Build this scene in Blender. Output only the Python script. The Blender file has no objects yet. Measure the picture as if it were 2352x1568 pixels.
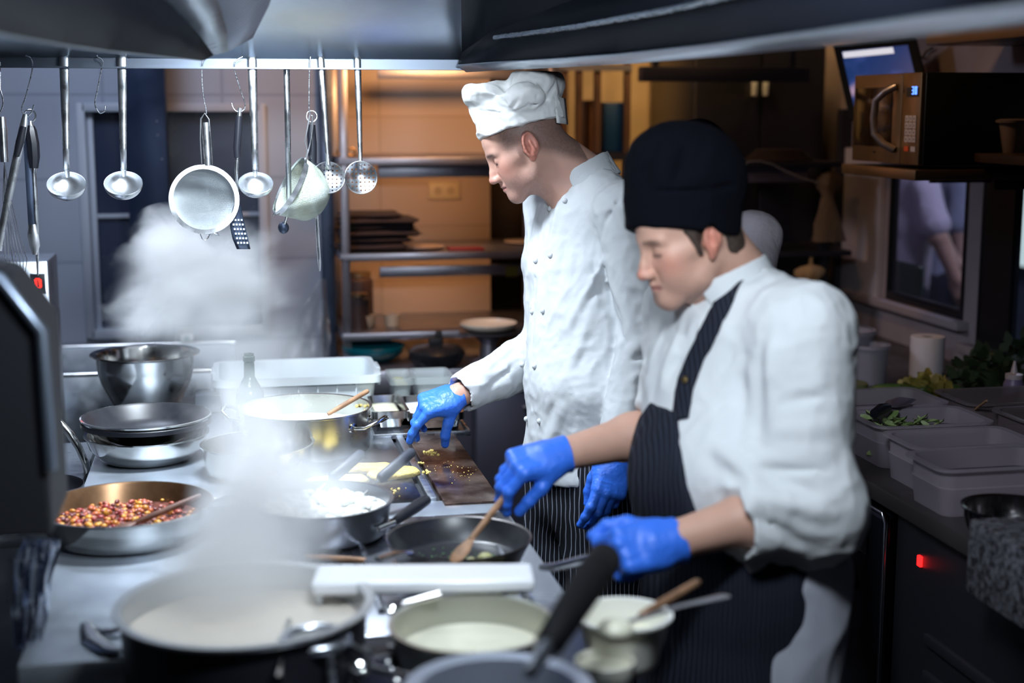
import bpy, bmesh, math, random
import numpy as np
from mathutils import Vector, Matrix
random.seed(4)
sc = bpy.context.scene
# ---------------------------------------------------------------- camera
F = 3267.0
TH = math.atan(534 / F)
YAW = math.atan(665 * math.cos(TH) / F)
CAM = np.array([0.0, 0.0, 1.75])
FWD = np.array([math.sin(YAW) * math.cos(TH), math.cos(YAW) * math.cos(TH), -math.sin(TH)])
RT = np.array([math.cos(YAW), -math.sin(YAW), 0.0])
UP = np.cross(RT, FWD)
cd = bpy.data.cameras.new('camera')
cam = bpy.data.objects.new('camera', cd)
sc.collection.objects.link(cam)
cd.sensor_width = 36.0
cd.lens = 36.0 * F / 2352
cam.matrix_world = Matrix(((RT[0], UP[0], -FWD[0], CAM[0]), (RT[1], UP[1], -FWD[1], CAM[1]), (RT[2], UP[2], -FWD[2], CAM[2]), (0, 0, 0, 1)))
cd.dof.use_dof = True
cd.dof.focus_distance = 3.42
cd.dof.aperture_fstop = 1.7
cd.clip_start = 0.05
sc.camera = cam
# ---------------------------------------------------------------- world, exposure
w = bpy.data.worlds.new('world')
sc.world = w
w.use_nodes = True
w.node_tree.nodes['Background'].inputs[0].default_value = (0.35, 0.42, 0.75, 1)
w.node_tree.nodes['Background'].inputs[1].default_value = 0.012
sc.view_settings.view_transform = 'Standard'
sc.view_settings.look = 'None'
sc.view_settings.exposure = 0.0
sc.view_settings.gamma = 1.0
sc.cycles.use_denoising = True
sc.cycles.use_adaptive_sampling = True
sc.cycles.adaptive_threshold = 0.03
sc.cycles.max_bounces = 8
sc.cycles.diffuse_bounces = 3
sc.cycles.glossy_bounces = 4
sc.cycles.transmission_bounces = 5
sc.cycles.transparent_max_bounces = 8
sc.cycles.volume_bounces = 4
sc.cycles.sample_clamp_indirect = 4.0
sc.cycles.caustics_reflective = False
sc.cycles.caustics_refractive = False
sc.cycles.volume_step_rate = 2.0
sc.cycles.volume_max_steps = 96


def area(name, loc, tgt, size, power, col, sy=None, spread=None):
    l = bpy.data.lights.new(name, 'AREA')
    l.energy = power
    l.color = col
    l.size = size
    if sy:
        l.shape = 'RECTANGLE'
        l.size_y = sy
    if spread:
        l.spread = math.radians(spread)
    o = bpy.data.objects.new(name, l)
    sc.collection.objects.link(o)
    o.location = loc
    o.rotation_euler = (Vector(tgt) - Vector(loc)).to_track_quat('-Z', 'Y').to_euler()
    return o


COOL = (0.80, 0.90, 1.0)
WARM = (1.0, 0.50, 0.20)
# lamps inside the extraction hood
area('hood_lamp_far', (0.10, 3.15, 2.10), (0.05, 3.35, 1.2), 0.36, 26, COOL, 0.18, spread=125)
area('hood_lamp_middle', (-0.02, 2.35, 2.16), (0.02, 2.5, 1.0), 0.40, 38, COOL, 0.2, spread=125)
area('hood_lamp_near', (0.42, 1.45, 2.03), (0.30, 2.9, 1.55), 0.34, 20, COOL, 0.16)
area('ceiling_lamp_left', (-0.50, 4.25, 2.5), (-0.1, 4.6, 1.0), 0.5, 14, (0.70, 0.80, 1.0))
area('ceiling_lamp_behind', (-0.9, -0.4, 2.4), (0.4, 2.6, 1.1), 0.8, 7, (0.82, 0.90, 1.0))
# warm lamps and added fill lights over the pass shelves and on the right
area('pass_lamp', (0.72, 4.70, 2.00), (0.72, 5.62, 1.45), 0.4, 6.0, WARM, 0.1)
for _z in (1.535, 1.195, 0.915):
    area('shelf_fill_light', (0.74, 5.32, _z), (0.74, 5.55, _z - 0.35), 0.55, 0.75, WARM, 0.03)  # unseen fill lights added to warm the lower pass tiles
area('store_lamp', (1.66, 5.15, 2.45), (1.72, 6.0, 1.6), 0.25, 3.2, (1.0, 0.60, 0.24), spread=100)
area('store_fill_right', (2.22, 5.30, 2.40), (2.30, 5.98, 1.6), 0.12, 1.6, (1.0, 0.58, 0.22), spread=110)  # unseen light added to brighten the wall strip beside the fridge
area('warm_wall_lamp', (1.30, 3.75, 2.35), (1.95, 4.05, 1.7), 0.12, 0.9, (1.0, 0.55, 0.22), spread=80)
area('daylight_beyond_window', (3.5, 5.0, 2.45), (3.0, 5.6, 1.2), 0.8, 22, (0.66, 0.70, 1.0))

# ---------------------------------------------------------------- helpers
def ray(x, y):
    return FWD + RT * (x - 1176) / F - UP * (y - 784) / F


def at(x, y, X=None, Y=None, Z=None, D=None):
    r = ray(x, y)
    if X is not None:
        t = X / r[0]
    elif Y is not None:
        t = Y / r[1]
    elif Z is not None:
        t = (Z - CAM[2]) / r[2]
    else:
        t = D
    return CAM + r * t


def mat(name, col, rough=0.5, metal=0.0, noise=None, bump=None, alpha=None, emit=None, trans=None, spec=None, coat=None, rvar=None, sub=None, attr=False, col2=None, aniso=None):
    m = bpy.data.materials.new(name)
    m.use_nodes = True
    nt = m.node_tree
    b = nt.nodes['Principled BSDF']
    b.inputs['Base Color'].default_value = (*col, 1)
    b.inputs['Roughness'].default_value = rough
    b.inputs['Metallic'].default_value = metal
    if spec is not None:
        b.inputs['Specular IOR Level'].default_value = spec
    if coat:
        b.inputs['Coat Weight'].default_value = coat
    if trans:
        b.inputs['Transmission Weight'].default_value = trans
    if alpha is not None:
        b.inputs['Alpha'].default_value = alpha
    if sub:
        b.inputs['Subsurface Weight'].default_value = sub
        b.inputs['Subsurface Radius'].default_value = (0.012, 0.005, 0.003)
        b.inputs['Subsurface Scale'].default_value = 0.6
    if aniso:
        b.inputs['Anisotropic'].default_value = aniso
    if emit:
        b.inputs['Emission Color'].default_value = (*emit[:3], 1)
        b.inputs['Emission Strength'].default_value = emit[3]
    tc = nt.nodes.new('ShaderNodeTexCoord')
    base = None
    if attr:
        a = nt.nodes.new('ShaderNodeAttribute')
        a.attribute_name = 'Col'
        nt.links.new(a.outputs['Color'], b.inputs['Base Color'])
        base = a.outputs['Color']

    def noisenode(scale, detail=4, stretch=(1, 1, 1), dist=0):
        mp = nt.nodes.new('ShaderNodeMapping')
        mp.inputs['Scale'].default_value = stretch
        nt.links.new(tc.outputs['Object'], mp.inputs[0])
        n = nt.nodes.new('ShaderNodeTexNoise')
        n.inputs['Scale'].default_value = scale
        n.inputs['Detail'].default_value = detail
        n.inputs['Distortion'].default_value = dist
        nt.links.new(mp.outputs[0], n.inputs['Vector'])
        return n
    if noise:  # (scale, amount, stretch)
        n = noisenode(noise[0], 5, noise[2] if len(noise) > 2 else (1, 1, 1))
        r = nt.nodes.new('ShaderNodeValToRGB')
        c2 = col2 or tuple(max(0, c * (1 - noise[1])) for c in col)
        r.color_ramp.elements[0].color = (*c2, 1)
        r.color_ramp.elements[1].color = (*col, 1)
        r.color_ramp.elements[0].position = 0.38
        r.color_ramp.elements[1].position = 0.62
        nt.links.new(n.outputs['Fac'], r.inputs[0])
        if base is not None:
            mx = nt.nodes.new('ShaderNodeMix')
            mx.data_type = 'RGBA'
            mx.blend_type = 'MULTIPLY'
            mx.inputs[0].default_value = 1.0
            nt.links.new(base, mx.inputs[6])
            nt.links.new(r.outputs[0], mx.inputs[7])
            nt.links.new(mx.outputs[2], b.inputs['Base Color'])
        else:
            nt.links.new(r.outputs[0], b.inputs['Base Color'])
    if rvar:  # (scale, lo, hi, stretch)
        n = noisenode(rvar[0], 4, rvar[3] if len(rvar) > 3 else (1, 1, 1))
        mr = nt.nodes.new('ShaderNodeMapRange')
        mr.inputs[1].default_value = 0.3
        mr.inputs[2].default_value = 0.7
        mr.inputs[3].default_value = rvar[1]
        mr.inputs[4].default_value = rvar[2]
        nt.links.new(n.outputs['Fac'], mr.inputs[0])
        nt.links.new(mr.outputs[0], b.inputs['Roughness'])
    if bump:  # (scale, strength, stretch)
        n = noisenode(bump[0], 4, bump[2] if len(bump) > 2 else (1, 1, 1), 0.3)
        bp = nt.nodes.new('ShaderNodeBump')
        bp.inputs['Strength'].default_value = bump[1]
        bp.inputs['Distance'].default_value = 0.01
        nt.links.new(n.outputs['Fac'], bp.inputs['Height'])
        nt.links.new(bp.outputs[0], b.inputs['Normal'])
    return m


def tile_mat(name, col, grout, sx, sz, rough=0.3, axis='XZ', mortar=0.006):
    m = mat(name, col, rough)
    nt = m.node_tree
    b = nt.nodes['Principled BSDF']
    tc = nt.nodes.new('ShaderNodeTexCoord')
    sp = nt.nodes.new('ShaderNodeSeparateXYZ')
    cb = nt.nodes.new('ShaderNodeCombineXYZ')
    nt.links.new(tc.outputs['Object'], sp.inputs[0])
    nt.links.new(sp.outputs[{'X': 0, 'Y': 1, 'Z': 2}[axis[0]]], cb.inputs[0])
    nt.links.new(sp.outputs[{'X': 0, 'Y': 1, 'Z': 2}[axis[1]]], cb.inputs[1])
    br = nt.nodes.new('ShaderNodeTexBrick')
    br.offset = 0.0
    br.inputs['Color1'].default_value = (*col, 1)
    br.inputs['Color2'].default_value = tuple(c * 0.93 for c in col) + (1,)
    br.inputs['Mortar'].default_value = (*grout, 1)
    br.inputs['Scale'].default_value = 1.0
    br.inputs['Mortar Size'].default_value = mortar
    br.inputs['Brick Width'].default_value = sx
    br.inputs['Row Height'].default_value = sz
    nt.links.new(cb.outputs[0], br.inputs[0])
    nt.links.new(br.outputs[0], b.inputs['Base Color'])
    bp = nt.nodes.new('ShaderNodeBump')
    bp.inputs['Strength'].default_value = 0.3
    bp.inputs['Distance'].default_value = 0.004
    bp.invert = True
    nt.links.new(br.outputs['Fac'], bp.inputs['Height'])
    nt.links.new(bp.outputs[0], b.inputs['Normal'])
    return m


class MB:
    def __init__(self):
        self.bm = bmesh.new()

    def _xf(self, vs, M):
        if M is not None:
            for v in vs:
                v.co = M @ v.co

    def box(self, lo, hi, M=None, bev=0.0, seg=2):
        vs = bmesh.ops.create_cube(self.bm, size=1.0)['verts']
        lo, hi = Vector(lo), Vector(hi)
        for v in vs:
            v.co = Vector((lo[i] + (v.co[i] + 0.5) * (hi[i] - lo[i]) for i in range(3)))
        if bev > 0:
            es = list({e for v in vs for e in v.link_edges})
            r = bmesh.ops.bevel(self.bm, geom=es, offset=bev, segments=seg, affect='EDGES', profile=0.5)
            vs = list({v for v in r['verts']} | {v for f in r['faces'] for v in f.verts})
        self._xf(vs, M)
        return self

    def lathe(self, prof, seg=64, M=None, sx=1.0, sy=1.0, a0=0, a1=2 * math.pi, fn=None):
        full = abs(a1 - a0 - 2 * math.pi) < 1e-6
        n = seg if full else seg + 1
        rings = []
        allv = []
        for (r, z) in prof:
            if r < 1e-6:
                v = self.bm.verts.new((0, 0, z))
                rings.append([v])
                allv.append(v)
            else:
                rg = []
                for i in range(n):
                    a = a0 + (a1 - a0) * i / seg
                    rr = r * (fn(a, z) if fn else 1)
                    v = self.bm.verts.new((rr * math.cos(a) * sx, rr * math.sin(a) * sy, z))
                    rg.append(v)
                rings.append(rg)
                allv += rg
        for A, B in zip(rings[:-1], rings[1:]):
            m = n if full else n - 1
            for i in range(m):
                j = (i + 1) % n
                if len(A) == 1 and len(B) == 1:
                    continue
                if len(A) == 1:
                    f = (A[0], B[i], B[j])
                elif len(B) == 1:
                    f = (A[i], B[0], A[j])
                else:
                    f = (A[i], B[i], B[j], A[j])
                try:
                    self.bm.faces.new(f)
                except ValueError:
                    pass
        self._xf(allv, M)
        return self

    def tube(self, pts, r, seg=10, closed=False, cap=True, flat=None, upv=None):
        P = [Vector(p) for p in pts]
        n = len(P)
        rr = r if hasattr(r, '__len__') else [r] * n
        rings = []
        T0 = (P[1] - P[0]).normalized()
        N = Vector(upv) if upv is not None else (Vector((0, 0, 1)) if abs(T0.z) < 0.9 else Vector((1, 0, 0)))
        N = (N - T0 * N.dot(T0)).normalized()
        for i in range(n):
            if closed:
                T = (P[(i + 1) % n] - P[i - 1]).normalized()
            else:
                T = (P[min(i + 1, n - 1)] - P[max(i - 1, 0)]).normalized()
            N = (N - T * N.dot(T)).normalized()
            B = T.cross(N)
            fx = flat if flat else 1.0
            rings.append([self.bm.verts.new(P[i] + rr[i] * (N * math.cos(a) * fx + B * math.sin(a))) for a in [2 * math.pi * k / seg for k in range(seg)]])
        m = n if closed else n - 1
        for i in range(m):
            A, Bq = rings[i], rings[(i + 1) % n]
            for k in range(seg):
                self.bm.faces.new((A[k], A[(k + 1) % seg], Bq[(k + 1) % seg], Bq[k]))
        if cap and not closed:
            self.bm.faces.new(rings[0][::-1])
            self.bm.faces.new(rings[-1])
        return self

    def prism(self, poly, z0, z1, M=None, bev=0):
        a = [self.bm.verts.new((p[0], p[1], z0)) for p in poly]
        b = [self.bm.verts.new((p[0], p[1], z1)) for p in poly]
        n = len(poly)
        self.bm.faces.new(a[::-1])
        self.bm.faces.new(b)
        for i in range(n):
            j = (i + 1) % n
            self.bm.faces.new((a[i], a[j], b[j], b[i]))
        self._xf(a + b, M)
        return self

    def quad(self, *pts):
        self.bm.faces.new([self.bm.verts.new(p) for p in pts])
        return self

    def sheet(self, rows):
        g = [[self.bm.verts.new(p) for p in r] for r in rows]
        for A, B in zip(g[:-1], g[1:]):
            for i in range(len(A) - 1):
                self.bm.faces.new((A[i], A[i + 1], B[i + 1], B[i]))
        return self

    def ball(self, c, r, seg=16, sc_=(1, 1, 1), M=None):
        vs = bmesh.ops.create_uvsphere(self.bm, u_segments=seg, v_segments=max(6, seg // 2), radius=r)['verts']
        for v in vs:
            v.co = Vector((v.co.x * sc_[0], v.co.y * sc_[1], v.co.z * sc_[2]))
            if M is not None:
                v.co = M.to_3x3() @ v.co
            v.co += Vector(c)
        return self

    def build(self, name, m, parent=None, smooth=40, solid=None, sub=None, bevel=None):
        bmesh.ops.recalc_face_normals(self.bm, faces=self.bm.faces)
        me = bpy.data.meshes.new(name)
        self.bm.to_mesh(me)
        self.bm.free()
        o = bpy.data.objects.new(name, me)
        sc.collection.objects.link(o)
        if m is not None:
            me.materials.append(m)
        if smooth:
            me.polygons.foreach_set('use_smooth', [True] * len(me.polygons))
            me.set_sharp_from_angle(angle=math.radians(smooth))
        if solid:
            s = o.modifiers.new('s', 'SOLIDIFY')
            s.thickness = solid
            s.offset = 0
        if bevel:
            s = o.modifiers.new('b', 'BEVEL')
            s.width = bevel
            s.segments = 2
            s.limit_method = 'ANGLE'
            s.angle_limit = math.radians(40)
        if sub:
            s = o.modifiers.new('u', 'SUBSURF')
            s.levels = s.render_levels = sub
        if parent is not None:
            o.parent = parent
        return o


def tag(o, label, cat, group=None, kind=None):
    if label:
        o['label'] = label
    if cat:
        o['category'] = cat
    if group:
        o['group'] = group
    if kind:
        o['kind'] = kind
    return o


def thing(name, label, cat, loc=(0, 0, 0), rz=0, group=None):
    o = bpy.data.objects.new(name, None)
    o.empty_display_size = 0.05
    sc.collection.objects.link(o)
    o.location = loc
    o.rotation_euler = (0, 0, rz)
    return tag(o, label, cat, group)


def struct(name, mb, m, **k):
    return tag(mb.build(name, m, **k), None, None, None, 'structure')


def dup(root, loc=None, rz=None, label=None, group=None):
    def cp(o, par):
        c = o.copy()
        sc.collection.objects.link(c)
        if par is not None:
            c.parent = par
        for ch in [x for x in list(sc.objects) if x.parent == o]:
            cp(ch, c)
        return c
    r = cp(root, None)
    if loc is not None:
        r.location = loc
    if rz is not None:
        r.rotation_euler = (0, 0, rz)
    if label:
        r['label'] = label
    if group:
        r['group'] = group
    return r


def arc(c, r, a0, a1, n, ax='xy'):
    out = []
    for i in range(n + 1):
        a = a0 + (a1 - a0) * i / n
        x, y = r * math.cos(a), r * math.sin(a)
        p = {'xy': (x, y, 0), 'xz': (x, 0, y), 'yz': (0, x, y)}[ax]
        out.append(tuple(c[k] + p[k] for k in range(3)))
    return out


def align(a, b):
    """matrix that puts local +Z on a->b with origin a"""
    a, b = Vector(a), Vector(b)
    q = (b - a).to_track_quat('Z', 'Y')
    return Matrix.Translation(a) @ q.to_matrix().to_4x4()


# ---------------------------------------------------------------- materials
STEEL = mat('steel', (0.62, 0.66, 0.72), 0.28, 1.0, rvar=(30, 0.2, 0.36, (1, 1, 8)))
BRUSH = mat('brushed_steel', (0.60, 0.65, 0.72), 0.34, 1.0, rvar=(20, 0.26, 0.42, (1, 12, 1)), bump=(30, 0.03, (1, 20, 1)))
POLISH = mat('polished_steel', (0.70, 0.70, 0.68), 0.14, 1.0, rvar=(12, 0.10, 0.2))
HOODM = mat('hood_steel', (0.55, 0.62, 0.70), 0.33, 1.0, rvar=(14, 0.24, 0.42, (3, 1, 1)), bump=(26, 0.12, (1, 6, 6)))
COUNTERM = mat('counter_steel', (0.46, 0.51, 0.58), 0.42, 0.80, rvar=(9, 0.34, 0.5), noise=(8, 0.12))
DARKST = mat('dark_steel', (0.06, 0.08, 0.13), 0.35, 0.6, rvar=(10, 0.25, 0.45))
BLACK = mat('black_plastic', (0.008, 0.009, 0.014), 0.4)
BLACKM = mat('black_matte', (0.01, 0.011, 0.016), 0.65)
NONSTICK = mat('nonstick_black', (0.016, 0.017, 0.022), 0.34, noise=(60, 0.3))
WOOD = mat('spoon_wood', (0.36, 0.19, 0.10), 0.6, noise=(30, 0.45, (1, 1, 1)))
WHITEPL = mat('white_plastic', (0.82, 0.86, 0.86), 0.35)
CREAM = mat('cream_sauce', (0.80, 0.78, 0.62), 0.35, noise=(14, 0.06), bump=(14, 0.3))
GLASSCL = mat('clear_plastic', (0.75, 0.75, 0.8), 0.25, alpha=0.32)


# ================================================================ implicit-surface modelling for bodies and cloth
def V(*a):
    return np.array(a if len(a) > 1 else a[0], dtype=np.float64)


def p_cap(a, b, ra, rb, R=None, s=None):
    a, b = V(a), V(b)
    if R is not None:
        S = np.diag(1.0 / V(s)) @ R.T
        a2, b2 = S @ a, S @ b
    else:
        S = None
        a2, b2 = a, b
    ab = b2 - a2
    L = max(ab @ ab, 1e-12)

    def f(P):
        Q = P @ S.T if S is not None else P
        Q = Q - a2
        t = np.clip((Q @ ab) / L, 0, 1)
        return np.sqrt(((Q - t[:, None] * ab) ** 2).sum(1)) - (ra + (rb - ra) * t)
    return f


def p_ell(c, r, R=None):
    c, r = V(c), V(r)
    Rm = np.eye(3) if R is None else R

    def f(P):
        Q = (P - c) @ Rm
        k0 = np.sqrt(((Q / r) ** 2).sum(1))
        k1 = np.sqrt(((Q / (r * r)) ** 2).sum(1)) + 1e-9
        return k0 * (k0 - 1) / k1
    return f


def p_sph(c, r):
    c = V(c)
    return lambda P: np.sqrt(((P - c) ** 2).sum(1)) - r


def p_box(c, h, rr, R=None):
    c, h = V(c), V(h)
    Rm = np.eye(3) if R is None else R

    def f(P):
        Q = np.abs((P - c) @ Rm) - (h - rr)
        return np.sqrt((np.maximum(Q, 0) ** 2).sum(1)) + np.minimum(Q.max(1), 0) - rr
    return f


def p_half(c, n):
    c, n = V(c), V(n)
    n = n / np.linalg.norm(n)
    return lambda P: (P - c) @ n


def _hash(i, j, k, s):
    h = (i * 374761393 + j * 668265263 + k * 2147483647 + s * 974634777) & 0xFFFFFFFF
    h = ((h ^ (h >> 13)) * 1274126177) & 0xFFFFFFFF
    return ((h ^ (h >> 16)) & 0xFFFF) / 65535.0


def vnoise(P, scale, seed=0):
    Q = P * scale
    I = np.floor(Q).astype(np.int64)
    f = Q - I
    f = f * f * (3 - 2 * f)
    r = 0
    for dx in (0, 1):
        for dy in (0, 1):
            for dz in (0, 1):
                wgt = (f[:, 0] if dx else 1 - f[:, 0]) * (f[:, 1] if dy else 1 - f[:, 1]) * (f[:, 2] if dz else 1 - f[:, 2])
                r = r + wgt * _hash(I[:, 0] + dx, I[:, 1] + dy, I[:, 2] + dz, seed)
    return r * 2 - 1


class Sdf:
    """list of ops: ('u'|'s'|'i', prim, k) or ('d', displacement fn)"""

    def __init__(self):
        self.ops = []

    def u(self, f, k=0.01):
        self.ops.append(('u', f, k))
        return self

    def s(self, f, k=0.005):
        self.ops.append(('s', f, k))
        return self

    def i(self, f, k=0.003):
        self.ops.append(('i', f, k))
        return self

    def d(self, f):
        self.ops.append(('d', f, 0))
        return self

    def chain(self, pts, rs, k=0.01, R=None, s=None):
        for j in range(len(pts) - 1):
            self.u(p_cap(pts[j], pts[j + 1], rs[j], rs[j + 1], R, s), k)
        return self

    def ev(self, P, ops=None):
        d = None
        for op, f, k in (self.ops if ops is None else ops):
            if op == 'd':
                if d is not None:
                    d = d + f(P)
                continue
            e = f(P)
            if d is None:
                d = e if op == 'u' else np.full(len(P), 1.0)
                if op == 'u':
                    continue
            if op == 'u':
                h = np.clip(0.5 + 0.5 * (e - d) / k, 0, 1)
                d = e * (1 - h) + d * h - k * h * (1 - h)
            else:
                if op == 's':
                    e = -e
                h = np.clip(0.5 - 0.5 * (e - d) / k, 0, 1)
                d = e * (1 - h) + d * h + k * h * (1 - h)
        return d if d is not None else np.full(len(P), 1.0)

    def sub(self, c, R):
        out = []
        got = False
        C1 = c[None, :]
        for op, f, k in self.ops:
            if op == 'd':
                out.append((op, f, k))
                continue
            dc = f(C1)[0]
            if op == 'u' and dc < R * 1.3 + 1.5 * k + 0.02:
                out.append((op, f, k))
                got = True
            elif op == 's' and dc < R * 1.3 + 1.5 * k + 0.02:
                out.append((op, f, k))
            elif op == 'i' and dc > -(R * 1.3 + 1.5 * k + 0.02):
                out.append((op, f, k))
        return out if got else None


def sdf_mesh(name, S, lo, hi, h, m, parent=None, colfn=None, smooth_it=0):
    lo, hi = V(lo), V(hi)
    B = 8
    n = np.ceil((hi - lo) / (h * B)).astype(int) + 1
    gi = np.stack(np.meshgrid(*[np.arange(k) for k in n], indexing='ij'), -1).reshape(-1, 3)
    cen = lo + (gi + 0.5) * B * h
    dc = np.concatenate([S.ev(c) for c in np.array_split(cen, max(1, len(cen) // 20000))])
    act = gi[np.abs(dc) < B * h * 0.87 * 1.5 + 0.012]
    lp = np.stack(np.meshgrid(*[np.arange(B + 1)] * 3, indexing='ij'), -1).reshape(-1, 3)
    NN = (n * B + 2).astype(np.int64)

    def lin(I):
        return (I[:, 0] * NN[1] + I[:, 1]) * NN[2] + I[:, 2]
    # sort blocks into super blocks for culling
    key = (act // 4)
    ks = (key[:, 0] * 1000 + key[:, 1]) * 1000 + key[:, 2]
    order = np.argsort(ks, kind='stable')
    act = act[order]
    ks = ks[order]
    cuts = np.flatnonzero(np.diff(ks)) + 1
    cells_i, cells_v = [], []
    quads = []
    for grp in np.split(act, cuts):
        c0 = lo + (grp.min(0)) * B * h
        c1 = lo + (grp.max(0) + 1) * B * h
        ops = S.sub((c0 + c1) / 2, np.linalg.norm(c1 - c0) / 2)
        if ops is None:
            continue
        I = (grp[:, None, :] * B + lp[None]).reshape(-1, 3)
        D = S.ev(lo + I * h, ops).reshape(len(grp), B + 1, B + 1, B + 1)
        sg = D < 0
        acc = np.zeros((len(grp), B, B, B, 3))
        cnt = np.zeros((len(grp), B, B, B))
        sl = [slice(0, B), slice(1, B + 1)]
        for ax in range(3):
            for a in (0, 1):
                for b in (0, 1):
                    o = [0, 0, 0]
                    oth = [q for q in range(3) if q != ax]
                    o[oth[0]], o[oth[1]] = a, b
                    o2 = list(o)
                    o2[ax] = 1
                    A = D[(slice(None),) + tuple(sl[q] for q in o)]
                    C = D[(slice(None),) + tuple(sl[q] for q in o2)]
                    x = (A < 0) != (C < 0)
                    den = np.where(x, A - C, 1.0)
                    t = np.where(x, A / den, 0)
                    for q in range(3):
                        acc[..., q] += np.where(x, (t if q == ax else o[q]), 0)
                    cnt += x
        mk = cnt > 0
        idx = np.argwhere(mk)
        if len(idx) == 0:
            continue
        gI = grp[idx[:, 0]] * B + idx[:, 1:]
        cells_i.append(lin(gI))
        cells_v.append(lo + (gI + acc[mk] / cnt[mk][:, None]) * h)
        for ax in range(3):
            A = sg[:, :B, :B, :B]
            s2 = [slice(0, B)] * 3
            s2[ax] = slice(1, B + 1)
            C = sg[(slice(None),) + tuple(s2)]
            x = np.argwhere(A != C)
            if len(x) == 0:
                continue
            g = grp[x[:, 0]] * B + x[:, 1:]
            ins = A[tuple(x.T)]
            u, v = [(1, 2), (2, 0), (0, 1)][ax]
            du = np.zeros(3, int)
            du[u] = 1
            dv = np.zeros(3, int)
            dv[v] = 1
            q = np.stack([lin(g - du - dv), lin(g - dv), lin(g), lin(g - du)], 1)
            q[~ins] = q[~ins][:, ::-1]
            quads.append(q)
    ci = np.concatenate(cells_i)
    cv = np.concatenate(cells_v)
    o = np.argsort(ci)
    ci, cv = ci[o], cv[o]
    Q = np.concatenate(quads)
    J = np.searchsorted(ci, Q)
    J = np.clip(J, 0, len(ci) - 1)
    ok = (ci[J] == Q).all(1)
    J = J[ok]
    for _ in range(smooth_it):
        sm = np.zeros_like(cv)
        ct = np.zeros(len(cv))
        for a, b in ((0, 1), (1, 2), (2, 3), (3, 0)):
            for p, q in ((a, b), (b, a)):
                for c in range(3):
                    sm[:, c] += np.bincount(J[:, p], cv[J[:, q], c], len(cv))
                ct += np.bincount(J[:, p], minlength=len(cv))
        cv = np.where(ct[:, None] > 0, 0.4 * cv + 0.6 * sm / np.maximum(ct, 1)[:, None], cv)
    if name in ('jacket', 'trousers', 'apron'):      # keep the garment itself, drop stray crumbs
        lab = np.arange(len(cv))
        while True:
            old = lab.copy()
            m4 = lab[J].min(1)
            np.minimum.at(lab, J.ravel(), np.repeat(m4, 4))
            lab = lab[lab]
            if (lab == old).all():
                break
        big = np.bincount(lab[J[:, 0]]).argmax()
        J = J[lab[J[:, 0]] == big]
    used = np.zeros(len(cv), bool)
    used[J.ravel()] = True
    rm = np.cumsum(used) - 1
    cv = cv[used]
    J = rm[J]
    me = bpy.data.meshes.new(name)
    me.vertices.add(len(cv))
    me.vertices.foreach_set('co', cv.astype(np.float32).ravel())
    me.loops.add(len(J) * 4)
    me.loops.foreach_set('vertex_index', J.astype(np.int32).ravel())
    me.polygons.add(len(J))
    me.polygons.foreach_set('loop_start', np.arange(0, len(J) * 4, 4, dtype=np.int32))
    me.update(calc_edges=True)
    me.polygons.foreach_set('use_smooth', [True] * len(J))
    if colfn is not None:
        c = colfn(cv)
        ca = me.color_attributes.new('Col', 'FLOAT_COLOR', 'POINT')
        ca.data.foreach_set('color', np.concatenate([c, np.ones((len(c), 1))], 1).astype(np.float32).ravel())
    me.validate()
    ob = bpy.data.objects.new(name, me)
    sc.collection.objects.link(ob)
    me.materials.append(m)
    if parent is not None:
        ob.parent = parent
    return ob


def frame(fwd, up=(0, 0, 1)):
    """columns: forward, left, up"""
    f = V(fwd)
    f = f / np.linalg.norm(f)
    l = np.cross(V(up), f)
    l /= np.linalg.norm(l)
    return np.stack([f, l, np.cross(f, l)], 1)


def rotax(ax, deg):
    ax = V(ax)
    ax = ax / np.linalg.norm(ax)
    a = math.radians(deg)
    K = np.array([[0, -ax[2], ax[1]], [ax[2], 0, -ax[0]], [-ax[1], ax[0], 0]])
    return np.eye(3) + math.sin(a) * K + (1 - math.cos(a)) * K @ K


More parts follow.
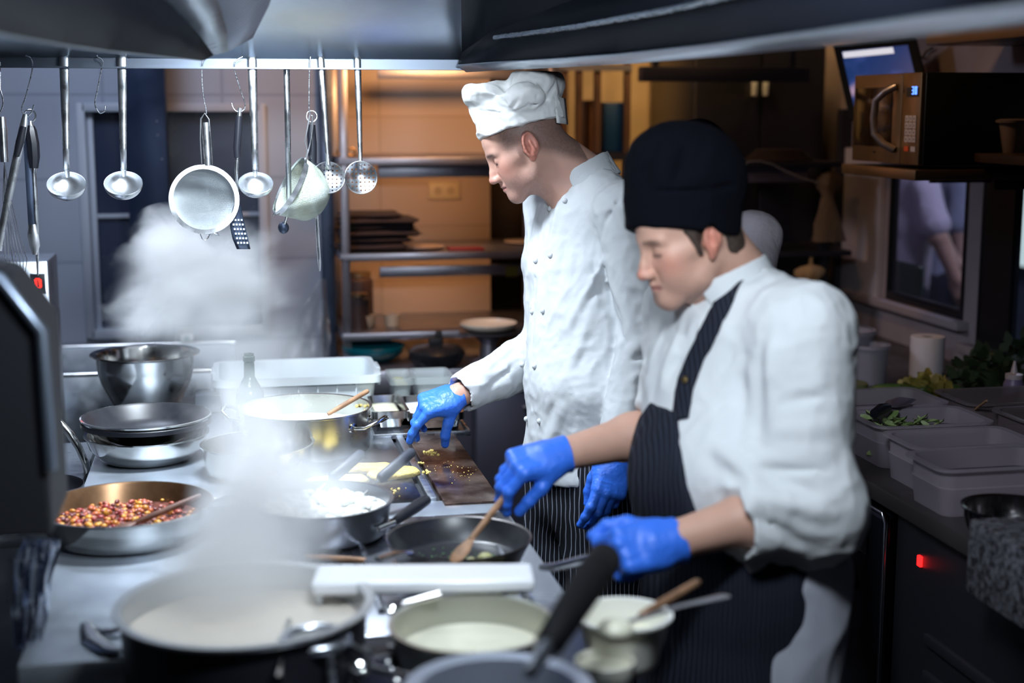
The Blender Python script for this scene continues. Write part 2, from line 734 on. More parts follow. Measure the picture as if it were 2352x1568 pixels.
def head_ops(S, O, R, s=1.0, nose=1.0, lidopen=0.25):
    """adds a head to S; O = ear-level centre, R = frame (forward,left,up)"""
    def T(*p):
        return O + R @ (V(*p) * s)

    def E(c, r, k, op='u', rot=None):
        Rr = R if rot is None else R @ rot
        getattr(S, op)(p_ell(T(*c), V(*r) * s, Rr), k * s)

    def Cc(a, b, ra, rb, k, op='u'):
        getattr(S, op)(p_cap(T(*a), T(*b), ra * s, rb * s), k * s)
    E((-.008, 0, .040), (.100, .0745, .083), .02)
    E((.048, 0, .046), (.045, .050, .048), .02)
    E((.030, 0, -.020), (.053, .053, .080), .022)
    for q in (-1, 1):
        Cc((-.002, .050 * q, -.045), (.018, .047 * q, -.070), .016, .016, .03)
        Cc((.018, .047 * q, -.070), (.070, .016 * q, -.100), .016, .014, .03)
        Cc((.060, .043 * q, -.012), (.030, .058 * q, -.008), .017, .012, .03)
        E((.055, .030 * q, -.045), (.030, .026, .034), .03)
    E((.066, 0, -.072), (.026, .030, .034), .025)
    E((.068, 0, -.030), (.0255, .034, .034), .014)
    E((.078, 0, .008), (.015, .014, .030), .010)
    Cc((.078, -.009, -.100), (.078, .009, -.100), .0175, .0175, .020)
    for q in (-1, 1):
        Cc((.088, .012 * q, .024), (.076, .042 * q, .025), .0095, .008, .016)
        E((.1015, .031 * q, .006), (.017, .017, .0125), .016, 's')
        E((.0745, .031 * q, .004), (.0135, .0170, .0115), .007)          # lid over the eyeball
        Cc((.0895, .020 * q, -.0030), (.0830, .043 * q, -.0036), .0016, .0014, .003, 's')  # lash line
        Cc((.086, .022 * q, -.0065), (.0805, .040 * q, -.0065), .0028, .0022, .006)
    Cc((.091, 0, .018), (.1040, 0, -.020), .0072, .0085, .014)
    Cc((.1040, 0, -.020), (.1110, 0, -.035), .0088, .0105, .008)
    E((.1105, 0, -.0370), (.0118, .0110, .0098), .007)
    for q in (-1, 1):
        E((.1000, .0125 * q, -.0395), (.0130, .0068, .0082), .007)
        E((.1040, .0065 * q, -.0475), (.0055, .0030, .0038), .003, 's')
        E((.0945, .0215 * q, -.0440), (.004, .003, .010), .010, 's')      # nasolabial dip
    Cc((.0985, 0, -.050), (.0975, 0, -.058), .0035, .003, .008)
    for q in (-1, 1):
        Cc((.0975, 0.003 * q, -.0615), (.0800, .0235 * q, -.0675), .0060, .0030, .006)
        Cc((.0945, 0, -.0735), (.0800, .0225 * q, -.0690), .0065, .0030, .006)
        Cc((.1035, 0, -.0675), (.0850, .0240 * q, -.0685), .0017, .0014, .003, 's')
    E((.0785, 0, -.084), (.0140, .020, .017), .010)
    # ears
    for q in (-1, 1):
        ro = rotax((0, 0, 1), 22 * q) @ rotax((0, 1, 0), -12)
        E((-.010, .076 * q, .002), (.0175, .0065, .0300), .008, 'u', ro)
        E((-.006, .0835 * q, -.002), (.0090, .0065, .0140), .004, 's', ro)
        E((-.007, .0835 * q, .015), (.0100, .0045, .0070), .003, 's', ro)
        c = V(-.011, .0805 * q, .003)
        pts = []
        for k in range(15):
            a = math.radians(-150 + k * 20) if k else math.radians(-150)
            a = math.radians(200 - k * 21)
            loc = V(.0165 * math.cos(a), 0, .0305 * math.sin(a) + (.002))
            pts.append(c + ro @ loc)
        # helix rim runs from the front root, over the top, down the back to the lobe
        S.chain([T(*p) for p in pts], [.0034 * s] * len(pts), .003 * s)
        E((-.003, .079 * q, -.029), (.008, .0045, .0085), .005, 'u', ro)
        E((.006, .078 * q, -.003), (.0045, .0045, .0070), .004, 'u')     # tragus
        Cc((-.016, .0815 * q, -.014), (-.015, .0815 * q, .012), .0030, .0026, .003)  # antihelix
    return T


def hand_pts(W, R, side, curls, thumb, s=1.0, spread=(6, 2, -3, -9), fl=1.0):
    """joint points of a hand. W wrist; R columns: x towards fingers, y towards the thumb, z back of the hand.
    curls: per finger (mcp, pip, dip) in degrees. thumb: list of three direction vectors (in the hand frame)."""
    def T(p):
        return W + R @ (V(p) * s)
    out = []
    base = [(.088, .028, 0), (.092, .008, .002), (.087, -.012, 0), (.078, -.030, -.004)]
    ln = [(.044, .026, .022), (.049, .030, .023), (.045, .028, .022), (.035, .021, .019)]
    for b, l, c, sp in zip(base, ln, curls, spread):
        p = V(b)
        pts = [T(p)]
        a = 0
        for li, ci in zip(l, c):
            a += math.radians(ci)
            d = V(math.cos(a), math.sin(math.radians(sp)) * max(.2, math.cos(a)), -math.sin(a))
            p = p + d * li * fl
            pts.append(T(p))
        out.append(pts)
    p = V(.024, .026, -.010)
    tp = [T(p)]
    for d, li in zip(thumb, (.042, .034, .028)):
        d = V(d)
        d = d / np.linalg.norm(d)
        p = p + d * li
        tp.append(T(p))
    return out, tp


def hand_ops(S, W, R, side, curls, thumb, s=1.0, grow=0.0, **kw):
    fp, tp = hand_pts(W, R, side, curls, thumb, s, **kw)

    def T(*p):
        return W + R @ (V(*p) * s)
    g = grow
    S.u(p_box(T(.052, -.001, -.001), V(.044 * s, .040 * s, .0135 * s) + g, .0125 * s, R), .012)
    S.u(p_ell(T(.035, .026, -.010), V(.030, .017, .016) * s + g, R), .014)
    S.u(p_ell(T(.040, -.026, -.008), V(.032, .014, .014) * s + g, R), .014)
    S.u(p_cap(T(-.01, 0, 0), T(.02, 0, 0), .024 * s + g, .026 * s + g, R, (1, 1.05, .78)), .02)
    rad = [(.0105, .0092, .0084, .0072), (.0108, .0094, .0085, .0073), (.0102, .0090, .0080, .0070), (.0090, .0078, .0072, .0063)]
    for pts, r in zip(fp, rad):
        S.u(p_cap(W + R @ (V(.045, (R.T @ (pts[0] - W))[1] / s * .75, .002) * s), pts[0], .010 * s + g, r[0] * s + g), .010)
        for j in range(3):
            S.u(p_cap(pts[j], pts[j + 1], r[j] * s + g, r[j + 1] * s + g), .0032)
        for j in (0, 1, 2):
            S.u(p_sph(pts[j] + R[:, 2] * .0012, r[j] * s * 1.05 + g), .004)
    r = (.0135, .0115, .0102, .0085)
    for j in range(3):
        S.u(p_cap(tp[j], tp[j + 1], r[j] * s + g, r[j + 1] * s + g), .009 if j == 0 else .005)
    return fp, tp


# ================================================================ the setting
TILE = tile_mat('pale_wall_tile', (0.40, 0.44, 0.54), (0.30, 0.33, 0.42), 0.42, 0.30, 0.28)
ORTILE = tile_mat('warm_wall_tile', (0.66, 0.50, 0.40), (0.52, 0.38, 0.28), 0.60, 0.215, 0.35, mortar=0.004)
FLOORM = tile_mat('floor_tile', (0.05, 0.052, 0.06), (0.02, 0.02, 0.025), 0.3, 0.3, 0.35, 'XY')
CEILM = mat('ceiling_paint', (0.03, 0.03, 0.035), 0.8)
PLASTER = mat('cream_plaster', (0.50, 0.38, 0.22), 0.8, noise=(4, 0.15))
LILAC = mat('lilac_plaster', (0.36, 0.31, 0.35), 0.75, noise=(5, 0.15))
BLUEST = mat('blue_grey_steel', (0.016, 0.030, 0.07), 0.38, 0.5, rvar=(8, 0.3, 0.5))
PANE = mat('window_glass', (0.05, 0.06, 0.09), 0.08, alpha=0.25, spec=0.6)
DARKPANE = mat('dark_pane', (0.03, 0.04, 0.08), 0.22, spec=0.6, rvar=(3, .15, .35))
TRIMM = mat('pale_trim', (0.45, 0.49, 0.58), 0.4)
BROWNM = mat('brown_board', (0.055, 0.030, 0.018), 0.6, noise=(5, 0.3))
GREYCAB = mat('grey_cabinet', (0.10, 0.10, 0.14), 0.4, 0.6)
DARKCAB = mat('dark_cabinet', (0.035, 0.033, 0.045), 0.42, 0.5)
BRONZE = mat('bronze_tint_steel', (0.30, 0.20, 0.11), 0.36, 0.9, rvar=(6, 0.3, 0.45))  # bronze tint puts the warm light on the stainless microwave into its colour

struct('floor', MB().box((-3, -1.6, -.05), (4.6, 8.2, 0)), FLOORM)
struct('ceiling', MB().box((-3, -1.6, 2.62), (4.6, 8.2, 2.67)), CEILM)
YL = 5.35


def wall_with_hole(name, m, axis, pos, th, u0, u1, z0, z1, holes):
    """axis 'Y': wall in plane y=pos running along x; 'X': plane x=pos running along y"""
    mb = MB()

    def bx(a0, a1, b0, b1):
        if a1 - a0 < 1e-4 or b1 - b0 < 1e-4:
            return
        if axis == 'Y':
            mb.box((a0, pos, b0), (a1, pos + th, b1))
        else:
            mb.box((pos, a0, b0), (pos + th, a1, b1))
    cur = u0
    for h0, h1, hz0, hz1 in sorted(holes):
        bx(cur, h0, z0, z1)
        bx(h0, h1, z0, hz0)
        bx(h0, h1, hz1, z1)
        cur = h1
    bx(cur, u1, z0, z1)
    return struct(name, mb, m)


wl0, wl1 = at(187, 250, Y=YL), at(610, 752, Y=YL)
wall_with_hole('wall_back', TILE, 'Y', YL, .12, -3, .345, 0, 2.62, [(wl0[0], wl1[0], wl1[2], wl0[2])])
# window_1: metal-framed hatch with a dark pane
wf = MB()
x0, x1, z0, z1 = wl0[0], wl1[0], wl1[2], wl0[2]
for lo, hi in (((x0 - .02, YL - .018, z0 - .02), (x0 + .012, YL + .10, z1 + .02)), ((x1 - .012, YL - .018, z0 - .02), (x1 + .02, YL + .10, z1 + .02)),
               ((x0, YL - .018, z0 - .025), (x1, YL + .10, z0 + .010)), ((x0, YL - .018, z1 - .010), (x1, YL + .10, z1 + .02))):
    wf.box(lo, hi, bev=.004)
win = tag(wf.build('window_1', TRIMM), None, None, None, 'structure')
zb = at(400, 492, Y=YL + .05)[2]
MB().box((x0 + .01, YL + .045, z0 + .01), (x1 - .01, YL + .052, z1 - .01)).build('pane', DARKPANE, win)
MB().box((x0 + .01, YL + .030, zb - .010), (x1 - .01, YL + .045, zb + .006), bev=.003).build('glazing_bar', TRIMM, win)
MB().box((x0 + .012, YL + .02, z0 + .008), (x0 + .035, YL + .045, z1 - .01), bev=.003).build('inner_frame', TRIMM, win)
# end post of the tiled wall
struct('trim_1', MB().box((.345, YL - .02, 0), (.395, YL + .12, 2.62), bev=.004), DARKST)
# recessed pass wall, warm tiles then dark boards
YR = 5.62
struct('wall_pass', MB().box((.39, YR, 0), (1.04, YR + .1, 2.62)), ORTILE)
struct('wall_pass_left', MB().box((.385, YL + .1, 0), (.40, YR, 2.62)), ORTILE)
struct('wall_recess', MB().box((1.04, 6.3, 0), (1.46, 6.4, 2.62)), BROWNM)
struct('wall_recess_left', MB().box((1.035, YR + .1, 0), (1.05, 6.3, 2.62)), BROWNM)
struct('wall_far', MB().box((1.45, 6.0, 0), (2.42, 6.1, 2.62)), PLASTER)
struct('wall_beyond_back', MB().box((2.52, 8.1, 0), (4.6, 8.2, 2.62)), mat('slate_wall', (.12, .14, .24), .8))
struct('wall_rear', MB().box((-3, -1.6, 0), (4.6, -1.5, 2.62)), CEILM)
struct('wall_left', MB().box((-3, -1.6, 0), (-2.9, 8.2, 2.62)), TILE)
# right wall with the street-side windows
XW = 2.42
a0, a1 = at(2045, 405, X=XW), at(2212, 742, X=XW)
a2 = at(2206, 742, X=XW)
b0 = at(2258, 440, X=XW)
hA = (a1[1], a0[1], at(2045, 688, X=XW)[2], 1.60)
hB = (1.9, b0[1], .98, 1.60)
wall_with_hole('wall_right', LILAC, 'X', XW, .03, -1.6, 7.0, 0, 2.62, [hA, hB])
for n_, h in ((2, hA), (3, hB)):
    m_ = MB()
    y0, y1, zz0, zz1 = h
    for lo, hi in (((XW + .0, y0, zz0), (XW + .035, y0 + .03, zz1)), ((XW + .0, y1 - .012, zz0), (XW + .035, y1, zz1)),
                   ((XW + .0, y0 + .03, zz0), (XW + .035, y1 - .012, zz0 + .03)), ((XW + .0, y0 + .03, zz1 - .03), (XW + .035, y1 - .012, zz1))):
        m_.box(lo, hi, bev=.003)
    if n_ == 3:
        m_.box((XW + .004, y1 - .19, zz0), (XW + .032, y1 - .012, zz1))
    wn = tag(m_.build('window_%d' % n_, BLACK), None, None, None, 'structure')
    MB().box((XW + .016, y0 + .03, zz0 + .03), (XW + .020, y1 - .012, zz1 - .03)).build('pane', PANE, wn)
    MB().box((XW - .045, y0 - .04, zz0 - .03), (XW + .02, y1 + .04 + (.25 if n_ == 2 else 0), zz0), bev=.004).build('window_sill', LILAC, wn)
struct('trim_2', MB().box((XW - .03, hA[1] + .02, 1.03), (XW, hA[1] + .34, 1.60), bev=.004), mat('lilac_panel', (.52, .46, .50), .6))
struct('trim_3', MB().box((XW - .05, hA[1] + .34, 0), (XW, hA[1] + .38, 1.75), bev=.004), DARKCAB)
# what is behind the right wall: a pale room with street light
struct('wall_beyond', MB().box((4.5, 1.2, 0), (4.6, 8.2, 2.62)), mat('blue_grey_wall', (.20, .24, .34), .8))

# ---------------------------------------------------------------- pass shelving (back, warm)
zc = at(900, 852, Y=4.95)[2]
ROOTSH = thing('shelf_unit', 'steel shelving on the warm-lit wall behind the white toque', 'shelf', (0, 0, 0))
SHST = mat('shelf_steel', (0.34, 0.33, 0.38), 0.38, 0.9, rvar=(7, .3, .45))
YF = 5.12
for (xa, ya, x2, nm, drop) in ((750, 370, 1.30, 'shelf', 0), (752, 592, 1.30, 'shelf', 0), (752, 776, 1.20, 'shelf', 0)):
    p = at(xa, ya, Y=YF)
    MB().box((.40, YF, p[2] - .016), (x2, YR, p[2] + .012), bev=.003).build(nm, SHST, ROOTSH)
for (xa, ya, xb, yb) in ((868, 408, 1215, 378), (872, 637, 1215, 608), (868, 181, 1250, 162)):
    p, q = at(xa, ya, Y=YF + .16), at(xb, yb, Y=YF + .16)
    MB().box((p[0], YF + .15, p[2]), (1.25, YF + .17, q[2] + .004), bev=.002).build('light_rail', SHST, ROOTSH)
for xx in (.405, 1.17):
    MB().box((xx, YF + .005, zc + .0005), (xx + .03, YF + .035, 2.15), bev=.003).build('upright', SHST, ROOTSH)
    MB().box((xx, YR - .035, zc + .0005), (xx + .03, YR - .005, 2.15), bev=.003).build('upright', SHST, ROOTSH)
p = at(1163, 637, Y=YF + .14)
MB().box((p[0], YF + .140, p[2] + .003), (p[0] + .045, YF + .149, p[2] + .042)).build('price_tag', mat('yellow_card', (.30, .28, .05), .6), ROOTSH)
# lower counter
zc = at(900, 852, Y=4.95)[2]
tag(MB().box((.40, 4.95, zc - .085), (1.32, YR, zc), bev=.006).build('worktop', SHST), 'grey steel worktop under the warm-lit shelves', 'worktop')
cb = thing('cabinet', 'dark grey cabinet below the warm-lit shelves, behind the griddle', 'cabinet', (.40, 4.98, 0))
MB().box((0, 0, .0), (.92, .62, zc - .087)).build('body', GREYCAB, cb)
for k in range(2):
    d = MB().box((.01 + k * .455, -.02, .12), (.45 + k * .455, 0, zc - .10), bev=.003).build('door', GREYCAB, cb)
    MB().box((.18 + k * .455, -.035, zc - .16), (.30 + k * .455, -.02, zc - .145), bev=.003).build('handle', SHST, d)

# things on the pass shelves
def bowl_prof(r, h, base, th=.003, flare=0.0):
    out = [(0, 0), (base, 0)]
    n = 10
    for i in range(1, n + 1):
        t = i / n
        rr = base + (r - base) * math.sin(t * math.pi / 2) ** .9
        out.append((rr, h * (1 - math.cos(t * math.pi / 2)) * .55 + h * .45 * t))
    if flare:
        out.append((r + flare, h + .002))
        out.append((r + flare, h + .005))
        out.append((r - th, h + .003))
    else:
        out.append((r - th * .5, h + th * .5))
    for (a, z) in reversed(out[1:n + 1]):
        out.append((max(a - th, .001), z + th))
    out.append((0, th))
    return out


def plate_prof(r, h=.02, foot=.5):
    return [(0, 0), (r * foot, 0), (r * foot, .003), (r * .7, h * .35), (r, h), (r, h + .003), (r * .7, h * .35 + .005), (r * foot, .007), (0, .007)]


zS = {k: at(752, y, Y=YF)[2] + .012 for k, y in (('a', 370), ('b', 592), ('c', 776))}
CLOTHB = mat('brown_cloth', (0.030, 0.018, 0.020), 0.9, bump=(30, .5))
zz = zS['b'] + .001
for k, (xr, hh, dx) in enumerate(((.245, .030, .0), (.255, .022, .006), (.30, .024, .0), (.27, .020, .012), (.29, .024, -.004), (.22, .016, .010))):
    def wob(u, v, k=k):
        return .006 * math.sin(7 * u + k) * math.cos(5 * v + k)
    mb = MB()
    N_ = 14
    gx0, gx1, gy0, gy1 = .402 + abs(dx), .402 + xr + abs(dx), YF + .03 + dx, YF + .27 + dx
    top, bot = [], []
    for i in range(N_):
        u = i / (N_ - 1)
        rt_, rb_ = [], []
        for j in range(N_):
            v = j / (N_ - 1)
            e = min(1, min(u, 1 - u, v, 1 - v) * 9) ** .5
            x_ = gx0 + (gx1 - gx0) * u + .008 * math.sin(9 * v + k)
            y_ = gy0 + (gy1 - gy0) * v + .006 * math.sin(8 * u + k)
            rt_.append((x_, y_, zz + hh * .5 + hh * .5 * e))
            rb_.append((x_, y_, zz + hh * .5 - hh * .5 * e))
        top.append(rt_)
        bot.append(rb_)
    mb.sheet(top)
    mb.sheet(bot)
    bmesh.ops.remove_doubles(mb.bm, verts=mb.bm.verts, dist=.0004)
    tag(mb.build('folded_cloth', CLOTHB, smooth=70), 'folded dark brown cloth, %s of the pile on the middle shelf' % ['bottom one', 'second from the bottom', 'third from the bottom', 'third from the top', 'second from the top', 'topmost'][k], 'cloth', 'folded cloths on the middle shelf')
    zz += hh + .0005
# cups
CUP = mat('cream_ceramic', (0.60, 0.46, 0.34), 0.35)
for i, (x, lab) in enumerate(((843, 'plain cream cup on the lower shelf, left of its pair'), (903, 'cream cup with crinkled rim on the lower shelf, right of its pair'))):
    p = at(x, 745, Y=YF + .12)
    c = MB().lathe([(0, 0), (.022, 0), (.027, .004), (.033 if i else .036, .048), (.030 if i else .033, .048), (.022, .008), (0, .006)], 28)
    o = c.build('cup', CUP)
    o.location = (p[0], YF + .14, zS['c'])
    tag(o, lab, 'cup', 'cups on the lower pass shelf')
# dark jars under the middle shelf on the left
for i, (x, r_, h_) in enumerate(((790, .055, .19), (770, .045, .13))):
    p = at(x, 700, Y=YF + .3)
    o = thing('storage_jar', ['tall dark storage jar on the lower shelf beside the left upright', 'short dark storage jar in front of the tall one on the lower shelf'][i], 'jar', (.49 - i * .02, YF + .30 - i * .16, zS['c'] + .0005))
    MB().lathe([(0, 0), (r_, 0), (r_, h_ * .85), (r_ * .8, h_ * .9), (r_ * .8, h_ * .92), (0, h_ * .92)], 28).build('body', mat('dark_jar%d' % i, (.05, .03, .03), .4), o)
    MB().lathe([(0, h_ * .92), (r_ * .85, h_ * .92), (r_ * .85, h_), (0, h_)], 28).build('lid', BRONZE, o)
# small parts on top shelf left (rings)
p = at(800, 350, Y=YF + .1)
for i, (x, rr) in enumerate(((783, .016), (806, .013))):
    q = at(x, 343, Y=YF + .10)
    mb = MB().tube([(rr * math.cos(a), 0, rr * math.sin(a)) for a in [2 * math.pi * k / 24 for k in range(24)]], .0045, 8, closed=True)
    o = mb.build('napkin_ring', BRONZE)
    o.location = (q[0], YF + .08, zS['a'] + rr + .0046)
    tag(o, ['larger dark ring standing at the left end of the top shelf', 'smaller dark ring beside the larger one on the top shelf'][i], 'ring', 'rings on the top shelf')
# flat dish and red tray on middle shelf
o = MB().lathe(plate_prof(.075, .010), 40).build('plate', mat('pinkish_ceramic', (.45, .35, .33), .35))
o.location = (.72, YF + .12, zS['b'])
tag(o, 'pale flat plate on the middle shelf beside the cloth pile', 'plate')
tag(MB().box((.80, YF + .02, zS['b']), (.93, YF + .11, zS['b'] + .010), bev=.003).build('tray', mat('red_tray', (.22, .02, .03), .5)), 'small dark red tray on the middle shelf right of the pale plate', 'tray')
tag(MB().lathe([(0, 0), (.010, 0), (.010, .05), (.005, .06), (.005, .085), (0, .085)], 14, M=Matrix.Translation((1.14, YF + .06, zS['b']))).build('pen_bottle', mat('dark_red_plastic', (.10, .01, .03), .5)), 'small dark red bottle standing at the right end of the middle shelf', 'bottle')
tag(MB().lathe(plate_prof(.075, .008), 30, M=Matrix.Translation((1.13, YF + .28, zS['b']))).build('plate', CUP), 'cream plate at the back of the middle shelf, right end', 'plate')
# socket plate on the wall
sp = thing('wall_socket', 'cream double wall socket on the warm tiles between top and middle shelf', 'socket')
p, q = at(984, 458, Y=YR), at(1055, 416, Y=YR)
MB().box((p[0], YR - .012, p[2]), (q[0], YR, q[2]), bev=.003).build('cover_plate', mat('cream_plastic', (.75, .60, .38), .45), sp)
for k in (0, 1):
    cx = p[0] + (q[0] - p[0]) * (.3 + .4 * k)
    MB().lathe([(0, 0), (.015, 0), (.015, .003), (0, .003)], 20, M=Matrix.Translation((cx, YR - .012, (p[2] + q[2]) / 2)) @ Matrix.Rotation(math.pi / 2, 4, 'X')).build('socket_face', mat('shade_plastic%d' % k, (.55, .42, .26), .5), sp)
# bowls on the lower counter
def put_bowl(px_, py_, Yc, r_, h_, base, m, name, lab, cat, **k):
    p = at(px_, py_, Y=Yc)
    o = MB().lathe(bowl_prof(r_, h_, base, **k), 48).build(name, m)
    o.location = (p[0], Yc, zc)
    return tag(o, lab, cat)


put_bowl(857, 800, 5.15, .115, .062, .040, mat('teal_ceramic', (0.0, .12, .16), .3), 'serving_bowl', 'wide teal bowl on the worktop behind the white tub', 'bowl')
bp = thing('lidded_pan', 'black pan with domed lid and upright handle on the back worktop', 'pan', (at(1003, 830, Y=5.015)[0], 5.015, zc))
MB().lathe(bowl_prof(.102, .055, .065), 48).build('body', NONSTICK, bp)
MB().lathe([(.100, .058), (.085, .070), (.04, .078), (0, .080), (0, .076), (.04, .074), (.085, .066), (.098, .055)], 48).build('lid', NONSTICK, bp)
MB().box((-.028, -.012, .078), (.022, .012, .105), bev=.006).box((-.004, -.010, .10), (.020, .010, .130), bev=.006).build('handle', BLACKM, bp)
pc = at(1122, 760, Y=5.01)
zb0 = zc
o = thing('mixing_machine', 'steel scale pedestal carrying the pale dish on the back worktop', 'stand', (pc[0], 5.01, zc))
MB().lathe([(0, 0), (.07, 0), (.07, .01), (.035, .03), (.03, .08), (.05, .105), (.105, .118), (.107, .124), (0, .122)], 40).build('pedestal', SHST, o)
o['category'] = 'stand'
o.name = 'cake_stand'
o['label'] = 'steel pedestal stand carrying the wide pale dish on the back worktop'
o = MB().lathe(bowl_prof(.104, .030, .06), 48).build('dish', mat('cream_dish', (.75, .66, .56), .3))
o.location = (pc[0], 5.01, zc + .1245)
tag(o, 'wide pale shallow dish on the pedestal stand behind the reaching arm', 'dish')

# ---------------------------------------------------------------- pillar, sink and oven at the left back
pl = at(292, 400, Y=5.15)
pr = at(387, 400, Y=5.15)
cl = thing('duct_column', 'dark blue-grey metal column in front of the tiled wall', 'column', (pl[0], 5.15, .92))
MB().box((0, 0, 0), (pr[0] - pl[0], .14, 1.65), bev=.006).build('casing', BLUEST, cl)
for (x, y) in ((360, 278), (362, 310), (372, 365), (374, 533), (370, 542), (314, 778), (327, 766)):
    q = at(x, y, Y=5.149)
    MB().ball((q[0] - pl[0], -.001, q[2] - .92), .0022 if y < 700 else .004, 8).build('rivet', TRIMM, cl)
sk = thing('sink_unit', 'stainless sink with tall front panel at the left behind the worktop', 'sink', (0, 0, 0))
zr = .905
Ys0, Ys1 = at(300, 857, Z=zr)[1], 5.13
mb = MB()
X0, X1 = -1.15, .02
mb.box((X0, Ys0, .60), (X1, Ys0 + .012, zr), bev=.004)
mb.box((X0, Ys1, .60), (X1, Ys1 + .012, zr + .02), bev=.004)
mb.box((X0, Ys0 + .012, .60), (X0 + .012, Ys1, zr)).box((X1 - .012, Ys0 + .012, .60), (X1, Ys1, zr))
mb.box((X0, Ys0 + .012, .60), (X1, Ys1, .612))
mb.build('basin', BRUSH, sk)
MB().tube([(X0, Ys0 + .004, zr), (X1, Ys0 + .004, zr)], .008, 10).tube([(X0, Ys1 + .004, zr + .02), (X1, Ys1 + .004, zr + .02)], .008, 10).build('rim', POLISH, sk)
MB().box((X0, Ys0 - .02, .45), (X1, Ys0, .585), bev=.004).build('front_rail', BRUSH, sk)
for xx in (X0 + .01, X1 - .05):
    for yy in (Ys0 + .02, Ys1 - .05):
        MB().box((xx, yy, 0), (xx + .04, yy + .04, .60)).build('leg', BRUSH, sk)
q = at(118, 1045, Y=Ys0 - .001)
MB().box((q[0] - .06, Ys0 - .002, q[2] - .012), (q[0] + .02, Ys0, q[2] + .018)).build('label', mat('pale_blue_label', (.30, .40, .66), .5), sk)
# white clip on the sink rim
q = at(429, 772, Y=5.12)
o = thing('clip', 'small white plastic clip on the back rim of the sink', 'clip', (q[0], 5.13, zr + .02))
MB().box((-.022, -.01, .008), (.022, .01, .034), bev=.004).build('body', WHITEPL, o)
MB().lathe([(0, 0), (.010, 0), (.010, .002), (0, .002)], 16, M=Matrix.Translation((0, -.010, .022)) @ Matrix.Rotation(math.pi / 2, 4, 'X')).build('badge', mat('green_grey', (.15, .3, .28), .5), o)
# combi oven edge with the display
ov = thing('combi_oven', 'stainless oven at the left with red digit display and knobs', 'oven', (0, 0, 0))
q0, q1 = at(66, 600, Y=4.3), at(119, 790, Y=4.3)
xr = q1[0]
MB().box((xr - .62, 4.3, .0), (xr, 4.54, q0[2]), bev=.006).build('body', BRUSH, ov)
d0, d1 = at(71, 676, Y=4.295), at(103, 628, Y=4.295)
dsp = MB().box((d0[0], 4.292, d0[2]), (d1[0], 4.3, d1[2]), bev=.001).build('display', BLACK, ov)
cx, cz = (d0[0] + d1[0]) / 2, (d0[2] + d1[2]) / 2
LED = mat('red_led', (.3, 0, 0), .5, emit=(1, .02, .01, 5))
mb = MB()
pat = ["01110", "11011", "11011", "11011", "11011", "11011", "11011", "01110"]
for r_i, row in enumerate(pat):
    for c_i, ch in enumerate(row):
        if ch == '1':
            mb.box((cx + (c_i - 2.5) * .0043 + .0004, 4.2905, cz + (3.5 - r_i) * .0038), (cx + (c_i - 1.5) * .0043 - .0004, 4.2918, cz + (4.5 - r_i) * .0038 - .0006))
mb.build('digit', LED, dsp)
for (x, y, mm, nm, r_) in ((96, 706, mat('dark_red_button', (.22, .01, .02), .4), 'button', .014), (98, 745, BLACK, 'knob', .012), (98, 787, BLACK, 'knob', .012)):
    q = at(x, y, Y=4.3)
    MB().lathe([(0, 0), (r_, 0), (r_, .012), (r_ * .8, .016), (0, .016)], 24, M=Matrix.Translation((q[0], 4.3, q[2])) @ Matrix.Rotation(math.pi / 2, 4, 'X')).build(nm, mm, ov)
# chrome spray hose arching down beside the worktop
pts = [at(x, y, Y=yy) for x, y, yy in ((60, 925, 3.62), (100, 942, 3.60), (130, 962, 3.59), (160, 995, 3.58), (182, 1030, 3.57), (197, 1065, 3.56), (204, 1100, 3.56), (206, 1180, 3.56), (206, 1300, 3.56))]
q = [tuple(p_) for p_ in pts]
tag(MB().tube(q, .0095, 14).build('tap_pipe', POLISH), 'curved chrome pipe arching down left of the worktop', 'pipe')
# hanging plastic wrap at the end of the wall
PLW = mat('clear_wrap', (.70, .74, .80), .15, alpha=.30, spec=.8)


def wrap(name, pts_l, pts_r, y, seed, m=PLW):
    rr = random.Random(seed)
    rows = []
    n = 22
    for j in range(n):
        t = j / (n - 1)

        def ip(pts):
            k = min(int(t * (len(pts) - 1)), len(pts) - 2)
            u = t * (len(pts) - 1) - k
            return (pts[k][0] * (1 - u) + pts[k + 1][0] * u, pts[k][1] * (1 - u) + pts[k + 1][1] * u)
        L_, R_ = ip(pts_l), ip(pts_r)
        row = []
        for i in range(20):
            u = i / 19
            x, yy = L_[0] * (1 - u) + R_[0] * u, L_[1] * (1 - u) + R_[1] * u
            row.append(tuple(at(x, yy, Y=y + .03 * math.sin(u * 17 + 3 * t + seed) + .02 * math.sin(u * 31 - 9 * t) + .01 * rr.random())))
        rows.append(row)
    return MB().sheet(rows).build(name, m, smooth=70)


tag(wrap('plastic_wrap', [(735, 640), (690, 720), (660, 780), (640, 835)], [(748, 640), (755, 720), (760, 780), (752, 835)], 5.10, 3), 'crumpled clear plastic hanging beside the wall end, above the white tub', 'plastic wrap')

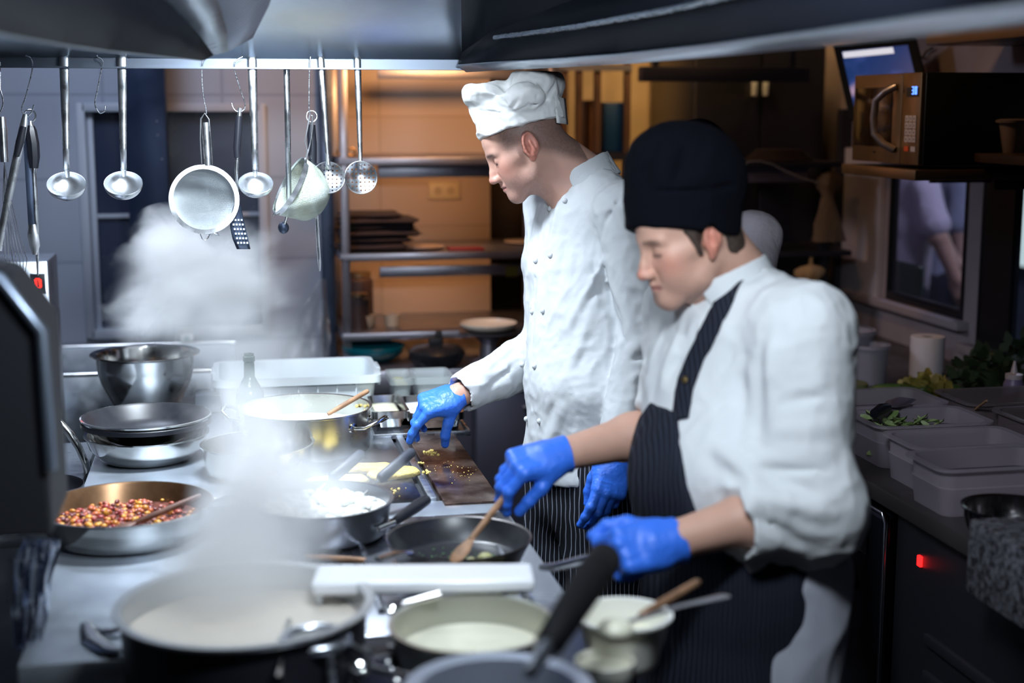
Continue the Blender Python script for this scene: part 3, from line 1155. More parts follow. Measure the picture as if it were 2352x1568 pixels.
# ---------------------------------------------------------------- right side: far shelves, dark fridge, microwave
far = thing('storage_rack', 'dark upright rack with blue and brown folders behind the cooks', 'rack', (0, 0, 0))
for x in (1296, 1330, 1372, 1440):
    q = at(x, 400, Y=5.6)
    MB().box((q[0] - .012, 5.6, 0), (q[0] + .012, 5.63, 2.3)).build('upright', mat('brown_metal%d' % x, (.11, .06, .04), .5, .4), far)
q0, q1 = at(1250, 155, Y=5.6), at(1450, 155, Y=5.6)
MB().box((q0[0], 5.59, q0[2] - .012), (q1[0], 5.62, q0[2] + .012)).build('top_rail', SHST, far)
MB().box((q0[0], 5.59, at(1300, 352, Y=5.6)[2] - .03), (q1[0], 5.95, at(1300, 352, Y=5.6)[2])).build('shelf', DARKCAB, far)
q0, q1 = at(1386, 345, Y=5.67), at(1436, 235, Y=5.67)
zsh = at(1300, 352, Y=5.6)[2]
tag(MB().box((q0[0], 5.66, zsh + .001), (q1[0], 5.80, q1[2]), bev=.004).build('folder', mat('deep_blue_board', (.005, .04, .14), .4)), 'deep blue folder standing in the dark rack beside the yellow wall', 'folder')
q0, q1 = at(1352, 345, Y=5.67), at(1372, 230, Y=5.67)
tag(MB().box((q0[0], 5.66, zsh + .001), (q1[0] - .015, 5.80, q1[2]), bev=.004).build('folder', mat('tan_board', (.25, .13, .07), .5)), 'tan folder standing left of the blue one in the dark rack', 'folder')
fr = thing('fridge', 'tall black fridge with bright door handles behind the black hat', 'fridge', (0, 0, 0))
f0 = at(1590, 300, Y=5.38)
f1 = at(1888, 300, Y=5.38)
MB().box((f0[0], 5.38, 0), (f1[0], 5.96, 2.02), bev=.02).build('body', mat('fridge_black', (.012, .012, .016), .35), fr)
for k in (0, 1):
    xm = (f0[0] + f1[0]) / 2
    dd = MB().box((f0[0] + .005 if k == 0 else xm + .003, 5.352, .08), (xm - .003 if k == 0 else f1[0] - .005, 5.378, 2.0), bev=.006).build('door', mat('fridge_door%d' % k, (.012, .012, .018), .3), fr)
    q = at(1734 + 26 * k, 203, Y=5.33)
    MB().box((q[0] - .008, 5.32, q[2] - .030), (q[0] + .008, 5.353, q[2] + .030), bev=.005).build('handle', WHITEPL, dd)
# long dark beam above
q0, q1 = at(1475, 187, Y=5.2), at(1860, 160, Y=5.2)
tag(MB().box((q0[0], 5.2, q0[2]), (q1[0], 5.26, q0[2] + .055), bev=.004).box((q0[0] + .05, 5.22, q0[2] + .05), (q0[0] + .07, 5.24, 2.62)).box((q1[0] - .07, 5.22, q0[2] + .05), (q1[0] - .05, 5.24, 2.62)).build('canopy_rail', DARKCAB), 'dark horizontal rail spanning above the black fridge', 'rail')
q0 = at(1465, 200, Y=6.9)
struct('trim_4', MB().box((at(1497, 200, Y=5.98)[0], 5.96, 0), (at(1505, 200, Y=5.98)[0], 6.0, 2.6)), mat('pale_post', (.6, .5, .35), .6))
# shelf behind the near cook with pile and cable
zq = at(1800, 372, Y=4.9)[2]
sh = thing('wall_shelf', 'dark shelf with brackets behind the black hat', 'shelf', (0, 0, 0))
xs0, xs1 = at(1690, 372, Y=4.9)[0], at(1935, 372, Y=4.9)[0]
MB().box((xs0, 4.9, zq - .02), (xs1, 5.3, zq), bev=.003).build('board', DARKCAB, sh)
MB().box((xs0 - .0, 4.93, zq - .075), (xs1 - .12, 4.95, zq - .02), bev=.002).build('edge_rail', mat('mauve_metal', (.12, .10, .14), .5, .3), sh)
MB().box((xs0 + .02, 4.95, 0), (xs0 + .05, 4.98, zq - .02)).build('upright', DARKCAB, sh)
MB().box((xs1 - .05, 4.95, 0), (xs1 - .02, 4.98, zq - .02)).build('upright', DARKCAB, sh)
z2 = at(1800, 580, Y=4.9)[2]
MB().box((xs0, 4.92, z2 - .02), (at(1962, 585, Y=4.9)[0], 5.3, z2), bev=.003).build('board', DARKCAB, sh)
mb = MB()
for k in range(4):
    mb.lathe([(0, 0), (.10 - .01 * k, 0), (.105 - .01 * k, .005), (.10 - .01 * k, .010), (0, .010)], 32, sx=1.25, M=Matrix.Translation(((xs0 + xs1) / 2 + .02, 5.05, zq + .0105 * k + .0005)))
tag(mb.build('cap_stack', BROWNM), 'flat brown stack lying on the dark shelf behind the black hat', 'stack')
pts = [at(x, y, Y=4.89) for x, y in ((1702, 382), (1722, 371), (1745, 370), (1775, 378), (1805, 393), (1840, 408), (1880, 420))]
tag(MB().tube([tuple(p_) for p_ in pts], .003, 8).build('cable', mat('grey_cable', (.25, .22, .22), .6)), 'thin pale cable drooping in front of the dark shelf', 'cable')
q = at(1761, 545, Y=5.05)
tag(MB().lathe([(0, 0), (.035, 0), (.048, .085), (.044, .085), (.033, .004), (0, .004)], 28, M=Matrix.Translation((q[0], 5.05, z2 + .0005))).build('beaker', mat('amber_plastic', (.45, .26, .10), .4)), 'amber beaker on the lower dark shelf behind the near cook', 'beaker')
# hanging cloths in warm light
def hang(px_, py_, y, w_, h_, nm, lab, m, seed, ztop=None):
    q = at(px_, py_, Y=y)
    mb = MB().lathe([(0, 0), (w_ * .35, -.01), (w_ * .52, -h_ * .12), (w_ * .50, -h_ * .22), (w_ * .26, -h_ * .34), (w_ * .30, -h_ * .42), (w_ * .60, -h_ * .75), (w_ * .72, -h_), (0, -h_ * .97)], 30,
                    M=Matrix.Translation(q), sy=.5, fn=lambda a, z: 1 + .20 * math.sin(3 * a + seed + z * 25) + .12 * math.sin(7 * a - z * 40))
    mb.box((q[0] - .006, y - .004, q[2] - .02), (q[0] + .006, y + .004, ztop))
    return tag(mb.build(nm, m, smooth=70), lab, 'cloth')


CLW = mat('tan_cloth', (.42, .26, .12), .85, bump=(40, .4))
hang(1862, 606, 4.93, .10, .195, 'hanging_cloth', 'knotted tan cloth hanging beside the near cook shoulder', CLW, 1, z2 - .0195)
hang(1905, 392, 4.93, .085, .26, 'hanging_cloth', 'tan apron bundle hanging from the shelf end below the screen', mat('dim_cloth', (.13, .08, .045), .9, bump=(40, .4)), 2, zq - .0195)
# monitor
mon = thing('monitor', 'tilted black screen showing blue picture above the microwave', 'monitor', (0, 0, 0))
A_, B_, C_ = at(1913, 103, D=4.9), at(2100, 84, D=4.75), at(1952, 275, D=4.85)
ux = B_ - A_
uy = C_ - A_
uy = uy - ux * (uy @ ux) / (ux @ ux) * 0.0
nn = np.cross(ux, uy)
nn /= np.linalg.norm(nn)
if nn @ FWD > 0:
    nn = -nn


def MP(u, v, d=0.0):
    return tuple(A_ + ux * u + uy * v + nn * d)


def slab(u0, u1, v0, v1, d0, d1):
    mb = MB()
    a = [mb.bm.verts.new(MP(u, v, d0)) for u, v in ((u0, v0), (u1, v0), (u1, v1), (u0, v1))]
    b_ = [mb.bm.verts.new(MP(u, v, d1)) for u, v in ((u0, v0), (u1, v0), (u1, v1), (u0, v1))]
    mb.bm.faces.new(a)
    mb.bm.faces.new(b_)
    for i in range(4):
        j = (i + 1) % 4
        mb.bm.faces.new((a[i], a[j], b_[j], b_[i]))
    return mb


slab(0, 1, 0, 1, -.03, 0).build('housing', mat('screen_frame_black', (.002, .002, .003), .6, spec=.15), mon)
SCR = mat('screen_picture', (0, 0, 0), .3)
nt = SCR.node_tree
tc = nt.nodes.new('ShaderNodeTexCoord')
nz = nt.nodes.new('ShaderNodeTexNoise')
nz.inputs['Scale'].default_value = 9
nz.inputs['Detail'].default_value = 1
rp = nt.nodes.new('ShaderNodeValToRGB')
rp.color_ramp.elements[0].color = (.004, .03, .14, 1)
rp.color_ramp.elements[0].position = .44
rp.color_ramp.elements[1].color = (.42, .28, .40, 1)
rp.color_ramp.elements[1].position = .62
e_ = rp.color_ramp.elements.new(.52)
e_.color = (.03, .06, .24, 1)
nt.links.new(tc.outputs['Object'], nz.inputs[0])
nt.links.new(nz.outputs[0], rp.inputs[0])
bs = nt.nodes['Principled BSDF']
nt.links.new(rp.outputs[0], bs.inputs['Emission Color'])
bs.inputs['Emission Strength'].default_value = .9
slab(.09, .90, .10, .90, .0, .001).build('screen', SCR, mon)
slab(.10, .72, .11, .19, .001, .0018).build('title_bar', mat('white_bar', (.6, .6, .6), .4, emit=(.75, .75, .85, .8)), mon)
slab(.35, .55, .5, .6, -.30, -.03).build('wall_bracket', BLACK, mon)
# microwave shelf and microwave
m0 = at(1956, 372, X=1.93)
m1 = at(2110, 380, X=1.93)
zt = at(2110, 166, X=1.93)[2]
zs_ = m1[2] - .012
shf = thing('wall_shelf', 'bronze-lit steel shelf carrying the microwave', 'shelf', (0, 0, 0))
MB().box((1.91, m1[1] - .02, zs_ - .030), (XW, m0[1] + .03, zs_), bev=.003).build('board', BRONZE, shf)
MB().box((2.18, m0[1] - .05, zs_ - .06), (XW, m0[1] - .03, zs_ - .03)).build('bracket', DARKCAB, shf)
MB().box((2.18, m1[1] + .02, zs_ - .06), (XW, m1[1] + .04, zs_ - .03)).build('bracket', DARKCAB, shf)
mw = thing('microwave', 'bronze-lit stainless microwave with black side on the shelf', 'microwave', (1.93, m1[1], zs_ + .012))
Lm = m0[1] - m1[1]
Hm = zt - (zs_ + .012)
MB().box((.012, 0, 0), (.44, Lm, Hm), bev=.004).build('body', BLACK, mw)
for k in range(9):
    for c_ in range(3):
        MB().box((.10 + c_ * .055, -.003, .05 + k * .022), (.135 + c_ * .055, .001, .053 + k * .022)).build('vent_slot', DARKCAB, mw) if (k + c_) % 1 == 0 else None
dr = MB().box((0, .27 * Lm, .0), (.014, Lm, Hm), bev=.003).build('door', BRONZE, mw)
MB().box((-.002, .40 * Lm, .18 * Hm), (.001, Lm * .97, .85 * Hm), bev=.001).build('door_glass', mat('brown_glass', (.012, .007, .004), .12), dr)
hp_ = [(-.004, .34 * Lm, .86 * Hm), (-.030, .38 * Lm, .80 * Hm), (-.046, .44 * Lm, .70 * Hm), (-.048, .45 * Lm, .5 * Hm), (-.046, .44 * Lm, .33 * Hm), (-.030, .38 * Lm, .22 * Hm), (-.004, .33 * Lm, .15 * Hm)]
MB().tube(hp_, .011, 12).build('handle', mat('grey_handle', (.22, .20, .22), .35, .8), dr)
mb = MB()
for k, x_ in enumerate((0, 1, 2, 3)):
    mb.box((-.001, (.66 - .012 * k) * Lm, .108 * Hm), (0, (.667 - .012 * k) * Lm, .125 * Hm))
mb.build('badge', BLACK, dr)
cp = MB().box((0, .005, .0), (.014, .265 * Lm, Hm), bev=.003).build('control_panel', BRONZE, mw)
MB().box((-.002, .04 * Lm, .74 * Hm), (.001, .20 * Lm, .84 * Hm)).build('display', BLACK, cp)
BL = mat('blue_led', (0, 0, .2), .5, emit=(.10, .25, 1, 3.2))
mb = MB()
# clock digits "30"
for dx_, segs in ((0, 'abcdg'), (.018, 'abcdef')):
    y_ = .125 * Lm - dx_
    z_ = .765 * Hm
    w__, h__, t_ = .011, .022, .003
    R_ = {'a': ((0, h__ - t_), (w__, h__)), 'd': ((0, 0), (w__, t_)), 'g': ((0, h__ / 2 - t_ / 2), (w__, h__ / 2 + t_ / 2)), 'b': ((w__ - t_, h__ / 2), (w__, h__)),
          'c': ((w__ - t_, 0), (w__, h__ / 2)), 'f': ((0, h__ / 2), (t_, h__)), 'e': ((0, 0), (t_, h__ / 2))}
    for s_ in segs:
        (u0, v0), (u1, v1) = R_[s_]
        mb.box((-.003, y_ - u1, z_ + v0), (-.002, y_ - u0, z_ + v1))
mb.build('clock_digits', BL, cp)
KEYM = mat('key_grey', (.40, .38, .44), .5)
mb = MB()
mk = MB()
for r_i in range(4):
    for c_i in range(3):
        y_ = .205 * Lm - c_i * .052 * Lm
        z_ = .625 * Hm - r_i * .075 * Hm - .04
        mb.box((-.002, y_ - .045 * Lm, z_), (.0, y_, z_ + .065 * Hm))
        mk.box((-.0026, y_ - .026 * Lm, z_ + .018 * Hm), (-.002, y_ - .018 * Lm, z_ + .045 * Hm))
mb.build('keypad', KEYM, cp)
mk.build('key_marks', BLACK, cp)
MB().box((-.002, .145 * Lm, .145 * Hm), (0, .205 * Lm, .20 * Hm)).build('stop_key', mat('orange_key', (.5, .07, .01), .5), cp)
MB().box((-.002, .05 * Lm, .145 * Hm), (0, .115 * Lm, .20 * Hm)).build('start_key', KEYM, cp)
# near shelf with plastic tub
q0, q1 = at(2145, 345, X=2.12), at(2352, 360, X=2.12)
s2 = thing('wall_shelf', 'brown-lit shelf nearer than the microwave, holding the small tub', 'shelf', (0, 0, 0))
MB().box((2.10, 2.3, q0[2] - .026), (XW, q0[1] - .13, q0[2]), bev=.003).build('board', mat('brown_steel', (.14, .08, .05), .4, .8), s2)
for yy in (2.5, 3.2):
    MB().box((2.25, yy, q0[2] - .12), (XW, yy + .02, q0[2] - .026)).build('bracket', DARKCAB, s2)
qt = at(2305, 300, X=2.20)
tb = thing('storage_tub', 'small lidded plastic tub on the brown-lit shelf at the right edge', 'tub', (2.22, qt[1], q0[2] + .0005))
TUBD = mat('smoky_plastic', (.30, .24, .26), .4, alpha=.75)
MB().lathe([(0, 0), (.040, 0), (.056, .085), (.053, .085), (.038, .003), (0, .003)], 32).build('body', TUBD, tb)
MB().lathe([(0, .085), (.064, .085), (.066, .092), (.05, .096), (0, .096)], 32).build('lid', TUBD, tb)
q0 = at(2140, 105, X=2.15)
s3 = thing('wall_shelf', 'bronze top shelf at the upper right above the microwave', 'shelf', (0, 0, 0))
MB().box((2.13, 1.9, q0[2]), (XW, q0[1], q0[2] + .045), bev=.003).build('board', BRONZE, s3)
for yy in (2.6, 3.8):
    MB().box((2.25, yy, q0[2] + .045), (XW, yy + .02, q0[2] + .12)).build('bracket', DARKCAB, s3)
pts = [tuple(at(x, y, X=2.40)) for x, y in ((2108, 132), (2120, 131), (2128, 118), (2142, 110))]
tag(MB().tube(pts, .004, 8).build('cable', BLACK), 'black cable running from the screen to the bronze top shelf', 'cable')

# ---------------------------------------------------------------- right worktop and its things
RX = 1.46
tag(MB().box((RX - .02, 1.9, .86), (XW, 5.2, .90), bev=.005).build('worktop', mat('dark_worktop', (.045, .038, .04), .32, rvar=(10, .25, .45))), 'dark worktop under the plastic tubs along the right wall', 'worktop')
y1_ = at(2047, 1300, X=RX)[1]
ff = thing('undercounter_fridge', 'black under-counter fridge with rounded steel door edge', 'fridge', (0, 0, 0))
MB().box((RX + .03, y1_ + .02, .05), (XW - .05, y1_ + .62, .858), bev=.004).build('body', BLACK, ff)
DOORM = mat('fridge_front', (.030, .032, .048), .22, .7)
dd = MB().box((RX - .012, y1_ + .02, .07), (RX + .028, y1_ + .62, .835), bev=.016, seg=4).build('door', DOORM, ff)
MB().tube([(RX - .010, y1_ + .016, .08), (RX - .010, y1_ + .016, .82), (RX - .010, y1_ + .03, .838), (RX - .010, y1_ + .60, .838)], .006, 10).build('door_edge', mat('edge_steel', (.5, .5, .56), .22, 1.0), dd)
MB().box((RX - .020, y1_ + .10, .72), (RX - .008, y1_ + .24, .77), bev=.004).build('handle', mat('handle_steel', (.32, .27, .30), .3, .9), dd)
un = thing('undercounter_unit', 'black under-counter unit with red lamp and slatted vents', 'cabinet', (0, 0, 0))
MB().box((RX + .01, 1.95, .05), (XW - .05, y1_ + .0, .858), bev=.004).build('body', mat('unit_black', (.012, .012, .016), .4), un)
q = at(2113, 1288, X=RX + .008)
MB().box((RX + .004, q[1] - .008, q[2] - .012), (RX + .012, q[1] + .008, q[2] + .012), bev=.002).build('indicator_lamp', mat('red_lamp', (.5, 0, 0), .4, emit=(1, .01, .01, 4)), un)
for k in range(4):
    MB().box((RX + .0, 2.05, .60 - k * .085), (RX + .02, 2.72, .625 - k * .085), M=None, bev=.003).build('vent_slat', mat('slat_grey%d' % k, (.035, .035, .045), .4, .5), un)
# granite block
gq = at(2262, 1320, X=1.40)
mb = MB().box((1.36, 1.95, .84), (1.85, at(2265, 1252, X=1.40)[1], .985), bev=.006)
GRAN = mat('granite', (.20, .20, .23), .35, noise=(90, .85), rvar=(60, .2, .5))
tag(mb.build('granite_slab', GRAN), 'speckled grey granite block at the right edge in front of the worktop', 'slab')

TUBM = mat('frosted_tub', (.36, .30, .35), .38, alpha=.55, trans=None, spec=.4)


def gn_tub(cx, cy, w_, l_, h_, rz, lab, empty=True, group=None, m=TUBM):
    """w_ along x, l_ along y"""
    t = thing('storage_tub', lab, 'tub', (cx, cy, .9005), rz, group)
    def rrect(hw, hl, r_, z, n=6):
        out = []
        for (sx_, sy_, a0_) in ((1, 1, 0), (-1, 1, 90), (-1, -1, 180), (1, -1, 270)):
            for k in range(n + 1):
                a = math.radians(a0_ + 90 * k / n)
                out.append((sx_ * (hw - r_) + r_ * math.cos(a), sy_ * (hl - r_) + r_ * math.sin(a), z))
        return out
    mb = MB()
    ins = .90
    loops = [rrect(w_ / 2 * ins, l_ / 2 * ins, .025, 0), rrect(w_ / 2 * .955, l_ / 2 * .955, .03, h_ * .60), rrect(w_ / 2 * .985 - .006, l_ / 2 * .985 - .006, .03, h_ * .62), rrect(w_ / 2 * .99 - .006, l_ / 2 * .99 - .006, .03, h_ - .002),
             rrect(w_ / 2 + .006, l_ / 2 + .006, .034, h_ - .001), rrect(w_ / 2 + .006, l_ / 2 + .006, .034, h_ + .004), rrect(w_ / 2 * .985 - .008, l_ / 2 * .985 - .008, .03, h_ + .003),
             rrect(w_ / 2 * .97 - .008, l_ / 2 * .97 - .008, .03, h_ * .62), rrect(w_ / 2 * .94, l_ / 2 * .94, .028, h_ * .58), rrect(w_ / 2 * ins - .004, l_ / 2 * ins - .004, .024, .003)]
    vs = [[mb.bm.verts.new(p_) for p_ in lp_] for lp_ in loops]
    n = len(vs[0])
    for A, B in zip(vs[:-1], vs[1:]):
        for i in range(n):
            j = (i + 1) % n
            mb.bm.faces.new((A[i], A[j], B[j], B[i]))
    mb.bm.faces.new(vs[0][::-1])
    mb.bm.faces.new(vs[-1])
    mb.build('body', m, t)
    return t


gn_tub(1.60, 2.74, .30, .175, .10, 0, 'nearest frosted empty tub, above the red lamp', group='frosted tubs on the right worktop')
gn_tub(1.64, 2.935, .30, .175, .10, 0, 'frosted empty tub just behind the nearest one', group='frosted tubs on the right worktop')
LT = gn_tub(1.655, 3.16, .30, .20, .10, 0, 'frosted tub of cut green leaves beside the near cook sleeve', group='frosted tubs on the right worktop')
gn_tub(1.66, 3.40, .30, .22, .10, 0, 'frosted tub with the black-handled slicer lying across it', group='frosted tubs on the right worktop')
TUBM2 = mat('smoked_tub', (.16, .12, .13), .3, alpha=.6)
gn_tub(1.99, 3.36, .28, .20, .10, 0, 'smoky tub with a stick in it, behind the leafy tub', group='smoky tubs on the right worktop', m=TUBM2)
gn_tub(2.02, 3.13, .28, .18, .10, 0, 'empty smoky tub between the others along the wall', group='smoky tubs on the right worktop', m=TUBM2)
gn_tub(2.04, 2.90, .28, .18, .10, 0, 'smoky tub nearest the right picture edge', group='smoky tubs on the right worktop', m=TUBM2)
LEAF = mat('green_leaf', (.16, .24, .07), .5, noise=(20, .4), col2=(.30, .36, .16))
mb = MB()
rl = random.Random(7)
for k in range(150):
    a = rl.uniform(0, 6.28)
    c = Vector((rl.uniform(-.12, .05), rl.uniform(-.07, .07), .012 + .075 * rl.random() ** .7))
    ln = rl.uniform(.02, .045)
    d_ = Vector((math.cos(a), math.sin(a), rl.uniform(-.3, .5))) * ln
    sd = Vector((-math.sin(a), math.cos(a), rl.uniform(-.6, .6))).normalized() * ln * .28
    rows = []
    for i in range(4):
        t = i / 3
        wv = math.sin(math.pi * (t * .9 + .05))
        rows.append([tuple(c + d_ * t - sd * wv + Vector((0, 0, .004 * t))), tuple(c + d_ * t + Vector((0, 0, -.004))), tuple(c + d_ * t + sd * wv)])
    mb.sheet(rows)
lf = mb.build('cut_leaves', LEAF, smooth=60)
lf.location = (1.655, 3.16, .905)
tag(lf, 'shredded green leaves heaped in the frosted tub', 'leaves', None, 'stuff')
sl = thing('slicer', 'vegetable slicer with black handle lying across the far frosted tub', 'slicer', (0, 0, 0))
h0, h1 = at(2008, 950, Z=1.012), at(2040, 935, Z=1.018)
h2, h3 = at(2045, 933, Z=1.014), at(2082, 915, Z=1.014)
MB().tube([tuple(h0), tuple((h0 + h1) / 2 + V(0, 0, .004)), tuple(h1)], [.012, .014, .010], 12).build('handle', BLACK, sl)
MB().tube([tuple(h2), tuple((h2 + h3) / 2), tuple(h3)], [.020, .032, .026], 12, flat=.1, upv=(0, 0, 1)).build('blade', mat('mauve_blade', (.30, .25, .32), .25, .8), sl)
# steel bowl
q = at(2310, 1195, D=2.75)
o = MB().lathe(bowl_prof(.088, .080, .045, .002, .006), 48).build('mixing_bowl', mat('dark_polish', (.45, .42, .44), .16, 1.0))
o.location = (1.66, 2.42, .9005)
o.location = tuple(at(2318, 1225, Z=.93)[:2]) + (.9005,)
tag(o, 'small shiny steel bowl on the right worktop beside the granite', 'bowl')
# kitchen roll
q = at(2127, 860, Z=.905)
kr = thing('kitchen_roll', 'white kitchen roll standing on the dark worktop under the window', 'kitchen roll', (q[0], q[1], .9005))
MB().lathe([(.018, 0), (.053, 0), (.054, .004), (.054, .126), (.053, .13), (.018, .13), (.018, .0)], 48).build('paper', mat('paper_white', (.66, .62, .68), .9, bump=(60, .2)), kr)
MB().lathe([(.0175, .002), (.0175, .128), (.0160, .128), (.0160, .002)], 24).build('core', mat('card_tube', (.06, .04, .03), .9), kr)
# pale tubs further back
for i, (x, y, r_, h_, lab) in enumerate(((1942, 800, .085, .15, 'tall pale bucket by the far end of the right worktop'), (1995, 815, .060, .12, 'smaller pale bucket right of the tall one'))):
    q = at(x, y + 60, Z=.905)
    o = thing('bucket', lab, 'bucket', (q[0], min(q[1], 4.9 - i * .2), .9005))
    MB().lathe([(0, 0), (r_ * .85, 0), (r_, h_), (r_ * .96, h_), (r_ * .82, .004), (0, .004)], 36).build('body', mat('bucket_grey%d' % i, (.30, .28, .34), .5), o)
    MB().lathe([(r_ * .98, h_ * .93), (r_ * 1.06, h_ * .93), (r_ * 1.06, h_ + .003), (r_ * .96, h_ + .003)], 36).build('rim', mat('rim_grey%d' % i, (.34, .32, .40), .45), o)
# green container and vegetables
q = at(1948, 895, Z=.93)
tag(MB().lathe([(0, 0), (.05, 0), (.058, .045), (.056, .052), (0, .055)], 32, M=Matrix.Translation((q[0], q[1], .9005))).build('food_tub', mat('olive_tub', (.18, .20, .08), .45)), 'olive green tub behind the far frosted tub', 'tub')
VEG = mat('dark_green_veg', (.05, .11, .025), .35)
for i, (x, y, ln, rz_) in enumerate(((2040, 908, .16, .2), (2075, 895, .20, -.3), (2110, 905, .15, .5), (2150, 898, .18, .1))):
    q = at(x, y, Z=.92)
    mb = MB().tube([(-ln / 2, 0, .018), (-ln * .4, 0, .019), (0, .004, .020), (ln * .4, 0, .019), (ln / 2, 0, .018)], [.006, .016, .018, .016, .006], 14)
    o = mb.build('courgette', VEG)
    o.location = (q[0], q[1], .9005)
    o.rotation_euler = (0, 0, rz_)
    tag(o, 'dark green courgette behind the frosted tubs, %s of four from the left' % ['first', 'second', 'third', 'fourth'][i], 'courgette', 'courgettes on the right worktop')
PEEL = mat('yellow_leaf', (.32, .25, .05), .5, noise=(25, .5))


def foliage(cx, cy, z0, r_, h_, n, m, nm, lab, cat, seed, kind=None, ls=.04):
    rr = random.Random(seed)
    mb = MB()
    for k in range(n):
        th_, ph = rr.uniform(0, 6.28), rr.uniform(0, 1)
        d_ = Vector((math.cos(th_) * math.sqrt(1 - ph * ph), math.sin(th_) * math.sqrt(1 - ph * ph), ph))
        c = Vector((cx, cy, z0)) + Vector((d_.x * r_, d_.y * r_, d_.z * h_)) * rr.uniform(.55, 1)
        t_ = (d_ + Vector((rr.uniform(-.6, .6), rr.uniform(-.6, .6), rr.uniform(-.3, .6)))).normalized() * rr.uniform(.6, 1.2) * ls
        s_ = t_.cross(Vector((rr.random(), rr.random(), rr.random()))).normalized() * ls * .4
        mb.sheet([[tuple(c - s_ * .2), tuple(c + s_ * .2)], [tuple(c + t_ * .5 - s_), tuple(c + t_ * .5 + s_)], [tuple(c + t_ - s_ * .3), tuple(c + t_ + s_ * .3)]])
    mb.lathe([(0, 0), (r_ * .6, 0), (r_ * .7, h_ * .5), (0, h_ * .7)], 12, M=Matrix.Translation((cx, cy, z0)))
    return tag(mb.build(nm, m, smooth=60), lab, cat, None, kind)


q = at(2095, 858, Z=.95)
foliage(q[0], q[1] - .1, .9005, .07, .05, 70, PEEL, 'salad_head', 'yellowish leafy head beside the kitchen roll', 'salad', 5)
DKG = mat('dark_herb', (.020, .035, .012), .6)
q = at(2262, 860, Z=.95)
foliage(q[0], q[1], .9005, .095, .135, 130, DKG, 'herb_bunch', 'dark curly herb bunch below the second window', 'herbs', 6)
q = at(2342, 850, Z=.95)
foliage(q[0], q[1], .9005, .08, .15, 100, DKG, 'herb_bunch', 'dark herb bunch at the right edge of the photo', 'herbs', 8)
q = at(2322, 960, Z=.90)
sq = thing('squeeze_bottle', 'mauve squeeze bottle with pointed nozzle at the right edge', 'bottle', (2.12, 3.22, .9005))
sq.location = (at(2325, 930, Z=.93)[0], at(2325, 930, Z=.93)[1], .9005)
MB().lathe([(0, 0), (.027, 0), (.028, .01), (.028, .09), (.022, .105), (0, .105)], 24).build('body', mat('mauve_plastic', (.20, .15, .28), .4), sq)
MB().lathe([(.024, .105), (.024, .118), (.010, .122), (.003, .155), (0, .155)], 24).build('nozzle', mat('pale_nozzle', (.5, .42, .45), .4), sq)
q = at(2250, 935, Z=1.0)
tag(MB().tube([tuple(at(2240, 940, Z=.99)), tuple(at(2266, 920, Z=1.03))], .003, 8).build('skewer', WOOD), 'thin wooden stick leaning in the smoky tub', 'stick')

# things beyond the window
q = at(2078, 640, X=2.62)
o = thing('chair', 'dark green chair back seen through the window', 'chair', (2.62, q[1], 0))
MB().box((-.02, -.13, .66), (.02, .24, at(2080, 602, X=2.62)[2]), bev=.018, seg=3).build('backrest', mat('bottle_green', (.005, .022, .015), .5), o)
MB().box((-.0, -.21, .42), (.20, .21, .46), bev=.01).build('seat', BLACKM, o)
for sx_, sy_ in ((.02, -.19), (.02, .19), (.18, -.19), (.18, .19)):
    MB().box((sx_ - .015, sy_ - .015, 0), (sx_ + .015, sy_ + .015, .66 if sx_ < .1 else .42)).build('leg', BLACKM, o)
tb = thing('table', 'pale table seen through the window with glass on it', 'table', (2.72, at(2160, 690, X=2.72)[1] - .12, 0))
MB().box((-.10, -.55, .84), (.12, .05, .87), bev=.004).build('tabletop', mat('lilac_top', (.34, .31, .42), .3), tb)
for sx_, sy_ in ((-.07, -.50), (-.07, .01), (.09, -.50), (.09, .01)):
    MB().box((sx_ - .02, sy_ - .02, 0), (sx_ + .02, sy_ + .02, .84)).build('leg', BLACKM, tb)
# bright street window in the far room
q0 = at(2214, 430, X=4.48)
STREET = mat('street_light_pane', (.6, .7, .75), .5, emit=(.62, .80, .85, 1.3))
wn = tag(MB().box((4.47, 4.6, .9), (4.50, 6.3, 2.3), bev=.004).build('window_4', BLACK), None, None, None, 'structure')
MB().box((4.465, 5.9, .96), (4.47, 6.2, 2.24)).build('pane', STREET, wn)
wn = tag(MB().box((4.47, 6.45, .80), (4.50, 8.08, 2.3), bev=.004).build('window_5', BLACK), None, None, None, 'structure')
MB().box((4.465, 7.88, .86), (4.47, 8.04, 1.62)).build('pane', STREET, wn)
MB().box((4.465, 6.6, .86), (4.47, 7.42, 1.62)).build('pane', STREET, wn)


# ================================================================ extraction hood
hood = thing('extraction_hood', 'large stainless extraction hood over the cooking line', 'hood', (0, 0, 0))
HY = 3.60
ZL, ZT = 1.846, 1.872
MB().box((-1.25, HY, ZL), (.615, HY + .012, ZT)).box((-1.25, HY - .02, ZL), (.615, HY, ZL + .004)).build('rail', mat('rail_steel', (.20, .23, .28), .38, 1.0), hood)
HP = mat('hood_panel', (0.62, 0.70, 0.80), 0.31, 1.0, noise=(5, .10, (1, 1, 3)))
MB().sheet([[(-1.25 + .2 * i, HY - .002, ZT) for i in range(11)], [(-1.25 + .2 * i, HY - .004, 2.60) for i in range(11)]]).build('far_panel', HP, hood, solid=.004)
# vertical seam on the right part of the panel
p, q = at(1114, 132, Y=HY - .02), at(1112, 20, Y=HY - .04)
MB().tube([tuple(p), tuple(q)], .0018, 6).build('seam', DARKST, hood)
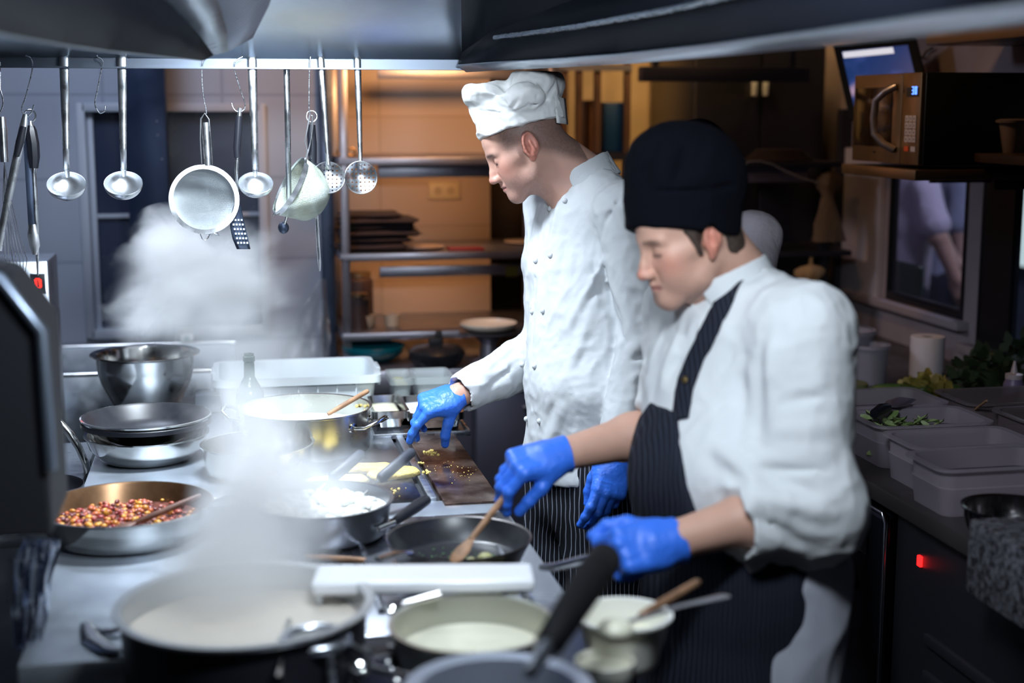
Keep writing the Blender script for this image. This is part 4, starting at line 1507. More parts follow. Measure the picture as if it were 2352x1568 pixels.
# right lip with gutter
RL_ = [(.612, 3.58), (.66, 3.40), (.755, 3.10), (.83, 2.82), (.868, 2.40), (.872, 1.95), (.865, 1.40), (.86, .75), (.86, .2)]
rows = [[], [], [], []]
for i, (x, y) in enumerate(RL_):
    k = min(1, i / 3.0)
    rows[0].append((x - .035 - .02 * k, y - .02, ZL + .012))
    rows[1].append((x - .01, y, ZL - .004))
    rows[2].append((x + .012, y, ZL + .002))
    rows[3].append((x + .016, y, ZL + .030))
MB().sheet(rows).build('gutter', BRUSH, hood, solid=.003, smooth=30)
rows = [[], [], []]
for i, (x, y) in enumerate(RL_):
    k = min(1, .10 + i / 3.0)
    rows[0].append((x - .030 - .02 * k, y - .02, ZL + .014))
    rows[1].append((x - .020 - .03 * k, y - .02, ZL + .03 + .12 * k))
    rows[2].append((x - .02 - .06 * k, y - .02, 2.60))
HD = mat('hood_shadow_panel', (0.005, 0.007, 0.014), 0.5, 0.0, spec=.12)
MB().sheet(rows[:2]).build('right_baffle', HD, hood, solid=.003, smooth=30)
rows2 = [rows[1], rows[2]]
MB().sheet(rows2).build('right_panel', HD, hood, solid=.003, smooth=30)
# a pipe and clips along the gutter
pts = [(.60 + .0 * i, 3.3 - .28 * i, ZL + .075 + .004 * i) for i in range(9)]
pts = [(RL_[0][0] + .02, 3.35, 1.915), (.735, 2.95, 1.92), (.79, 2.5, 1.925), (.80, 2.0, 1.93), (.80, 1.2, 1.93)]
MB().tube(pts, .006, 8).build('light_conduit', STEEL, hood)
# left lip: curved dark baffle, pale ledge, grooved filters
LL = [(-.035, 2.96), (-.075, 2.82), (-.125, 2.67), (-.185, 2.50), (-.235, 2.26), (-.275, 1.98), (-.30, 1.6), (-.31, 1.1), (-.31, .2)]
r0, r1, r2, r3, r4 = [], [], [], [], []
for i, (x, y) in enumerate(LL):
    k = min(1, i / 4)
    r0.append((x, y, ZL))
    r1.append((x + .02 + .05 * k, y + .03, ZL + .012 + .145 * k))
    r2.append((x + .05 + .15 * k, y + .05, ZL + .02 + .150 * k))
    r3.append((x + .10 + .28 * k, y + .10, ZL + .05 + .22 * k))
    r4.append((x + .15 + .35 * k, y + .10, 2.60))
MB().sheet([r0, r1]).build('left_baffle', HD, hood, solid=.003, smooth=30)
MB().sheet([[(x - .002, y, z - .001) for x, y, z in r0], [(x - .03, y - .01, z + .03) for x, y, z in r0]]).build('left_gutter', BRUSH, hood, solid=.003, smooth=30)
MB().sheet([r1, r2]).build('left_ledge', BRUSH, hood, solid=.003, smooth=30)
GROOVE = mat('grooved_filter', (.34, .38, .46), .4, 1.0)
nt = GROOVE.node_tree
wv = nt.nodes.new('ShaderNodeTexWave')
wv.inputs['Scale'].default_value = 22
wv.bands_direction = 'Y'
wv.inputs['Distortion'].default_value = .4
tcn = nt.nodes.new('ShaderNodeTexCoord')
bpn = nt.nodes.new('ShaderNodeBump')
bpn.inputs['Strength'].default_value = .8
bpn.inputs['Distance'].default_value = .01
nt.links.new(tcn.outputs['Object'], wv.inputs[0])
nt.links.new(wv.outputs['Fac'], bpn.inputs['Height'])
nt.links.new(bpn.outputs[0], nt.nodes['Principled BSDF'].inputs['Normal'])
MB().sheet([r2, r3, r4]).build('filter_panel', GROOVE, hood, solid=.003, smooth=30)
MB().sheet([[(-1.25, 3.50, 2.60), (.9, 3.50, 2.60)], [(-1.25, .2, 2.60), (.9, .2, 2.60)]]).build('top_panel', HP, hood, solid=.003)
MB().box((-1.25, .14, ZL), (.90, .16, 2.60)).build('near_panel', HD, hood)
# lamp housings over the three working places
for (lx, ly, lz) in ((.15, 3.05, 2.13), (.12, 2.35, 2.19), (.42, 1.40, 2.15)):
    MB().box((lx - .22, ly - .12, lz + .01), (lx + .22, ly + .12, lz + .05), bev=.01).build('lamp_housing', WHITEPL, hood)
    MB().tube([(lx, ly, lz + .05), (lx, ly, 2.60)], .012, 8).build('lamp_rod', STEEL, hood)

# ================================================================ cooking line
XL, XR_ = -.34, .572
CT = .90
tag(MB().box((XL, 2.20, CT - .045), (.0, 4.30, CT), bev=.006).build('worktop', COUNTERM), 'pale steel worktop carrying bowl, stacked pans and stew pan', 'worktop')
body = thing('cooking_range', 'steel range body under the pans in front of the cooks', 'range', (0, 0, 0))
RB = mat('range_body', (.20, .22, .27), .35, .9)
MB().box((XL + .02, 2.22, .08), (XR_ - .02, 4.28, CT - .047)).build('body', RB, body)
MB().box((.0, 1.0, .08), (XR_ - .02, 2.20, CT - .047)).build('front_body', RB, body)
for k in range(6):
    MB().lathe([(0, 0), (.022, 0), (.024, .01), (.02, .03), (0, .032)], 20, M=Matrix.Translation((XR_ - .02, 1.4 + .45 * k, .80)) @ Matrix.Rotation(math.pi / 2, 4, 'Y')).build('knob', BLACK, body)
MB().box((XR_ - .01, 1.05, .70), (XR_ + .012, 4.25, .715), bev=.004).build('hand_rail', STEEL, body)
# griddle
gr = thing('griddle', 'hot flat griddle plate with gutter and greasy brown edge', 'griddle', (0, 0, 0))
GRID = mat('griddle_plate', (.34, .36, .40), .22, 1.0, rvar=(7, .14, .38), noise=(6, .45), col2=(.15, .14, .14))
yg0, yg1 = at(1000, 1148, Z=CT)[1], at(1000, 1020, Z=CT)[1] + .35
gx = [at(952, 1090, Z=CT)[0], at(1010, 1090, Z=CT)[0]]
MB().box((.02, yg0, CT - .04), (.405, yg1, CT + .004), bev=.003).build('plate', GRID, gr)
MB().box((.405, yg0, CT - .04), (.418, yg1, CT - .012)).build('gutter', BLACKM, gr)
MB().box((.418, yg0, CT - .04), (.436, yg1, CT + .006), bev=.002).build('ridge', BRUSH, gr)
MB().box((.436, yg0, CT - .04), (.446, yg1, CT - .008)).build('gutter', BLACKM, gr)
GREASE = mat('greasy_brown_steel', (.30, .22, .19), .24, .85, noise=(11, .6), col2=(.07, .030, .022), rvar=(16, .12, .4))
MB().box((.446, yg0 - .05, CT - .04), (XR_, yg1, CT + .006), bev=.003).build('edge_plate', GREASE, gr)
# plain steel strips between griddle and hob, and the slotted hob panel
ys0 = at(1000, 1182, Z=CT)[1]
tag(MB().box((.0, ys0, CT - .045), (XR_, yg0 - .004, CT - .0005), bev=.003).build('filler_strip', COUNTERM), 'pale steel strip between the griddle and the slotted panel', 'strip')
hp2 = thing('hob', 'raised steel hob panel with dark slots beside the black frying pan', 'hob', (0, 0, 0))
yh0 = 2.22
HOBM = mat('hob_steel', (.50, .52, .58), .25, 1.0, rvar=(10, .18, .38))
MB().box((.0, yh0, CT - .045), (XR_, ys0 - .004, CT), bev=.004).build('base_plate', HOBM, hp2)
zp = CT
yt_ = at(1060, 1190, Z=CT + .012)[1]
MB().tube([(.24, yh0 + .1, CT + .003), (.24, yt_, CT + .003), (.50, yt_, CT + .003), (.50, yh0 + .1, CT + .003)], .007, 8).build('raised_frame', HOBM, hp2)
for r_i, (x, y) in enumerate(((992, 1204), (1067, 1202), (1035, 1216), (1110, 1214), (1000, 1226), (1078, 1224), (1150, 1226), (960, 1215))):
    q = at(x, y, Z=CT)
    MB().box((q[0] - .006, q[1] - .022, CT - .001), (q[0] + .006, q[1] + .022, CT + .0012), bev=.0005).build('slot', BLACKM, hp2)
tag(MB().box((.0, .95, CT - .045), (XR_, yh0 - .004, CT - .002), bev=.004).build('hob', mat('dark_hob', (.045, .048, .06), .3, .6)), 'dark near hob surface under the blurred foreground pans', 'hob')
# omelettes, crumbs and oil on the griddle
EGG = mat('omelette', (.66, .52, .16), .55, noise=(40, .25), bump=(60, .6), col2=(.72, .50, .14))


def omelette(x, y, hx, hy, rz, lab, seed):
    rr = random.Random(seed)
    pts = []
    for k in range(28):
        a = 2 * math.pi * k / 28
        c, s_ = math.cos(a), math.sin(a)
        e = (abs(c) ** 4 + abs(s_) ** 4) ** (-.25) * (1 + rr.uniform(-.03, .03))
        pts.append((hx * c * e, hy * s_ * e))
    mb = MB()
    rows = []
    for sc2, z in ((.94, 0), (1.0, .004), (1.0, .009), (.93, .0135), (.6, .014), (.25, .0135)):
        rows.append([mb.bm.verts.new((p[0] * sc2, p[1] * sc2, z + rr.uniform(-.0006, .0006) * (z > 0))) for p in pts])
    for A, B in zip(rows[:-1], rows[1:]):
        for i in range(28):
            j = (i + 1) % 28
            mb.bm.faces.new((A[i], A[j], B[j], B[i]))
    mb.bm.faces.new(rows[0][::-1])
    mb.bm.faces.new(rows[-1])
    o = mb.build('omelette', EGG, smooth=60)
    o.location = (x, y, CT + .0045)
    o.rotation_euler = (0, 0, rz)
    tag(o, lab, 'omelette', 'omelettes on the griddle')


def gz(x, y, z=CT):
    return at(x, y, Z=z)


for (x, y, hx, hy, rz_, lab, sd) in ((905, 1088, .062, .032, .30, 'yellow omelette nearest the griddle gutter, right of the others', 1),
                                     (850, 1076, .055, .030, -.05, 'yellow omelette in the middle, behind the nearest spatula', 2),
                                     (775, 1106, .070, .034, .12, 'pale omelette in the steam at the left of the griddle', 3)):
    q = gz(x, y, CT + .01)
    omelette(q[0], q[1], hx, hy, rz_, lab, sd)
mb = MB()
rr = random.Random(3)
for (x, y, n_, sp_) in ((990, 1040, 26, .012), (985, 1085, 9, .006), (1045, 1082, 40, .05), (905, 1128, 14, .02), (970, 1062, 6, .01)):
    q = gz(x, y, CT + .006)
    for k in range(n_):
        r_ = rr.uniform(.0012, .0042) if sp_ < .03 else rr.uniform(.0008, .0017)
        x_, y_ = q[0] + rr.gauss(0, sp_ * .6), q[1] + rr.gauss(0, sp_)
        x_ = min(x_, XR_ - .01)
        mb.ball((x_, y_, CT + .005 + r_ * .6), r_, 6)
tag(mb.build('egg_crumbs', EGG), 'yellow egg crumbs scattered on the griddle edge', 'crumbs', None, 'stuff')

# ================================================================ hanging utensils
ZH = ZT


def up_(x, y, d=-.012):
    return at(x, y, Y=HY + d)


def hook(name, pts_px, lab, r_=.0016, grp='wire hooks on the hood rail', y=-.014):
    P = [up_(x, yy, y) for x, yy in pts_px]
    P2 = []
    n = len(P)
    for i in range(n - 1):
        p0, p1, p2, p3 = P[max(i - 1, 0)], P[i], P[i + 1], P[min(i + 2, n - 1)]
        for k in range(5):
            t = k / 5
            P2.append(tuple(0.5 * (2 * p1 + (p2 - p0) * t + (2 * p0 - 5 * p1 + 4 * p2 - p3) * t * t + (3 * p1 - p0 - 3 * p2 + p3) * t ** 3)))
    P2.append(tuple(P[-1]))
    P2 = [(P2[0][0], HY + .020, ZH + .001), (P2[0][0] + .002, HY + .006, ZH + .006)] + P2
    return tag(MB().tube(P2, r_, 8).build(name, STEEL), lab, 'hook', grp)


hook('s_hook', [(58, 128), (70, 133), (75, 150), (70, 180), (58, 225), (50, 250), (60, 268), (72, 258), (78, 240)], 'wire hook holding the tongs, far left')
hook('s_hook', [(0, 205), (5, 220), (7, 240), (0, 258), (-8, 255)], 'wire hook cut by the left picture edge')
hook('s_hook', [(222, 130), (236, 140), (232, 165), (222, 215), (218, 240), (228, 259), (240, 255), (242, 243)], 'empty wire hook between the first two ladles')
hook('s_hook', [(472, 130), (465, 145), (464, 180), (468, 225), (473, 248), (474, 262)], 'wire hook holding the round strainer')
hook('s_hook', [(556, 131), (540, 142), (540, 165), (552, 205), (563, 240), (558, 254), (545, 256), (536, 248), (532, 236)], 'curly wire hook holding the slotted turner')
hook('s_hook', [(713, 132), (711, 160), (710, 210), (710, 250), (712, 262)], 'straight wire hook holding the tilted strainer')
LAD = mat('ladle_steel', (.78, .81, .85), .28, 1.0, rvar=(18, .2, .36))


def ladle(x0, x1, ytop, yneck, bx, by, rpx, lab, grp='soup ladles on the hood rail', tilt=.60, wpx=20, deep=.80):
    a, b = up_(x0, ytop), up_(x1, yneck)
    o = thing('ladle', lab, 'ladle', tuple(a), 0, grp)
    w_ = wpx * 3.55 / F / 2
    n = b - a
    mb = MB()
    # strip handle with a folded spine, bent over the rail
    rows = []
    prof = [(V(0, .030, -.012), .9), (V(0, .030, .001), .9), (V(0, .022, .0065), .95), (V(0, .004, .0065), 1), (V(0, -.001, -.001), 1), (n * .25, .95), (n * .5, .85), (n * .8, .72), (n, .66)]
    for p_, s_ in prof:
        rows.append([tuple(V(dx * w_ * s_, dy, 0) + p_) for dx, dy in ((-1, 0), (-.5, -.001), (0, -.0022), (.5, -.001), (1, 0))])
    mb.sheet(rows).build('handle', LAD, o, solid=.0016)
    r_ = rpx * 3.55 / F
    c = up_(bx, by) - a
    c = V(c[0], -.03, c[2])
    th_ = math.asin(tilt)
    M = Matrix.Translation(Vector(c)) @ Matrix.Rotation(math.pi / 2 - (math.pi / 2 - th_) - .0, 4, 'X')
    pr = []
    N_ = 12
    for k in range(N_ + 1):
        t = k / N_ * math.pi / 2
        pr.append((r_ * math.sin(t), -r_ * deep * math.cos(t)))
    for k in range(N_, -1, -1):
        t = k / N_ * math.pi / 2
        pr.append(((r_ - .0014) * math.sin(t), -(r_ - .0014) * deep * math.cos(t) + .0002))
    MB().lathe(pr, 44, M=M).build('bowl', LAD, o)
    # neck joining strip and rim
    top = M @ Vector((0, r_ * .97, -.002))
    MB().tube([tuple(n + V(0, 0, .012)), tuple(n), tuple(top), tuple(M @ Vector((0, r_ * .9, -r_ * .3)))], [.004, .006, .0065, .004], 8, flat=.35, upv=(0, 1, 0)).build('neck', LAD, o)
    return o


ladle(147, 153, 134, 390, 155, 421, 42, 'steel soup ladle, leftmost of the three in a row')
ladle(280, 284, 134, 390, 285, 419, 42, 'steel soup ladle in front of the dark blue column')
ladle(579, 586, 137, 390, 587, 418, 39, 'steel soup ladle between the round and the tilted strainer')
# handle hanging behind the tilted strainer
a, b = up_(658, 137, .004), up_(664, 480, .004)
o = thing('ladle', 'long ladle hanging mostly hidden behind the tilted strainer', 'ladle', tuple(a), 0, None)
rows = []
for t, s_ in ((0, 1), (.3, .95), (1, .8)):
    p_ = (b - a) * t
    rows.append([tuple(p_ + V(dx * .0075 * s_, dy, 0)) for dx, dy in ((-1, 0), (0, -.002), (1, 0))])
MB().sheet([[(-.0075, .020, .004), (0, .020, .004), (.0075, .020, .004)], [(-.0075, .004, .004), (0, .002, .004), (.0075, .004, .004)]] + rows).build('handle', LAD, o, solid=.0016)
c = at(651, 523, Y=HY + .03) - a
MB().ball(tuple(c), .014, 16, (1, .8, 1.1)).build('bowl', DARKST, o)
MB().tube([tuple(b - a), tuple(c)], .003, 8).build('neck', LAD, o)

# skimmers with holes
HOLE = mat('perforated_steel', (.70, .73, .78), .24, 1.0)
nt = HOLE.node_tree
bs = nt.nodes['Principled BSDF']
tcn = nt.nodes.new('ShaderNodeTexCoord')
vm = nt.nodes.new('ShaderNodeVectorMath')
vm.operation = 'MULTIPLY'
vm.inputs[1].default_value = (95, 95, 0)
vo = nt.nodes.new('ShaderNodeTexVoronoi')
vo.voronoi_dimensions = '2D'
vo.inputs['Scale'].default_value = 1
vo.inputs['Randomness'].default_value = .0
lt = nt.nodes.new('ShaderNodeMath')
lt.operation = 'GREATER_THAN'
lt.inputs[1].default_value = .21
nt.links.new(tcn.outputs['Object'], vm.inputs[0])
nt.links.new(vm.outputs[0], vo.inputs['Vector'])
nt.links.new(vo.outputs['Distance'], lt.inputs[0])
nt.links.new(lt.outputs[0], bs.inputs['Alpha'])


def skimmer(x0, x1, ytop, yneck, bx, by, rpx, lab, tiltx, tilty):
    a, b = up_(x0, ytop), up_(x1, yneck)
    o = thing('skimmer', lab, 'skimmer', tuple(a), 0, 'perforated skimmers on the hood rail')
    n = b - a
    rows = []
    for p_, s_ in ((V(0, .030, -.012), 1), (V(0, .030, .001), 1), (V(0, .022, .0065), 1), (V(0, .004, .0065), 1), (V(0, -.001, -.001), 1), (n * .3, .95), (n * .6, .8), (n * .9, .62), (n, .6), (n + V(.002, 0, -.012), .9)):
        rows.append([tuple(p_ + V(dx * .0082 * s_, dy, 0)) for dx, dy in ((-1, 0), (-.4, -.0015), (.4, -.0015), (1, 0))])
    MB().sheet(rows).build('handle', LAD, o, solid=.0016)
    r_ = rpx * 3.55 / F
    c = up_(bx, by) - a
    M = Matrix.Translation(Vector((c[0], -.012, c[2]))) @ Matrix.Rotation(math.radians(tilty), 4, 'Y') @ Matrix.Rotation(math.radians(90 + tiltx), 4, 'X')
    pr = []
    for k in range(9):
        t = k / 8
        pr.append((r_ * t, -.35 * r_ * (1 - t * t)))
    bo = MB().lathe(pr, 40).build('bowl', HOLE, o)
    bo.matrix_basis = M
    ri = MB().tube([(r_ * math.cos(2 * math.pi * k / 40), r_ * math.sin(2 * math.pi * k / 40), 0) for k in range(40)], .0016, 6, closed=True).build('rim', LAD, bo)


skimmer(737, 754, 136, 378, 754, 407, 37, 'perforated skimmer, left of the pair, handle slanting', -20, 4)
skimmer(821, 828, 137, 378, 828, 407, 37, 'perforated skimmer, right of the pair, hanging straight', -8, 0)

# round strainer
MESHM = mat('wire_mesh', (.66, .72, .74), .35, .9, alpha=.55, bump=(700, .6))
a = up_(470, 262)
st = thing('strainer', 'round fine-mesh strainer facing the camera on a wire hook', 'strainer', tuple(a), 0, None)
c = up_(469, 458) - a
r_ = 77 * 3.53 / F
Mx = Matrix.Translation(Vector((c[0], 0, c[2]))) @ Matrix.Rotation(math.radians(84), 4, 'X')
MB().lathe([(r_, -.007), (r_ + .0018, -.007), (r_ + .0018, .006), (r_, .006)], 72, M=Mx).lathe([(r_ - .009, .0045), (r_ + .0018, .006), (r_ - .009, .0065)], 72, M=Mx).build('ring', LAD, st)
pr = [(r_ * math.sin(t), -.055 * math.cos(t) - .002) for t in [math.pi / 2 * k / 12 for k in range(13)]]
MB().lathe(pr, 56, M=Mx).build('mesh_bowl', MESHM, st)
zz1 = c[2] + r_
MB().tube([(-.0115, 0, zz1 + .002), (-.0125, 0, -.06), (-.0095, 0, -.012), (0, 0, .002), (.0095, 0, -.012), (.0125, 0, -.06), (.0140, 0, zz1 + .002)], .0018, 8).build('wire_handle', LAD, st)
MB().tube([(0.002, 0, -.02), (.004, 0, zz1)], .0065, 8, flat=.25, upv=(0, 1, 0)).build('handle_strip', LAD, st)
cb_ = c[2] - r_
MB().tube([(-.022, .004, cb_ + .003), (-.016, .004, cb_ - .014), (-.009, .004, cb_ - .018), (-.002, .004, cb_ - .012), (.004, .004, cb_ + .001)], .0014, 8).build('rest_loop', LAD, st)
# small whisk head just below the strainer
wk = thing('whisk', 'small coiled whisk head peeping out below the round strainer', 'whisk', tuple(up_(488, 530, .03)), 0, None)
for k in range(4):
    pts = [(.012 * math.cos(t + k) * (1 + .1 * k), .006 * math.sin(t + k), -.004 + .008 * math.sin(t * 1.3)) for t in [2 * math.pi * i / 20 for i in range(20)]]
    MB().tube(pts, .0008, 6, closed=True).build('wire', LAD, wk)
MB().tube([(0, 0, .005), (-.012, .03, .12), (-.019, .02, .28)], .0022, 8).build('handle', LAD, wk)

# tilted cloth-like strainer
a = up_(714, 262)
st = thing('strainer', 'tilted deep strainer with grimy mesh bag, seen from the side', 'strainer', tuple(a), 0, None)
p0, p1 = up_(690, 374) - a, up_(626, 492) - a
cen = (p0 + p1) / 2 + V(.010, -.002, .006)
rr_ = np.linalg.norm(p1 - p0) / 2 + .004
ax = (p1 - p0) / np.linalg.norm(p1 - p0)
nrm = V(-ax[2] * .62, -.64, ax[0] * .62)
if nrm[0] > 0:
    nrm = V(-nrm[0], nrm[1], -nrm[2])
nrm = V(-.87, -.16, .48)
nrm = nrm - ax * (nrm @ ax)
nrm /= np.linalg.norm(nrm)
sd = np.cross(nrm, ax)
M = Matrix(((ax[0], sd[0], nrm[0], cen[0]), (ax[1], sd[1], nrm[1], cen[1]), (ax[2], sd[2], nrm[2], cen[2]), (0, 0, 0, 1)))
MB().lathe([(rr_, -.006), (rr_ + .0018, -.006), (rr_ + .0018, .006), (rr_, .006)], 64, M=M).build('ring', LAD, st)
MB().tube([tuple(M @ Vector((rr_ * .95, .004, .004))), tuple(M @ Vector((rr_ * 1.08, .0, .004))), tuple(M @ Vector((rr_ * 1.05, -.006, -.002)))], .0022, 8).build('rest_hook', LAD, st)
BAG = mat('grimy_mesh', (.42, .47, .44), .6, .35, alpha=.88, noise=(22, .3), bump=(500, .5), col2=(.30, .33, .26))
pr = [(rr_ * (.995 * math.sin(t) ** .8 if t > 0 else 0), -.100 * math.cos(t)) for t in [math.pi / 2 * k / 14 for k in range(15)]]
MB().lathe(pr, 48, M=M, fn=lambda a_, z: 1 + .035 * math.sin(3 * a_ + z * 60) + .02 * math.sin(7 * a_ - z * 90)).build('mesh_bowl', BAG, st, smooth=80)
t0_ = M @ Vector((-rr_, 0, 0))
MB().tube([tuple(t0_), (t0_[0] + .006, t0_[1], t0_[2] + .02), (t0_[0] + .001, 0, t0_[2] + .045), (-.008, 0, -.03), (-.002, 0, .0), (.004, 0, -.004), (.004, 0, -.03), (t0_[0] + .016, 0, t0_[2] + .05), (t0_[0] + .008, t0_[1], t0_[2] + .018), (t0_[0] + .002, t0_[1], t0_[2])], .0018, 8).build('wire_handle', LAD, st)
# black turner
a = up_(549, 252)
tn = thing('slotted_turner', 'slotted turner with black handle, blade swung to the right', 'turner', tuple(a), 0, None)


def rel(x, y, a_=None, d=-.012):
    return tuple(up_(x, y, d) - (a if a_ is None else a_))


MB().tube([rel(551, 248), rel(550, 268)], .0055, 12).build('end_cap', LAD, tn)
MB().tube([rel(549, 266), rel(547, 300), rel(544, 340), rel(545, 362)], [.008, .0095, .009, .0078], 12).build('grip', BLACK, tn)
MB().tube([rel(545, 360), rel(543, 388), rel(545, 440), rel(546, 470)], [.004, .0042, .0032, .0036], 8, flat=.5, upv=(0, 1, 0)).build('shank', LAD, tn)
rows = []
for (xl, xr, y) in ((540, 550, 462), (533, 556, 485), (528, 560, 505), (529, 564, 525), (534, 570, 548), (544, 575, 572)):
    rows.append([tuple(up_(xl + (xr - xl) * k / 4, y, -.012 - .002 * math.sin(k)) - a) for k in range(5)])
bl = MB().sheet(rows).build('blade', DARKST, tn, solid=.0015)
mb = MB()
for r_i in range(6):
    for c_i in range(4):
        y = 505 + r_i * 10.5
        x = 534 + r_i * 2.6 + c_i * 7
        q = up_(x, y, -.0165) - a
        mb.box((q[0] - .0022, q[1] - .0006, q[2] - .0022), (q[0] + .0022, q[1] + .0006, q[2] + .0022))
mb.build('slots', mat('pale_slot', (.42, .50, .60), .5), bl)
# honing steel with ring (right) and the long black-handled tool (left)
a = up_(716, 268, .006)
hs = thing('honing_steel', 'honing steel with black handle behind the tilted strainer', 'sharpening steel', tuple(a), 0, None)


def r2(x, y):
    return tuple(up_(x, y, .006) - a)


MB().tube([tuple(up_(716 + 12 * math.cos(t), 267 + 13 * math.sin(t), .006) - a) for t in [2 * math.pi * k / 20 for k in range(20)]], .0016, 6, closed=True).build('ring', LAD, hs)
MB().tube([r2(716, 280), r2(716, 290)], .004, 8).build('collar', LAD, hs)
MB().tube([r2(716, 286), r2(715, 300), r2(717, 330), r2(718, 365), r2(719, 376)], [.009, .011, .0115, .0105, .009], 12).build('grip', BLACK, hs)
MB().tube([r2(719, 374), r2(719, 380), r2(719, 386)], [.010, .018, .014], 14).build('guard', BLACK, hs)
MB().tube([r2(720, 386), r2(728, 500), r2(734, 600), r2(735, 622)], [.0052, .0052, .0048, .002], 10).build('rod', LAD, hs)
a = up_(70, 262, .004)
tg = thing('carving_steel', 'black faceted handle tool with long rod hanging beside the tongs', 'sharpening steel', tuple(a), 0, None)


def r3(x, y, d=.004):
    return tuple(up_(x, y, d) - a)


MB().tube([tuple(up_(68 + 14 * math.cos(t), 266 + 14 * math.sin(t), .004) - a) for t in [2 * math.pi * k / 20 for k in range(20)]], .0018, 6, closed=True).build('ring', LAD, tg)
MB().tube([r3(69, 278), r3(70, 290)], [.004, .0075], 10).build('collar', LAD, tg)
MB().tube([r3(70, 288), r3(70, 300), r3(75, 330), r3(77, 360), r3(77, 386)], [.009, .0145, .0155, .015, .011], 8).build('grip', BLACK, tg)
MB().tube([r3(77, 385), r3(77, 398)], [.009, .006], 10).build('ferrule', LAD, tg)
MB().tube([r3(77, 396), r3(82, 480), r3(85, 560), r3(87, 632)], [.006, .0058, .0050, .0018], 10).build('rod', LAD, tg)
# tongs
a = up_(57, 262, -.02)
to = thing('tongs', 'long steel tongs with black grip hanging at the far left', 'tongs', tuple(a), 0, None)


def r4(x, y, d=-.02):
    return tuple(up_(x, y, d) - a)


MB().tube([r4(58, 262), r4(55, 285), r4(45, 330), r4(34, 385), r4(20, 450), r4(6, 520), r4(-4, 575)], [.005, .009, .010, .010, .009, .008, .009], 8, flat=.3, upv=(0, 1, 0)).build('arm', LAD, to)
MB().tube([r4(54, 290, -.026), r4(46, 325, -.026), r4(38, 358, -.026)], [.007, .010, .007], 10, flat=.6, upv=(0, 1, 0)).build('grip', BLACK, to)
MB().tube([r4(60, 262, .0), r4(60, 300, .0), r4(66, 400, .0), r4(70, 470, .0), r4(74, 520, .0)], [.005, .008, .008, .008, .009], 8, flat=.3, upv=(0, 1, 0)).build('arm', DARKST, to)
MB().tube([r4(74, 515, .0), r4(76, 540, .0), r4(80, 565, .0), r4(80, 585, .0)], [.009, .014, .013, .005], 10, flat=.35, upv=(0, 1, 0)).build('gripper', LAD, to)
# big whisk
a = up_(6, 262)
wk = thing('whisk', 'large balloon whisk with steel handle at the left picture edge', 'whisk', tuple(a), 0, None)


def r5(x, y, d=-.012):
    return tuple(up_(x, y, d) - a)


MB().tube([r5(4, 268), r5(6, 300), r5(10, 372)], [.008, .0105, .009], 14).build('handle', LAD, wk)
for k in range(7):
    u = (k - 3) / 3
    dy = .022 * math.cos(k * 1.1)
    P = [up_(10, 372), up_(14 + 7 * u, 440, -.012 + dy * .3), up_(26 + 16 * u, 530, -.012 + dy * .8), up_(37 + 25 * u, 595, -.012 + dy), up_(42 + 16 * u, 628, -.012 + dy * .8), up_(42, 633)]
    MB().tube([tuple(p_ - a) for p_ in P], .0009, 6).build('wire', LAD, wk)


# ================================================================ vessels on the range
def vessel_prof(r, h, rb, th=.003, lip=.004, round_=.02):
    out = [(0, 0), (rb - round_, 0)]
    for k in range(1, 6):
        t = k / 5 * math.pi / 2
        out.append((rb - round_ + round_ * math.sin(t), round_ * (1 - math.cos(t))))
    out.append(((rb + r) / 2, h * .6))
    out += [(r, h - .002), (r + lip, h), (r + lip, h + .003), (r - th, h + .002), ((rb + r) / 2 - th, h * .6), (rb - th, round_ + .002), (rb - round_, th + .001), (0, th + .001)]
    return out


def filling(r, z, m, name, parent, amp=.0, seed=0, n=40):
    mb = MB()
    rr = random.Random(seed)
    rows = []
    for i in range(14):
        q = r * i / 13
        if i == 0:
            rows.append([mb.bm.verts.new((0, 0, z))])
        else:
            rows.append([mb.bm.verts.new((q * math.cos(2 * math.pi * k / n), q * math.sin(2 * math.pi * k / n), z + (rr.uniform(-amp, amp) if i < 13 else 0))) for k in range(n)])
    for k in range(n):
        mb.bm.faces.new((rows[0][0], rows[1][k], rows[1][(k + 1) % n]))
    for A, B in zip(rows[1:-1], rows[2:]):
        for k in range(n):
            j = (k + 1) % n
            mb.bm.faces.new((A[k], A[j], B[j], B[k]))
    return mb.build(name, m, parent, smooth=70)


def loop_handle(pa, pb, out, r_=.004, sag=.0):
    pa, pb, out = V(pa), V(pb), V(out)
    m_ = (pa + pb) / 2 + out
    return [tuple(pa), tuple(pa * .8 + (pa + out) * .2 + out * .35), tuple(pa + out * .9 + (pb - pa) * .12), tuple(m_ + V(0, 0, sag)), tuple(pb + out * .9 - (pb - pa) * .12), tuple(pb * .8 + (pb + out) * .2 + out * .35), tuple(pb)]


# big mixing bowl
mbw = thing('mixing_bowl', 'large shiny steel mixing bowl at the far end of the worktop', 'bowl', (at(336, 805, Z=1.055)[0], 4.155, CT + .0005))
pr = [(0, 0), (.085, 0), (.092, .004), (.105, .03), (.126, .075), (.136, .115), (.137, .150), (.139, .153), (.153, .156), (.155, .158), (.153, .160), (.137, .157), (.134, .150), (.133, .115), (.123, .076), (.102, .031), (.088, .006), (0, .004)]
MB().lathe(pr, 80).build('shell', POLISH, mbw)
